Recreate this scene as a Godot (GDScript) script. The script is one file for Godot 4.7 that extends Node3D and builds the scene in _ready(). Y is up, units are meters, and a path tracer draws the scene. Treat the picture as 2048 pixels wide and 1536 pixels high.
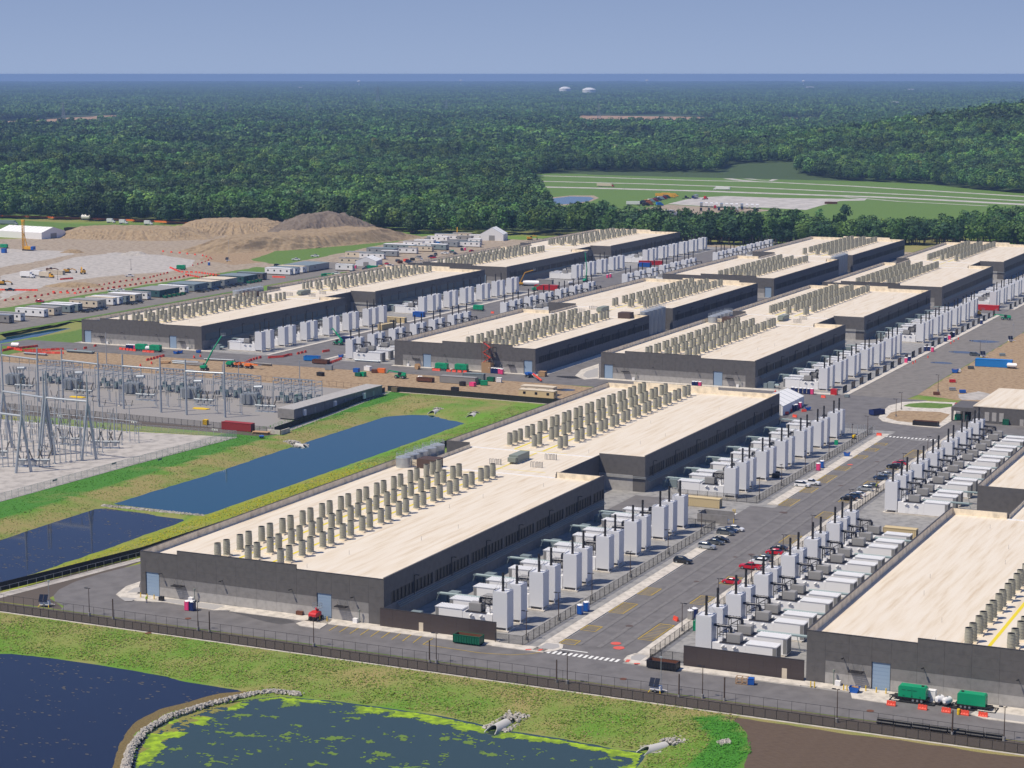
extends Node3D
# Aerial view of a data centre campus. x runs along the building fronts, -z runs away along the long walls, metres.

var M := {}
var names := {}
var meshes := {}
var rng := RandomNumberGenerator.new()
var noise := FastNoiseLite.new()

# ------------------------------------------------------------------ helpers
class MB:
	var st: SurfaceTool
	var col := Color(1, 1, 1)
	func _init():
		st = SurfaceTool.new()
		st.begin(Mesh.PRIMITIVE_TRIANGLES)
	func tri(a: Vector3, b: Vector3, c: Vector3, na: Vector3, nb: Vector3, nc: Vector3):
		var f := (b - a).cross(c - a)
		st.set_color(col)
		if f.dot(na + nb + nc) > 0.0:
			st.set_normal(na); st.add_vertex(a)
			st.set_normal(nc); st.add_vertex(c)
			st.set_normal(nb); st.add_vertex(b)
		else:
			st.set_normal(na); st.add_vertex(a)
			st.set_normal(nb); st.add_vertex(b)
			st.set_normal(nc); st.add_vertex(c)
	func quad(a: Vector3, b: Vector3, c: Vector3, d: Vector3, n: Vector3):
		tri(a, b, c, n, n, n)
		tri(a, c, d, n, n, n)
	func face(a: Vector3, b: Vector3, c: Vector3, d: Vector3, away: Vector3):
		# a quad whose normal points away from the given point
		var n := (b - a).cross(c - a)
		if n.length() < 1e-9:
			n = (c - a).cross(d - a)
		n = n.normalized()
		if n.dot((a + b + c + d) / 4.0 - away) < 0.0:
			n = -n
		quad(a, b, c, d, n)
	func hexa(p: Array):
		# eight corners: bottom four in order, then top four
		var m := Vector3.ZERO
		for q in p:
			m += q / 8.0
		face(p[0], p[1], p[2], p[3], m)
		face(p[4], p[5], p[6], p[7], m)
		for i in 4:
			var j := (i + 1) % 4
			face(p[i], p[j], p[4 + j], p[4 + i], m)
	func box(c: Vector3, s: Vector3, yaw := 0.0, taper := 0.0):
		var b := Basis(Vector3.UP, yaw)
		var h := s / 2.0
		var k := 1.0 - taper
		var p := []
		for y in [-1, 1]:
			var q: float = 1.0 if y < 0 else k
			for w in [[-1, -1], [1, -1], [1, 1], [-1, 1]]:
				p.append(c + b * Vector3(h.x * w[0] * q, h.y * y, h.z * w[1] * q))
		hexa(p)
	func span(a: Vector3, b: Vector3):
		box((a + b) / 2.0, (b - a).abs())
	func bar(a: Vector3, b: Vector3, w: float, h := 0.0):
		# a square bar from a to b
		var d := (b - a).normalized()
		var u := d.cross(Vector3.UP)
		if u.length() < 0.01:
			u = Vector3.RIGHT
		u = u.normalized() * w / 2.0
		var v := u.cross(d).normalized() * (h if h > 0.0 else w) / 2.0
		hexa([a - u - v, a + u - v, a + u + v, a - u + v, b - u - v, b + u - v, b + u + v, b - u + v])
	func tube(a: Vector3, b: Vector3, r: float, n := 8, r2 := -1.0, caps := true):
		if r2 < 0.0:
			r2 = r
		var d := (b - a).normalized()
		var u := d.cross(Vector3.UP)
		if u.length() < 0.01:
			u = Vector3.RIGHT
		u = u.normalized()
		var v := d.cross(u).normalized()
		for i in n:
			var t0 := TAU * i / n
			var t1 := TAU * (i + 1) / n
			var n0 := u * cos(t0) + v * sin(t0)
			var n1 := u * cos(t1) + v * sin(t1)
			tri(a + n0 * r, a + n1 * r, b + n1 * r2, n0, n1, n1)
			if r2 > 0.001:
				tri(a + n0 * r, b + n1 * r2, b + n0 * r2, n0, n1, n0)
			if caps:
				tri(a, a + n0 * r, a + n1 * r, -d, -d, -d)
				if r2 > 0.001:
					tri(b, b + n0 * r2, b + n1 * r2, d, d, d)
	func lathe(prof: Array, n := 16, c := Vector3.ZERO):
		# prof: Vector2(radius, y) from bottom to top, outside
		for k in prof.size() - 1:
			var p: Vector2 = prof[k]
			var q: Vector2 = prof[k + 1]
			var t := (q - p)
			var nn := Vector2(t.y, -t.x).normalized()
			for i in n:
				var a0 := TAU * i / n
				var a1 := TAU * (i + 1) / n
				var e0 := Vector3(cos(a0), 0, sin(a0))
				var e1 := Vector3(cos(a1), 0, sin(a1))
				var n0 := e0 * nn.x + Vector3.UP * nn.y
				var n1 := e1 * nn.x + Vector3.UP * nn.y
				if p.x > 0.0005:
					tri(c + e0 * p.x + Vector3.UP * p.y, c + e1 * p.x + Vector3.UP * p.y, c + e1 * q.x + Vector3.UP * q.y, n0, n1, n1)
				if q.x > 0.0005:
					tri(c + e0 * p.x + Vector3.UP * p.y, c + e1 * q.x + Vector3.UP * q.y, c + e0 * q.x + Vector3.UP * q.y, n0, n1, n0)
	func prism(pts: PackedVector2Array, y0: float, y1: float):
		# an upright prism over a polygon given as x, z
		var m := Vector2.ZERO
		for p in pts:
			m += p / pts.size()
		var idx := Geometry2D.triangulate_polygon(pts)
		for k in range(0, idx.size(), 3):
			var a := pts[idx[k]]; var b := pts[idx[k + 1]]; var c := pts[idx[k + 2]]
			tri(Vector3(a.x, y1, a.y), Vector3(b.x, y1, b.y), Vector3(c.x, y1, c.y), Vector3.UP, Vector3.UP, Vector3.UP)
			tri(Vector3(a.x, y0, a.y), Vector3(b.x, y0, b.y), Vector3(c.x, y0, c.y), Vector3.DOWN, Vector3.DOWN, Vector3.DOWN)
		var cw := Geometry2D.is_polygon_clockwise(pts)
		for i in pts.size():
			var a := pts[i]; var b := pts[(i + 1) % pts.size()]
			var e := b - a
			var n2 := Vector2(e.y, -e.x).normalized() * (-1.0 if cw else 1.0)
			quad(Vector3(a.x, y0, a.y), Vector3(b.x, y0, b.y), Vector3(b.x, y1, b.y), Vector3(a.x, y1, a.y), Vector3(n2.x, 0, n2.y))
	func side(pts: PackedVector2Array, z0: float, z1: float, inset := 0.0):
		# a profile given as x, y, drawn out along z; inset narrows the upper part
		var cw := Geometry2D.is_polygon_clockwise(pts)
		var idx := Geometry2D.triangulate_polygon(pts)
		for s in [[z0, Vector3(0, 0, -1)], [z1, Vector3(0, 0, 1)]]:
			for k in range(0, idx.size(), 3):
				tri(Vector3(pts[idx[k]].x, pts[idx[k]].y, s[0]), Vector3(pts[idx[k + 1]].x, pts[idx[k + 1]].y, s[0]), Vector3(pts[idx[k + 2]].x, pts[idx[k + 2]].y, s[0]), s[1], s[1], s[1])
		for i in pts.size():
			var a := pts[i]; var b := pts[(i + 1) % pts.size()]
			var e := b - a
			var n2 := Vector2(e.y, -e.x).normalized() * (-1.0 if cw else 1.0)
			quad(Vector3(a.x, a.y, z0), Vector3(b.x, b.y, z0), Vector3(b.x, b.y, z1), Vector3(a.x, a.y, z1), Vector3(n2.x, n2.y, 0))
	func done(m: Material = null, onto: ArrayMesh = null) -> ArrayMesh:
		var r: ArrayMesh = st.commit(onto) if onto else st.commit()
		if m:
			r.surface_set_material(r.get_surface_count() - 1, m)
		return r

func numbered(called: String) -> String:
	var n: int = names.get(called, -1) + 1
	names[called] = n
	return called if n == 0 else "%s_%03d" % [called, n]

func tag(o: Node, label: String, category: String, group := "") -> Node:
	o.set_meta("label", label)
	o.set_meta("category", category)
	if group:
		o.set_meta("group", group)
	return o

func thing(called: String, label: String, category: String, at := Vector3.ZERO, yaw := 0.0, group := "") -> Node3D:
	var o := Node3D.new()
	o.name = numbered(called)
	add_child(o)
	o.position = at
	o.rotation.y = yaw
	tag(o, label, category, group)
	return o

func part(parent: Node3D, called: String, mesh: Mesh, m: Material = null, at := Vector3.ZERO, yaw := 0.0) -> MeshInstance3D:
	var o := MeshInstance3D.new()
	o.name = called
	o.mesh = mesh
	if m:
		o.material_override = m
	parent.add_child(o, true)
	o.position = at
	o.rotation.y = yaw
	return o

func solo(called: String, mesh: Mesh, m: Material, label: String, category: String, at := Vector3.ZERO, yaw := 0.0, group := "") -> MeshInstance3D:
	var o := MeshInstance3D.new()
	o.name = numbered(called)
	o.mesh = mesh
	if m:
		o.material_override = m
	add_child(o)
	o.position = at
	o.rotation.y = yaw
	tag(o, label, category, group)
	return o

func land(called: String, mesh: Mesh, m: Material, kind := "structure") -> MeshInstance3D:
	var o := MeshInstance3D.new()
	o.name = numbered(called)
	o.mesh = mesh
	o.material_override = m
	add_child(o)
	o.set_meta("kind", kind)
	return o

func copy_of(o: Node3D, label: String, at: Vector3, yaw := 0.0) -> Node3D:
	var c: Node3D = o.duplicate()
	c.name = numbered(String(o.name).rstrip("0123456789").trim_suffix("_"))
	add_child(c)
	c.position = at
	c.rotation.y = yaw
	c.set_meta("label", label)
	return c

func boxmesh(key: String, size: Vector3, center := Vector3.ZERO) -> ArrayMesh:
	var k := "%s%v%v" % [key, size, center]
	if not meshes.has(k):
		var b := MB.new()
		b.box(center, size)
		meshes[k] = b.done()
	return meshes[k]

func sheet(called: String, pts: Array, y: float, m: Material) -> MeshInstance3D:
	# a flat piece of ground over a polygon
	var p2 := PackedVector2Array()
	for p in pts:
		p2.append(Vector2(p.x, p.z))
	var b := MB.new()
	var idx := Geometry2D.triangulate_polygon(p2)
	for k in range(0, idx.size(), 3):
		b.tri(Vector3(p2[idx[k]].x, y, p2[idx[k]].y), Vector3(p2[idx[k + 1]].x, y, p2[idx[k + 1]].y), Vector3(p2[idx[k + 2]].x, y, p2[idx[k + 2]].y), Vector3.UP, Vector3.UP, Vector3.UP)
	return land(called, b.done(), m)

func rect(called: String, x0: float, x1: float, v0: float, v1: float, y: float, m: Material) -> MeshInstance3D:
	return sheet(called, [Vector3(x0, 0, -v0), Vector3(x1, 0, -v0), Vector3(x1, 0, -v1), Vector3(x0, 0, -v1)], y, m)

func wobbly(pts: Array, step: float, amp: float, sd: int) -> Array:
	# subdivides an outline and roughens it, for the edges of soil and gravel
	var out := []
	var k := 0.0
	for i in pts.size():
		var a: Vector3 = pts[i]
		var b: Vector3 = pts[(i + 1) % pts.size()]
		var n := maxi(1, int(a.distance_to(b) / step))
		for j in n:
			var p := a.lerp(b, float(j) / n)
			var w := noise.get_noise_2d(p.x * 6.0 + sd * 31.0, p.z * 6.0)
			var w2 := noise.get_noise_2d(p.x * 6.0, p.z * 6.0 + sd * 57.0 + 400.0)
			out.append(p + Vector3(w, 0, w2) * amp)
	return out

const ORD := ["first", "second", "third", "fourth", "fifth", "sixth", "seventh", "eighth", "ninth", "tenth", "eleventh", "twelfth", "thirteenth", "fourteenth", "fifteenth", "sixteenth", "seventeenth", "eighteenth", "nineteenth", "twentieth"]
func nth(i: int) -> String:
	if i < 20:
		return ORD[i]
	var n := i + 1
	var s := "th"
	if n % 100 < 11 or n % 100 > 13:
		s = ["th", "st", "nd", "rd", "th", "th", "th", "th", "th", "th"][n % 10]
	return str(n) + s

func lin(r: float, g: float, b: float) -> Color:
	return Color(r, g, b).linear_to_srgb()

func mat(called: String, c: Color, rough := 0.8, metal := 0.0, tex: Texture2D = null, scale := 0.1) -> StandardMaterial3D:
	# c is a linear base colour
	var m := StandardMaterial3D.new()
	m.resource_name = called
	m.albedo_color = c.linear_to_srgb()
	m.roughness = rough
	m.metallic = metal
	if tex:
		m.albedo_texture = tex
		m.uv1_triplanar = true
		m.uv1_world_triplanar = true
		m.uv1_scale = Vector3.ONE * scale
	M[called] = m
	return m

func speckle(sd: int, freq: float, stops: Array, size := 512, oct := 5, type := FastNoiseLite.TYPE_SIMPLEX_SMOOTH) -> NoiseTexture2D:
	# stops: [offset, grey or linear Color]
	var n := FastNoiseLite.new()
	n.seed = sd
	n.frequency = freq
	n.noise_type = type
	n.fractal_octaves = oct
	n.fractal_gain = 0.6
	var gr := Gradient.new()
	var off := PackedFloat32Array()
	var cs := PackedColorArray()
	for s in stops:
		off.append(s[0])
		cs.append((s[1] as Color).linear_to_srgb() if s[1] is Color else Color(s[1], s[1], s[1]).linear_to_srgb())
	gr.offsets = off
	gr.colors = cs
	var t := NoiseTexture2D.new()
	t.width = size
	t.height = size
	t.seamless = true
	t.noise = n
	t.color_ramp = gr
	return t

func _ready():
	rng.seed = 7
	noise.seed = 3
	noise.frequency = 0.01
	noise.fractal_octaves = 4
	var cam := Camera3D.new()
	cam.name = "camera"
	add_child(cam)
	cam.position = Vector3(0, 125, 0)
	cam.rotation_degrees = Vector3(-8.704, 24.89, 0)
	cam.fov = 21.48
	cam.near = 1.0
	cam.far = 60000.0
	cam.current = true
	var we := WorldEnvironment.new()
	we.name = "environment"
	var e := Environment.new()
	e.background_mode = Environment.BG_SKY
	var sk := ProceduralSkyMaterial.new()
	sk.sky_top_color = Color(0.31, 0.43, 0.66)
	sk.sky_horizon_color = Color(0.605, 0.68, 0.81)
	sk.sky_curve = 0.085
	sk.ground_bottom_color = Color(0.605, 0.68, 0.81)
	sk.ground_horizon_color = Color(0.605, 0.68, 0.81)
	sk.sun_angle_max = 20.0
	var sky := Sky.new()
	sky.sky_material = sk
	e.sky = sky
	e.tonemap_mode = Environment.TONE_MAPPER_LINEAR
	e.tonemap_exposure = 1.0
	e.fog_enabled = true
	e.fog_density = 0.000066
	e.fog_light_color = Color(0.645, 0.79, 1.0)
	e.ssao_enabled = true
	e.ssil_enabled = true
	e.sdfgi_enabled = true
	we.environment = e
	add_child(we)
	var sun := DirectionalLight3D.new()
	sun.name = "sun"
	sun.light_energy = 1.55
	sun.light_color = Color(1.0, 0.955, 0.88)
	sun.light_angular_distance = 0.5
	sun.shadow_enabled = true
	add_child(sun)
	# shadows run to the right and away, the sun stands 58 degrees high
	var az := deg_to_rad(43.0)
	var el := deg_to_rad(58.0)
	var d := Vector3(sin(az) * cos(el), -sin(el), -cos(az) * cos(el))
	sun.look_at_from_position(Vector3(0, 300, 0), Vector3(0, 300, 0) + d)
	materials()
	ground()
	paving()
	markings()
	water()
	buildings()
	generators()
	site_walls()
	fences()
	lamps()
	vehicles()
	front_items()
	middle_items()
	substation()
	west_side()
	east_side()
	background()
	forest()
	plants()

func materials():
	var t_fine := speckle(11, 0.05, [[0.0, 0.72], [0.5, 0.9], [1.0, 1.0]])
	var t_patch := speckle(12, 0.012, [[0.15, 0.66], [0.45, 0.86], [0.62, 0.95], [0.9, 1.0]], 512, 6)
	var t_stain := speckle(13, 0.009, [[0.05, Color(0.80, 0.72, 0.62)], [0.28, Color(0.91, 0.87, 0.81)], [0.48, Color(0.97, 0.95, 0.92)], [0.7, Color(1, 1, 1)]], 1024, 5)
	var t_soil := speckle(14, 0.02, [[0.1, Color(0.50, 0.45, 0.40)], [0.4, Color(0.8, 0.72, 0.62)], [0.6, Color(1.0, 0.94, 0.84)], [0.9, Color(0.85, 0.84, 0.82)]], 1024, 6)
	var t_grass := speckle(15, 0.035, [[0.12, Color(0.50, 0.58, 0.36)], [0.4, Color(0.78, 0.86, 0.58)], [0.55, Color(0.96, 1.0, 0.8)], [0.72, Color(1.0, 0.92, 0.80)], [0.92, Color(0.8, 0.74, 0.6)]], 1024, 6)
	var t_asph := speckle(16, 0.01, [[0.1, 0.74], [0.4, 0.87], [0.55, 0.93], [0.75, 1.0]], 1024, 7)
	# the setting
	var g := mat("grass", Color(1, 1, 1), 0.95, 0.0, t_grass, 0.07)
	g.vertex_color_use_as_albedo = true
	mat("meadow", Color(0.115, 0.20, 0.035), 0.95, 0.0, t_grass, 0.012)
	mat("lush", Color(0.06, 0.21, 0.018), 0.95, 0.0, t_grass, 0.05)
	mat("asphalt", Color(0.16, 0.152, 0.152), 0.85, 0.0, t_asph, 0.016)
	mat("asphalt_dark", Color(0.085, 0.082, 0.085), 0.82, 0.0, t_asph, 0.03)
	mat("asphalt_worn", Color(0.182, 0.174, 0.172), 0.85, 0.0, t_asph, 0.05)
	mat("asphalt_pale", Color(0.20, 0.185, 0.17), 0.88, 0.0, t_asph, 0.02)
	mat("concrete", Color(0.62, 0.575, 0.51), 0.85, 0.0, t_patch, 0.06)
	mat("concrete_grey", Color(0.30, 0.295, 0.29), 0.85, 0.0, t_patch, 0.05)
	mat("gravel", Color(0.30, 0.285, 0.275), 0.95, 0.0, t_fine, 0.08)
	mat("gravel_bed", Color(0.40, 0.39, 0.385), 0.95, 0.0, t_fine, 0.15)
	mat("marsh", Color(0.17, 0.135, 0.055), 0.95, 0.0, t_soil, 0.08)
	mat("gravel_pale", Color(0.46, 0.43, 0.40), 0.95, 0.0, t_patch, 0.03)
	mat("highway", Color(0.50, 0.475, 0.45), 0.9, 0.0, t_patch, 0.01)
	mat("soil", Color(0.36, 0.275, 0.185), 0.95, 0.0, t_soil, 0.02)
	mat("soil_pale", Color(0.37, 0.325, 0.275), 0.95, 0.0, t_soil, 0.01)
	mat("soil_dark", Color(0.115, 0.085, 0.065), 0.95, 0.0, t_soil, 0.03).uv1_scale = Vector3(0.02, 0.1, 0.35)
	mat("mulch", Color(0.105, 0.085, 0.07), 0.95, 0.0, t_fine, 0.3)
	mat("heap", Color(0.35, 0.28, 0.195), 0.95, 0.0, t_soil, 0.012)
	mat("heap_grey", Color(0.19, 0.165, 0.15), 0.95, 0.0, t_soil, 0.012)
	mat("field", Color(0.42, 0.29, 0.19), 0.95, 0.0, t_soil, 0.002)
	mat("rock", Color(0.46, 0.43, 0.39), 0.9, 0.0, t_fine, 0.2)
	mat("yellow_paint", Color(0.62, 0.42, 0.02), 0.7)
	mat("roof_yellow", Color(0.72, 0.58, 0.02), 0.6)
	mat("white_paint", Color(0.75, 0.75, 0.73), 0.7)
	mat("red_paint", Color(0.62, 0.10, 0.07), 0.7)
	mat("blue_paint", Color(0.10, 0.20, 0.45), 0.7)
	mat("puddle", Color(0.06, 0.06, 0.065), 0.06)
	mat("manhole", Color(0.13, 0.09, 0.07), 0.6, 0.3)
	for w in [["water_canal", Color(0.011, 0.06, 0.098)], ["water_dark", Color(0.012, 0.015, 0.030)], ["water_teal", Color(0.032, 0.055, 0.046)]]:
		var m := mat(w[0], w[1], 0.045)
		m.normal_enabled = true
		var n := FastNoiseLite.new()
		n.seed = 5
		n.frequency = 0.03
		var t := NoiseTexture2D.new()
		t.width = 512; t.height = 512; t.seamless = true; t.as_normal_map = true; t.bump_strength = 1.0
		t.noise = n
		m.normal_texture = t
		m.normal_scale = 0.05
		m.uv1_triplanar = true
		m.uv1_world_triplanar = true
		m.uv1_scale = Vector3.ONE * 0.05
	mat("algae", Color(1, 1, 1), 0.9).vertex_color_use_as_albedo = true
	# buildings
	mat("wall_dark", Color(0.125, 0.118, 0.117), 0.7, 0.0, t_fine, 0.02)
	mat("wall_mid", Color(0.255, 0.245, 0.24), 0.75, 0.0, t_fine, 0.02)
	mat("wall_light", Color(0.43, 0.415, 0.40), 0.75, 0.0, t_fine, 0.02)
	mat("core_grey", Color(0.085, 0.082, 0.082), 0.7)  # plain dark grey of the hall cores behind the wall panels
	mat("screen_wall", Color(0.062, 0.047, 0.045), 0.55)
	mat("coping", Color(0.05, 0.045, 0.043), 0.5)
	mat("roof", Color(0.69, 0.625, 0.53), 0.8, 0.0, t_stain, 0.022).uv1_scale = Vector3(0.05, 0.05, 0.0035)
	mat("lining", Color(0.90, 0.79, 0.61), 0.85, 0.0, t_patch, 0.04)
	mat("louver", Color(0.012, 0.012, 0.014), 0.5)
	mat("blade", Color(0.035, 0.035, 0.042), 0.5)
	mat("film", Color(0.02, 0.06, 0.10), 0.35)
	mat("door_blue", Color(0.27, 0.37, 0.50), 0.5)
	mat("stack", Color(0.37, 0.365, 0.30), 0.6, 0.0, t_fine, 0.5)
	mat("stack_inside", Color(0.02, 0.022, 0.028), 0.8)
	mat("silo", Color(0.45, 0.48, 0.50), 0.35, 0.4)
	mat("brown_box", Color(0.075, 0.045, 0.035), 0.7)
	mat("ahu", Color(0.22, 0.25, 0.22), 0.6)
	# machines
	mat("white", Color(0.80, 0.80, 0.81), 0.45)
	mat("tower", Color(0.80, 0.81, 0.84), 0.42, 0.1, t_fine, 0.35)
	mat("white_rib", Color(0.78, 0.785, 0.79), 0.5)
	mat("steel_black", Color(0.022, 0.02, 0.022), 0.5)
	mat("pipe_black", Color(0.03, 0.032, 0.045), 0.3, 0.3)
	mat("silencer", Color(0.33, 0.325, 0.32), 0.6, 0.0, t_fine, 0.2)
	mat("steel", Color(0.30, 0.33, 0.36), 0.45, 0.3)
	mat("galv", Color(0.44, 0.48, 0.52), 0.42, 0.4)
	mat("teal_steel", Color(0.22, 0.29, 0.31), 0.5, 0.2)
	mat("cabinet", Color(0.20, 0.25, 0.27), 0.5)
	mat("grey_louver", Color(0.22, 0.22, 0.22), 0.6)
	mat("porcelain", Color(0.32, 0.33, 0.33), 0.35)
	mat("porcelain_brown", Color(0.16, 0.15, 0.13), 0.35)
	mat("fence_mesh", Color(0.016, 0.014, 0.013), 0.6)
	M.fence_mesh.transparency = BaseMaterial3D.TRANSPARENCY_ALPHA
	M.fence_mesh.albedo_color.a = 0.2
	mat("chain_mesh", Color(0.35, 0.36, 0.37), 0.6)
	M.chain_mesh.transparency = BaseMaterial3D.TRANSPARENCY_ALPHA
	M.chain_mesh.albedo_color.a = 0.14
	mat("windscreen", Color(0.012, 0.014, 0.012), 0.8)
	mat("hoarding", Color(0.16, 0.12, 0.075), 0.8)
	mat("black", Color(0.014, 0.014, 0.016), 0.5)
	mat("rubber", Color(0.018, 0.018, 0.018), 0.8)
	mat("glass", Color(0.015, 0.02, 0.028), 0.06)
	mat("rust", Color(0.17, 0.065, 0.035), 0.85, 0.0, t_patch, 0.4)
	mat("wood", Color(0.40, 0.25, 0.13), 0.8)
	mat("wood_dark", Color(0.085, 0.055, 0.04), 0.85)
	mat("tan", Color(0.58, 0.47, 0.27), 0.7)
	mat("cream", Color(0.62, 0.54, 0.42), 0.7)
	mat("orange_red", Color(0.80, 0.085, 0.045), 0.5)
	mat("orange", Color(0.85, 0.20, 0.03), 0.5)
	mat("red", Color(0.55, 0.02, 0.025), 0.3)
	mat("car_red", Color(0.5, 0.012, 0.03), 0.22)
	mat("car_white", Color(0.75, 0.76, 0.78), 0.22)
	mat("car_silver", Color(0.42, 0.45, 0.48), 0.25, 0.4)
	mat("car_grey", Color(0.11, 0.125, 0.14), 0.25, 0.4)
	mat("car_black", Color(0.012, 0.013, 0.016), 0.18)
	mat("car_blue", Color(0.02, 0.045, 0.11), 0.2)
	mat("green", Color(0.0, 0.30, 0.14), 0.4)
	mat("green_dark", Color(0.0, 0.115, 0.06), 0.5)
	mat("blue", Color(0.01, 0.10, 0.42), 0.4)
	mat("blue_bright", Color(0.01, 0.22, 0.62), 0.4)
	mat("navy", Color(0.008, 0.022, 0.12), 0.45)
	mat("pink", Color(0.80, 0.06, 0.22), 0.5)
	mat("yellow", Color(0.78, 0.52, 0.01), 0.5)
	mat("machine_yellow", Color(0.72, 0.37, 0.02), 0.5)
	mat("tarp_teal", Color(0.03, 0.09, 0.10), 0.6)
	mat("container_red", Color(0.33, 0.035, 0.035), 0.6)
	mat("tent", Color(0.80, 0.80, 0.80), 0.7)
	mat("solar", Color(0.01, 0.014, 0.03), 0.12)
	mat("skin", Color(0.42, 0.25, 0.17), 0.6)
	mat("vest", Color(0.55, 0.75, 0.02), 0.7)
	mat("lamp_lens", Color(0.6, 0.6, 0.58), 0.3)
	mat("culvert", Color(0.56, 0.55, 0.53), 0.8, 0.0, t_fine, 0.3)
	mat("trunk", Color(0.09, 0.065, 0.045), 0.9)
	var lf := mat("leaf", Color(1, 1, 1), 0.75)
	lf.vertex_color_use_as_albedo = true
	var gt := mat("tuft", Color(1, 1, 1), 0.85)
	gt.vertex_color_use_as_albedo = true

# ------------------------------------------------------------------ the ground
var POND_WEST := [Vector3(-294.9, 0, -344.0), Vector3(-284.8, 0, -345.2), Vector3(-272.4, 0, -346.7), Vector3(-259.5, 0, -347.2), Vector3(-238.7, 0, -345.2), Vector3(-226.9, 0, -344.4), Vector3(-221.7, 0, -344.2), Vector3(-221.3, 0, -341.3), Vector3(-225.0, 0, -334.1), Vector3(-228.1, 0, -326.1), Vector3(-228.5, 0, -319.0), Vector3(-226.6, 0, -311.7), Vector3(-222.1, 0, -303.5), Vector3(-217.3, 0, -294.6), Vector3(-205.7, 0, -276.2), Vector3(-173.2, 0, -228.5), Vector3(-219.0, 0, -207.2), Vector3(-317.1, 0, -333.7)]
var POND_EAST := [Vector3(-170.2, 0, -229.8), Vector3(-202.3, 0, -277.7), Vector3(-214.1, 0, -296.1), Vector3(-219.3, 0, -304.8), Vector3(-222.9, 0, -313.5), Vector3(-223.8, 0, -322.5), Vector3(-221.7, 0, -332.7), Vector3(-217.0, 0, -340.3), Vector3(-212.4, 0, -344.4), Vector3(-203.7, 0, -345.8), Vector3(-194.7, 0, -346.3), Vector3(-180.2, 0, -347.0), Vector3(-168.2, 0, -345.2), Vector3(-161.0, 0, -343.8), Vector3(-151.5, 0, -343.9), Vector3(-138.6, 0, -342.8), Vector3(-132.4, 0, -343.2), Vector3(-130.4, 0, -334.9), Vector3(-124.8, 0, -313.7), Vector3(-106.2, 0, -259.5)]
var CANAL_LOW := [Vector3(-356.5, 0, -344.4), Vector3(-355.0, 0, -405.1), Vector3(-356.0, 0, -445.6), Vector3(-356.5, 0, -480.1), Vector3(-340.3, 0, -478.5), Vector3(-324.6, 0, -476.0), Vector3(-324.1, 0, -435.5), Vector3(-324.6, 0, -393.0), Vector3(-325.1, 0, -344.4)]
var CANAL_UP := [Vector3(-356.0, 0, -486.1), Vector3(-355.0, 0, -534.8), Vector3(-356.0, 0, -590.5), Vector3(-356.5, 0, -656.3), Vector3(-351.4, 0, -664.4), Vector3(-342.3, 0, -666.4), Vector3(-335.2, 0, -661.4), Vector3(-324.1, 0, -656.3), Vector3(-323.6, 0, -607.7), Vector3(-323.1, 0, -536.8), Vector3(-323.6, 0, -484.1)]
var CREEK := [Vector3(-633, 0, -690), Vector3(-633, 0, -744), Vector3(-632, 0, -774), Vector3(-631, 0, -836), Vector3(-619, 0, -836), Vector3(-618, 0, -690)]
var LAWN := PackedVector2Array([Vector2(-128.6, -362.0), Vector2(-125.0, -367.1), Vector2(-119.3, -362.3), Vector2(-115.1, -355.9), Vector2(-112.2, -347.7), Vector2(-110.4, -339.2), Vector2(-97.3, -301.8), Vector2(-105.0, -298.2), Vector2(-120.7, -339.2), Vector2(-121.3, -352.1)])
const WL := -1.6

func shore(p: Vector2, poly: Array, pk: PackedVector2Array) -> float:
	var best := 1e9
	for i in pk.size():
		var a := pk[i]
		var b := pk[(i + 1) % pk.size()]
		best = minf(best, p.distance_squared_to(Geometry2D.get_closest_point_to_segment(p, a, b)))
	best = sqrt(best)
	return -best if Geometry2D.is_point_in_polygon(p, pk) else best

var pools := []
func height(x: float, v: float) -> float:
	var y := 0.0
	var p := Vector2(x, -v)
	for q in pools:
		if q.box.has_point(p):
			var d := shore(p, q.poly, q.pk)
			d += noise.get_noise_2d(x * 12.0, v * 12.0) * 0.6
			if d >= 0.0:
				y = minf(y, WL + d * q.slope)
			else:
				y = minf(y, WL - minf(1.4, -d * 0.35))
	if v > 2330.0 and x > -1300.0 and v < 4300.0:
		# the wooded rise on the right
		var dx := clampf((x + 1180.0) / 640.0, 0.0, 1.0)
		var dv := clampf((v - 2330.0) / 750.0, 0.0, 1.0) * clampf((4250.0 - v) / 900.0, 0.0, 1.0)
		y += 60.0 * smoothstep(0.0, 1.0, dx) * smoothstep(0.0, 1.0, dv) * (0.9 + 0.3 * noise.get_noise_2d(x * 0.3, v * 0.3))
	if v > 1500.0 and v < 4300.0:
		# low rolling ground under the woods
		var f := maxf(smoothstep(2450.0, 2900.0, v), smoothstep(-980.0, -1250.0, x) * smoothstep(1550.0, 1800.0, v)) * smoothstep(4250.0, 3700.0, v)
		y += f * 22.0 * maxf(-0.2, noise.get_noise_2d(x * 0.22 + 40.0, v * 0.3))
	return y

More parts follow.
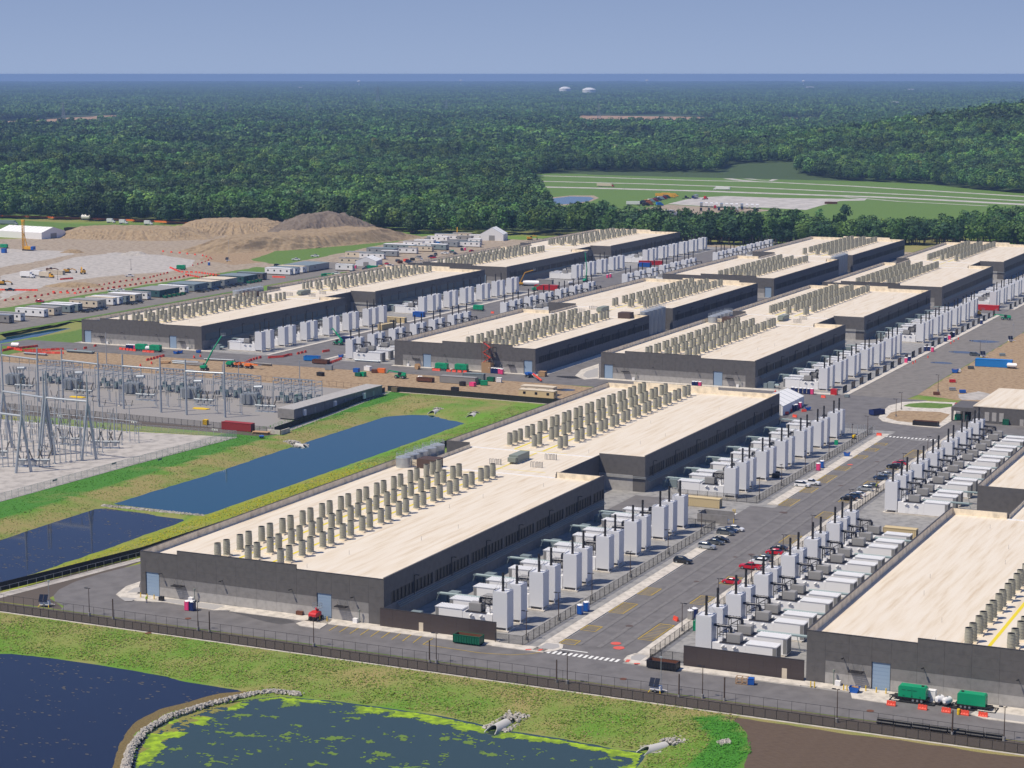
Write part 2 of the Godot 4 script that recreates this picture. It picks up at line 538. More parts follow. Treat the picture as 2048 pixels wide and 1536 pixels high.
func grass_color(x: float, v: float) -> Color:
	var lush := Color(0.125, 0.25, 0.024)
	var dry := Color(0.31, 0.255, 0.12)
	var a := noise.get_noise_2d(x * 4.0, v * 4.0) + 0.6 * noise.get_noise_2d(x * 13.0 + 90.0, v * 13.0)
	var k := clampf(0.40 + a * 0.9, 0.0, 1.0)
	if x > -150.0 and v < 366.5 and Geometry2D.is_point_in_polygon(Vector2(x, -v), LAWN):
		return Color(0.05, 0.21, 0.014)
	if v < 372.0:
		# a mown and trodden strip along the front fence, greener towards the water
		k = clampf(k + smoothstep(352.0, 368.0, v + noise.get_noise_2d(x * 9.0, 5.0) * 8.0) * 0.55 * (0.4 + smoothstep(-230.0, -170.0, x)) - 0.15, 0.0, 1.0)
	elif x < -350.0 and x > -386.0:
		k = clampf(k + (0.35 if x > -368.0 + noise.get_noise_2d(v * 9.0, 3.0) * 6.0 else -0.6), 0.0, 1.0)
		if x < -368.0:
			lush = Color(0.055, 0.20, 0.018)
	elif x >= -323.0 and x < -300.0:
		lush = Color(0.25, 0.28, 0.02) if v < 560.0 else Color(0.13, 0.28, 0.02)
		k = clampf(k - 0.3, 0.0, 1.0)
	elif v > 1460.0:
		return Color(0.05, 0.085, 0.025)
	return lush.lerp(dry, k)

func ground():
	for a in [[POND_WEST, 0.10, 22.0], [POND_EAST, 0.10, 22.0], [CANAL_LOW, 0.13, 16.0], [CANAL_UP, 0.13, 16.0], [CREEK, 0.45, 8.0]]:
		var pk := PackedVector2Array()
		var bx := Rect2(a[0][0].x, a[0][0].z, 0, 0)
		for p in a[0]:
			pk.append(Vector2(p.x, p.z))
			bx = bx.expand(Vector2(p.x, p.z))
		pools.append({"poly": a[0], "pk": pk, "slope": a[1], "box": bx.grow(a[2])})
	var b := MB.new()
	patch(b, -660.0, 80.0, 240.0, 780.0, 2.5)
	patch(b, -660.0, 80.0, -220.0, 240.0, 153.0)
	patch(b, -3060.0, -660.0, -220.0, 780.0, 200.0)
	patch(b, 80.0, 1480.0, -220.0, 780.0, 200.0)
	patch(b, -3060.0, 1480.0, 780.0, 4380.0, 40.0)
	patch(b, -16000.0, -3060.0, -220.0, 4380.0, 920.0)
	patch(b, 1480.0, 9000.0, -220.0, 4380.0, 920.0)
	patch(b, -22000.0, 9000.0, 4380.0, 31000.0, 1300.0)
	land("ground", b.done(), M.grass)

func patch(b: MB, x0: float, x1: float, v0: float, v1: float, step: float):
	var nx := int(ceil((x1 - x0) / step))
	var nv := int(ceil((v1 - v0) / step))
	var hs := []
	var cs := []
	for j in nv + 1:
		var hr := PackedFloat32Array()
		var cr := PackedColorArray()
		for i in nx + 1:
			var x := x0 + (x1 - x0) * i / nx
			var v := v0 + (v1 - v0) * j / nv
			hr.append(height(x, v) if step < 100.0 else 0.0)
			cr.append(grass_color(x, v))
		hs.append(hr)
		cs.append(cr)
	for j in nv + 1:
		for i in nx + 1:
			if i < nx and j < nv:
				var q := []
				for w in [[0, 0], [1, 0], [1, 1], [0, 1]]:
					var ii: int = i + w[0]
					var jj: int = j + w[1]
					var hx: float = (hs[jj][mini(ii + 1, nx)] - hs[jj][maxi(ii - 1, 0)]) / (2.0 * step)
					var hv: float = (hs[mini(jj + 1, nv)][ii] - hs[maxi(jj - 1, 0)][ii]) / (2.0 * step)
					q.append([Vector3(x0 + (x1 - x0) * ii / nx, hs[jj][ii], -(v0 + (v1 - v0) * jj / nv)), Vector3(-hx, 1, hv).normalized(), cs[jj][ii]])
				for t in [[0, 2, 1], [0, 3, 2]]:
					for k in t:
						b.st.set_color(q[k][2]); b.st.set_normal(q[k][1]); b.st.add_vertex(q[k][0])

var layer := 0.01
func up() -> float:
	layer += 0.0015
	return layer

func slab(called: String, x0: float, x1: float, v0: float, v1: float, h: float, m: Material):
	# a raised walk with a kerb face
	var b := MB.new()
	b.prism(PackedVector2Array([Vector2(x0, -v0), Vector2(x1, -v0), Vector2(x1, -v1), Vector2(x0, -v1)]), 0.0, h)
	land(called, b.done(), m)

func slab_poly(called: String, pts: Array, h: float, m: Material):
	var pk := PackedVector2Array()
	for p in pts:
		pk.append(Vector2(p.x, p.z))
	var b := MB.new()
	b.prism(pk, 0.0, h)
	land(called, b.done(), m)

func arc(c: Vector3, r: float, a0: float, a1: float, n := 8) -> Array:
	var out := []
	for i in n + 1:
		var a := deg_to_rad(lerpf(a0, a1, float(i) / n))
		out.append(c + Vector3(cos(a) * r, 0, -sin(a) * r))
	return out

func paving():
	# soil and gravel first, then yards, then roads
	rect("pavement", -300.0, -60.0, 391.0, 765.0, up(), M.concrete_grey)
	rect("pavement", -585.0, -188.0, 765.0, 1405.0, up(), M.concrete_grey)
	sheet("bare_soil", wobbly([Vector3(-118.5, 0, -366), Vector3(40, 0, -366.5), Vector3(40, 0, -300), Vector3(-104.7, 0, -323.7), Vector3(-110.5, 0, -339.1), Vector3(-112.8, 0, -349.0), Vector3(-116.0, 0, -357.1), Vector3(-119.9, 0, -362.6), Vector3(-124.0, 0, -365.5)], 2.0, 1.2, 1), up(), M.soil_dark)
	sheet("mulch_strip", [Vector3(-330, 0, -369.2), Vector3(60, 0, -367.9), Vector3(60, 0, -374.6), Vector3(-318, 0, -376)], up(), M.mulch)
	sheet("bare_soil", wobbly([Vector3(-316, 0, -376.4), Vector3(-291, 0, -376.2), Vector3(-301.2, 0, -384.2), Vector3(-304.0, 0, -397.8), Vector3(-303.0, 0, -421.2), Vector3(-303, 0, -432), Vector3(-308, 0, -420)], 2.0, 0.5, 3), up(), M.mulch)
	sheet("bare_soil", wobbly([Vector3(-612, 0, -690), Vector3(-381, 0, -690), Vector3(-381, 0, -702), Vector3(-305, 0, -701), Vector3(-305, 0, -747), Vector3(-400, 0, -750), Vector3(-612, 0, -752)], 3.0, 1.6, 4), up(), M.soil)
	sheet("gravel_yard", [Vector3(-640, 0, -606), Vector3(-368, 0, -601), Vector3(-378, 0, -700), Vector3(-612, 0, -706)], up(), M.gravel)
	sheet("gravel_yard", [Vector3(-640, 0, -430), Vector3(-388, 0, -430), Vector3(-384, 0, -468), Vector3(-382, 0, -530), Vector3(-378.5, 0, -589), Vector3(-420, 0, -583), Vector3(-640, 0, -590)], up(), M.gravel_pale)
	sheet("bare_soil", [Vector3(-640, 0, -597), Vector3(-372, 0, -594), Vector3(-369, 0, -601), Vector3(-640, 0, -606)], up(), M.mulch)
	for y in [[-217.0, -180.4, 394.8, 695.0], [-151.2, -116.0, 395.0, 705.0], [-250.0, -214.0, 771.0, 1078.0], [-447.0, -412.0, 768.0, 1075.0], [-515.0, -480.0, 772.0, 1080.0], [-513.5, -478.0, 1093.0, 1402.0], [-446.0, -411.0, 1095.0, 1400.0], [-248.5, -212.0, 1088.0, 1400.0]]:
		rect("generator_yard", y[0], y[1], y[2], y[3], up(), M.concrete_grey)
	# east construction ground
	sheet("bare_soil", wobbly([Vector3(-187, 0, -782), Vector3(-186, 0, -1100), Vector3(-120, 0, -1200), Vector3(60, 0, -1200), Vector3(60, 0, -776), Vector3(-140, 0, -774), Vector3(-170, 0, -776)], 4.0, 1.0, 5), up(), M.soil)
	sheet("gravel_patch", wobbly([Vector3(-172.4, 0, -788.6), Vector3(-166.5, 0, -802.5), Vector3(-159.0, 0, -794.8), Vector3(-161.7, 0, -779.9), Vector3(-167.9, 0, -777.0)], 2.0, 2.0, 8), up(), M.gravel_pale)
	# west construction ground
	sheet("bare_soil", wobbly([Vector3(-668, 0, -760), Vector3(-1400, 0, -700), Vector3(-1500, 0, -1230), Vector3(-1010, 0, -1235), Vector3(-960, 0, -1300), Vector3(-900, 0, -1390), Vector3(-700, 0, -1405), Vector3(-610, 0, -1400), Vector3(-590, 0, -1200), Vector3(-668, 0, -1080)], 8.0, 5.0, 6), up(), M.soil_pale)
	sheet("gravel_pad", wobbly([Vector3(-763.3, 0, -937.8), Vector3(-734.3, 0, -901.9), Vector3(-758.9, 0, -973.9), Vector3(-764.6, 0, -1010.5), Vector3(-756.2, 0, -1056.0), Vector3(-741.7, 0, -1073.5), Vector3(-750.7, 0, -1118.0), Vector3(-773.6, 0, -1155.3), Vector3(-817.4, 0, -1177.5), Vector3(-857.9, 0, -1180.8), Vector3(-859.3, 0, -1136.5), Vector3(-830.3, 0, -1050.7), Vector3(-822.5, 0, -1011.1)], 6.0, 3.0, 7), up(), M.gravel_pale)
	sheet("gravel_pad", wobbly([Vector3(-978.7, 0, -1170.8), Vector3(-953.3, 0, -1173.2), Vector3(-925.6, 0, -1172.1), Vector3(-894.4, 0, -1177.4), Vector3(-876.2, 0, -1159.0), Vector3(-866.1, 0, -1112.4), Vector3(-858.9, 0, -1056.3), Vector3(-854.4, 0, -1021.2)], 6.0, 3.0, 9), up(), M.gravel_pale)
	for q in [[Vector3(-859.2, 0, -1311.1), Vector3(-785.2, 0, -1284.7), Vector3(-712.0, 0, -1217.7), Vector3(-729.2, 0, -1135.8), Vector3(-770.6, 0, -1156.8)]]:
		sheet("bare_soil", wobbly(q, 5.0, 3.0, 10), up(), M.soil)
	# grass bands that run along the trailers
	for q in [[-685.0, -708.0, 700.0, 1130.0], [-586.0, -618.5, 832.0, 1060.0], [-586.0, -612.0, 700.0, 840.0], [-636.5, -641.0, 690.0, 840.0], [-619.0, -641.0, 842.0, 1000.0]]:
		sheet("grass_verge", wobbly([Vector3(q[0], 0, -q[2]), Vector3(q[0], 0, -q[3]), Vector3(q[1], 0, -q[3]), Vector3(q[1], 0, -q[2])], 4.0, 2.0, 12), up(), M.meadow)
	sheet("grass_verge", wobbly([Vector3(-739.7, 0, -1171.1), Vector3(-762.7, 0, -1247.7), Vector3(-781.4, 0, -1336.7), Vector3(-757.3, 0, -1446.5), Vector3(-731.7, 0, -1458.4), Vector3(-718.1, 0, -1315.8), Vector3(-706.1, 0, -1207.6), Vector3(-702.1, 0, -1148.3)], 6.0, 3.0, 13), up(), M.meadow)
	sheet("grass_verge", wobbly([Vector3(-1172.7, 0, -1404.4), Vector3(-1148.9, 0, -1415.4), Vector3(-1053.0, 0, -1394.2), Vector3(-987.5, 0, -1431.0), Vector3(-962.1, 0, -1386.9), Vector3(-994.7, 0, -1336.4), Vector3(-1027.5, 0, -1265.0), Vector3(-1039.1, 0, -1243.5)], 6.0, 4.0, 14), up(), M.meadow)
	sheet("footpath", [Vector3(-316, 0, -379), Vector3(-310, 0, -403), Vector3(-304.6, 0, -431), Vector3(-302.6, 0, -470), Vector3(-300, 0, -470), Vector3(-302, 0, -431), Vector3(-307, 0, -403), Vector3(-312, 0, -379)], up(), M.gravel_pale)
	# roads
	rect("road", -684.0, -641.0, 690.0, 1180.0, up(), M.asphalt_pale)
	rect("road", -612.0, -180.0, 747.5, 770.0, up(), M.asphalt)
	rect("road", -480.0, -447.5, 770.0, 1405.0, up(), M.asphalt)
	rect("road", -345.5, -317.0, 770.0, 1405.0, up(), M.asphalt)
	rect("road", -300.0, -155.0, 697.0, 748.0, up(), M.asphalt)
	sheet("road", [Vector3(-213.5, 0, -770), Vector3(-188, 0, -770), Vector3(-186.5, 0, -782), Vector3(-187.5, 0, -813), Vector3(-187, 0, -927), Vector3(-185, 0, -1405), Vector3(-211.5, 0, -1405)], up(), M.asphalt_pale)
	rect("road", -155.0, -60.0, 705.0, 727.0, up(), M.asphalt)
	rect("road", -640.0, -212.0, 1070.0, 1092.0, up(), M.asphalt)
	rect("road", -640.0, -150.0, 1402.0, 1420.0, up(), M.soil_pale)
	rect("road", -620.0, -582.0, 1085.0, 1400.0, up(), M.asphalt_pale)
	# front road with its turning loop on the left
	sheet("road", [Vector3(60, 0, -374.8), Vector3(60, 0, -391.0), Vector3(-150, 0, -391.0), Vector3(-284, 0, -394.5), Vector3(-284, 0, -700), Vector3(-297, 0, -700), Vector3(-297, 0, -440), Vector3(-302.0, 0, -419.8), Vector3(-304.5, 0, -408.8), Vector3(-305.3, 0, -399.4), Vector3(-304.0, 0, -391.3), Vector3(-301.6, 0, -386.1), Vector3(-297.7, 0, -381.6), Vector3(-293.2, 0, -379.2), Vector3(-292, 0, -376.2)], up(), M.asphalt)
	rect("road", -173.6, -155.6, 391.0, 697.0, up(), M.asphalt)
	# gap courts beside the front buildings
	rect("court", -217.0, -173.6, 527.0, 556.0, up(), M.asphalt)
	rect("court", -201.0, -181.0, 523.0, 558.0, up(), M.concrete_grey)
	# kerbs, walks and islands stand a step higher
	slab("sidewalk", -186.5, -174.0, 391.2, 394.6, 0.2, M.concrete)
	slab("sidewalk", -255.0, -186.5, 391.6, 395.9, 0.2, M.concrete)
	slab_poly("sidewalk", [Vector3(-288.4, 0, -393.2), Vector3(-290.8, 0, -400.7), Vector3(-290.5, 0, -406.3), Vector3(-284, 0, -395.8), Vector3(-255, 0, -395.8), Vector3(-255, 0, -392.4), Vector3(-258.4, 0, -390.8), Vector3(-273.3, 0, -392.0), Vector3(-280.1, 0, -390.3), Vector3(-285.8, 0, -391.3)], 0.2, M.concrete)
	for q in [[Vector3(-286.9, 0, -395.5), Vector3(-287.9, 0, -399.9), Vector3(-287.1, 0, -401.3), Vector3(-284.2, 0, -397.3)], [Vector3(-286.1, 0, -391.2), Vector3(-281.6, 0, -392.2), Vector3(-281.1, 0, -389.4), Vector3(-282.5, 0, -388.7)], [Vector3(-276.5, 0, -392.5), Vector3(-273.6, 0, -392.3), Vector3(-258.9, 0, -391.1), Vector3(-258.5, 0, -395.3), Vector3(-271.4, 0, -395.4), Vector3(-275.2, 0, -394.7)]]:
		sheet("gravel_bed", q, 0.206, M.gravel_bed)
	slab_poly("loading_apron", [Vector3(-235.2, 0, -389.0), Vector3(-234.0, 0, -394.3), Vector3(-229.3, 0, -395.5), Vector3(-228.6, 0, -393.0), Vector3(-227.9, 0, -387.3), Vector3(-233.3, 0, -387.6)], 0.2, M.concrete)
	slab("sidewalk", -177.2, -174.0, 399.5, 523.0, 0.2, M.concrete)
	slab("sidewalk", -177.2, -174.0, 560.0, 690.0, 0.2, M.concrete)
	slab("sidewalk", -155.2, -151.6, 397.0, 700.0, 0.2, M.concrete)
	slab_poly("traffic_island", [Vector3(-177, 0, -391.8)] + [Vector3(-174, 0, -391.6), Vector3(-172, 0, -393.2), Vector3(-171.4, 0, -396.0), Vector3(-172.4, 0, -398.6), Vector3(-174, 0, -399.4), Vector3(-177, 0, -399.4)], 0.2, M.concrete)
	sheet("gravel_bed", [Vector3(-176.4, 0, -393.6), Vector3(-173.0, 0, -394.2), Vector3(-172.4, 0, -396.4), Vector3(-173.4, 0, -398.4), Vector3(-176.4, 0, -398.4)], 0.206, M.gravel_bed)
	slab_poly("traffic_island", [Vector3(-151.6, 0, -391.6), Vector3(-154.6, 0, -391.8), Vector3(-156.0, 0, -393.4), Vector3(-156.4, 0, -396.4), Vector3(-155.6, 0, -399.0), Vector3(-154.0, 0, -399.8), Vector3(-151.6, 0, -399.8)], 0.2, M.concrete)
	sheet("gravel_bed", [Vector3(-152.4, 0, -394.0), Vector3(-154.6, 0, -394.2), Vector3(-155.4, 0, -396.4), Vector3(-154.4, 0, -398.6), Vector3(-152.4, 0, -398.6)], 0.206, M.gravel_bed)
	slab("sidewalk", -151.6, -116.0, 391.4, 394.6, 0.2, M.concrete)
	slab("sidewalk", -116.0, 60.0, 391.8, 395.2, 0.2, M.concrete)
	slab_poly("loading_apron", [Vector3(-105.5, 0, -391.8), Vector3(-104.0, 0, -387.6), Vector3(-96.0, 0, -387.2), Vector3(-94.6, 0, -391.8)], 0.2, M.concrete)
	slab_poly("loading_apron", [Vector3(-79, 0, -391.8), Vector3(-80, 0, -387.4), Vector3(-77, 0, -385.6), Vector3(-40, 0, -385.6), Vector3(-40, 0, -391.8)], 0.2, M.concrete)
	sheet("gravel_bed", [Vector3(-77, 0, -390.4), Vector3(-77.6, 0, -387.6), Vector3(-75.6, 0, -386.6), Vector3(-40, 0, -386.6), Vector3(-40, 0, -390.4)], 0.206, M.gravel_bed)
	# fronts of the middle buildings
	slab("sidewalk", -582.0, -508.0, 770.2, 773.0, 0.2, M.concrete)
	slab("sidewalk", -413.0, -340.0, 765.6, 768.0, 0.2, M.concrete)
	slab("sidewalk", -344.8, -340.6, 768.0, 1066.0, 0.2, M.concrete)
	slab("sidewalk", -317.0, -216.0, 767.2, 770.8, 0.2, M.concrete)
	slab("sidewalk", -213.6, -211.2, 771.0, 1066.0, 0.2, M.concrete)
	slab("sidewalk", -212.0, -209.6, 1092.0, 1400.0, 0.2, M.concrete)
	slab("sidewalk", -480.4, -478.4, 772.0, 1068.0, 0.2, M.concrete)
	slab("sidewalk", -449.4, -447.2, 768.0, 1068.0, 0.2, M.concrete)
	slab_poly("sidewalk", [Vector3(-329.0, 0, -771.9), Vector3(-333.4, 0, -789.0), Vector3(-333.5, 0, -808.9), Vector3(-316.7, 0, -768.3), Vector3(-320.9, 0, -763.3)], 0.2, M.concrete)
	sheet("gravel_bed", [Vector3(-326.0, 0, -773.3), Vector3(-329.3, 0, -784.4), Vector3(-329.2, 0, -797.5), Vector3(-319.2, 0, -773.3), Vector3(-321.6, 0, -767.6)], 0.206, M.gravel_bed)
	# big island by the small building
	slab_poly("traffic_island", [Vector3(-186.7, 0, -722.5), Vector3(-188.7, 0, -733.8), Vector3(-190.1, 0, -750.9), Vector3(-187.5, 0, -761.3), Vector3(-180.2, 0, -767.3), Vector3(-168.5, 0, -768.7), Vector3(-160.4, 0, -732.3), Vector3(-161.0, 0, -709.8), Vector3(-167.9, 0, -710.0), Vector3(-177.9, 0, -712.3), Vector3(-183.4, 0, -715.6)], 0.2, M.concrete)
	sheet("bare_soil", [Vector3(-184.2, 0, -723.6), Vector3(-185.3, 0, -735.3), Vector3(-183.4, 0, -741.2), Vector3(-169.0, 0, -744.2), Vector3(-164.3, 0, -740.1), Vector3(-163.3, 0, -717.9), Vector3(-169.4, 0, -716.3), Vector3(-178.5, 0, -717.9)], 0.206, M.soil)
	sheet("lawn", [Vector3(-185.0, 0, -752.0), Vector3(-184.0, 0, -758.9), Vector3(-179.3, 0, -763.7), Vector3(-169.0, 0, -764.6), Vector3(-167.6, 0, -758.7), Vector3(-170.9, 0, -752.1), Vector3(-180.0, 0, -750.4)], 0.207, M.meadow)
	# patches, puddles and covers on the roads
	for q in [[Vector3(-164.5, 0, -493.2), 0.7], [Vector3(-169.4, 0, -550.9), 1.2], [Vector3(-161.5, 0, -497.7), 0.9], [Vector3(-164.9, 0, -464.6), 0.7], [Vector3(-165.0, 0, -595.5), 0.8], [Vector3(-164.9, 0, -638.4), 0.8], [Vector3(-164.9, 0, -419.3), 0.9]]:
		var bb := MB.new()
		bb.lathe([Vector2(q[1], 0.0), Vector2(q[1], 0.015), Vector2(0.0, 0.015)], 14)
		solo("manhole_cover", bb.done(), M.manhole, "dark drain cover in the middle road, %s from the crossing" % nth([Vector3(-164.9, 0, -419.3), Vector3(-164.9, 0, -464.6), Vector3(-164.5, 0, -493.2), Vector3(-161.5, 0, -497.7), Vector3(-169.4, 0, -550.9), Vector3(-165.0, 0, -595.5), Vector3(-164.9, 0, -638.4)].find(q[0])), "drain cover", q[0] + Vector3(0, 0.12, 0), 0.0, "drain covers in the road")
	for i in 4:
		var q: Vector3 = [Vector3(-260.2, 0, -382.2), Vector3(-150.9, 0, -380.5), Vector3(-98.5, 0, -381.2), Vector3(-261.4, 0, -368.0)][i]
		var bb := MB.new()
		bb.lathe([Vector2(0.75, 0.0), Vector2(0.75, 0.02), Vector2(0.0, 0.02)], 14)
		solo("manhole_cover", bb.done(), M.rust, ["rusty round cover in front road below the portable toilets", "rusty round cover in front road below the crosswalk", "rusty round cover in front road left of barriers", "rusty round cover at front road's left bend"][i], "drain cover", q + Vector3(0, 0.12, 0), 0.0, "rusty covers in the front road")
	for q in [[Vector3(-197.1, 0, -955.0), 7.0, 4.5, 1], [Vector3(-197.5, 0, -912.7), 6.0, 4.0, 2], [Vector3(-198.5, 0, -875.0), 5.0, 3.0, 3], [Vector3(-329.3, 0, -767.1), 6.0, 3.0, 4], [Vector3(-317.7, 0, -735.2), 4.0, 3.0, 6]]:
		var pts := []
		for i in 16:
			var a := TAU * i / 16.0
			var r := 1.0 + 0.3 * noise.get_noise_2d(i * 37.0, q[3] * 91.0)
			pts.append(q[0] + Vector3(cos(a) * q[1] * r, 0, sin(a) * q[2] * r))
		sheet("puddle", pts, up() + 0.01, M.puddle)
	for q in [[Vector3(-228.4, 0, -729.2), Vector3(-220.0, 0, -724.3), Vector3(-215.0, 0, -692.8), Vector3(-223.9, 0, -702.8)], [Vector3(-238.1, 0, -386.7), Vector3(-236.1, 0, -389.5), Vector3(-242.2, 0, -393.4), Vector3(-255.1, 0, -394.3), Vector3(-255.3, 0, -391.3)]]:
		sheet("asphalt_patch", wobbly(q, 2.0, 1.0, 20), up(), M.asphalt_dark)

var mark_y := 0.125
func stripe(b: MB, a: Vector3, c: Vector3, w: float, y: float):
	var d := (c - a).normalized()
	var u := Vector3(-d.z, 0, d.x) * w / 2.0
	var e := Vector3(0, y, 0)
	b.quad(a - u + e, a + u + e, c + u + e, c - u + e, Vector3.UP)

func hatch(x0: float, x1: float, v0: float, v1: float, m: Material, step := 0.75, lean := 0.0):
	# a hatched no-parking box
	var b := MB.new()
	var y := 0.135
	for q in [[x0, v0, x1, v0], [x1, v0, x1, v1], [x1, v1, x0, v1], [x0, v1, x0, v0]]:
		stripe(b, Vector3(q[0], 0, -q[1]), Vector3(q[2], 0, -q[3]), 0.16, y)
	var v := v0 + step
	while v < v1:
		stripe(b, Vector3(x0, 0, -v), Vector3(x1, 0, -clampf(v + lean, v0, v1)), 0.13, y + 0.002)
		v += step
	land("road_marking", b.done(), m)

func markings():
	var lb := MB.new()
	for i in 9:
		var k := i / 8.0
		var a: Vector3 = Vector3(-225.3, 0, -386.9).lerp(Vector3(-203.4, 0, -386.2), k)
		var c: Vector3 = Vector3(-225.8, 0, -392.7).lerp(Vector3(-204.2, 0, -392.5), k)
		stripe(lb, a, c, 0.15, 0.135)
	stripe(lb, Vector3(-200.8, 0, -385.9), Vector3(-201.0, 0, -391.1), 0.15, 0.135)
	var edge := [Vector3(-200.8, 0, -385.9), Vector3(-193.9, 0, -385.6), Vector3(-186.4, 0, -385.2), Vector3(-179.8, 0, -386.6), Vector3(-176.2, 0, -389.1), Vector3(-174.2, 0, -392.2)]
	for i in edge.size() - 1:
		stripe(lb, edge[i], edge[i + 1], 0.15, 0.135)
	land("road_marking", lb.done(), M.yellow_paint)
	var wb := MB.new()
	for i in 14:
		var x := -173.0 + i * 1.23
		stripe(wb, Vector3(x, 0, -391.2), Vector3(x, 0, -393.4), 0.66, 0.142)
	stripe(wb, Vector3(-173.4, 0, -395.3), Vector3(-165.2, 0, -395.3), 0.5, 0.142)
	for i in 15:
		var x := -174.0 + i * 1.3
		stripe(wb, Vector3(x, 0, -684.2), Vector3(x, 0, -686.6), 0.66, 0.142)
	stripe(wb, Vector3(-165.0, 0, -682.6), Vector3(-156.5, 0, -682.6), 0.4, 0.142)
	for i in 7:
		var x := -188.5 + i * 1.2
		stripe(wb, Vector3(x, 0, -541.0), Vector3(x, 0, -544.0), 0.6, 0.142)
	land("road_marking", wb.done(), M.white_paint)
	# hatched bays: left kerb, then right kerb
	for q in [[399.6, 403.2], [411.5, 416.0], [428.5, 438.0], [447.0, 454.0], [560.0, 570.0], [581.0, 589.0], [597.5, 610.0], [619.0, 626.0], [641.0, 647.0], [655.5, 661.0], [668.0, 672.0]]:
		hatch(-173.8, -170.2, q[0], q[1], M.yellow_paint, 1.0, 0.0 if q[1] - q[0] > 6.0 else 1.0)
	for q in [[410.0, 424.0], [444.0, 452.0], [465.0, 473.0], [490.0, 499.0], [514.0, 524.0], [548.0, 557.0], [572.0, 580.0], [600.0, 606.0], [628.0, 642.0], [650.0, 664.0]]:
		hatch(-159.2, -155.7, q[0], q[1], M.yellow_paint, 1.25, 0.0)
	hatch(-186.0, -180.5, 532.5, 535.5, M.blue_paint, 0.6, 0.5)
	hatch(-161.0, -157.0, 730.0, 742.0, M.yellow_paint, 1.2, 1.0)
	var ry := MB.new()
	for q in [[Vector3(-162.3, 0, -404.6), 1.2], [Vector3(-160.4, 0, -401.6), 1.3], [Vector3(-171.6, 0, -629.7), 0.9]]:
		ry.lathe([Vector2(q[1], 0.0), Vector2(0.0, 0.001)], 12, q[0] + Vector3(0, 0.142, 0))
	for q in [[Vector3(-178.4, 0, -391.5), Vector3(-177.2, 0, -392.1)], [Vector3(-175.4, 0, -392.0), Vector3(-175.3, 0, -393.4)], [Vector3(-154.7, 0, -392.0), Vector3(-155.0, 0, -393.9)], [Vector3(-152.9, 0, -391.6), Vector3(-151.7, 0, -392.1)]]:
		stripe(ry, q[0], q[1], 0.8, 0.212)
	land("road_marking", ry.done(), M.red_paint)
	# long seams and tyre tracks worn into the asphalt
	var sb := MB.new()
	for x in [-169.4, -164.6, -160.2]:
		for v in range(400, 680, 28):
			stripe(sb, Vector3(x + noise.get_noise_1d(v) * 0.6, 0, -v), Vector3(x + noise.get_noise_1d(v + 28) * 0.6, 0, -v - 28), 1.3 + 0.6 * noise.get_noise_1d(v * 3.0 + x), 0.131)
	land("tyre_tracks", sb.done(), M.asphalt_worn)

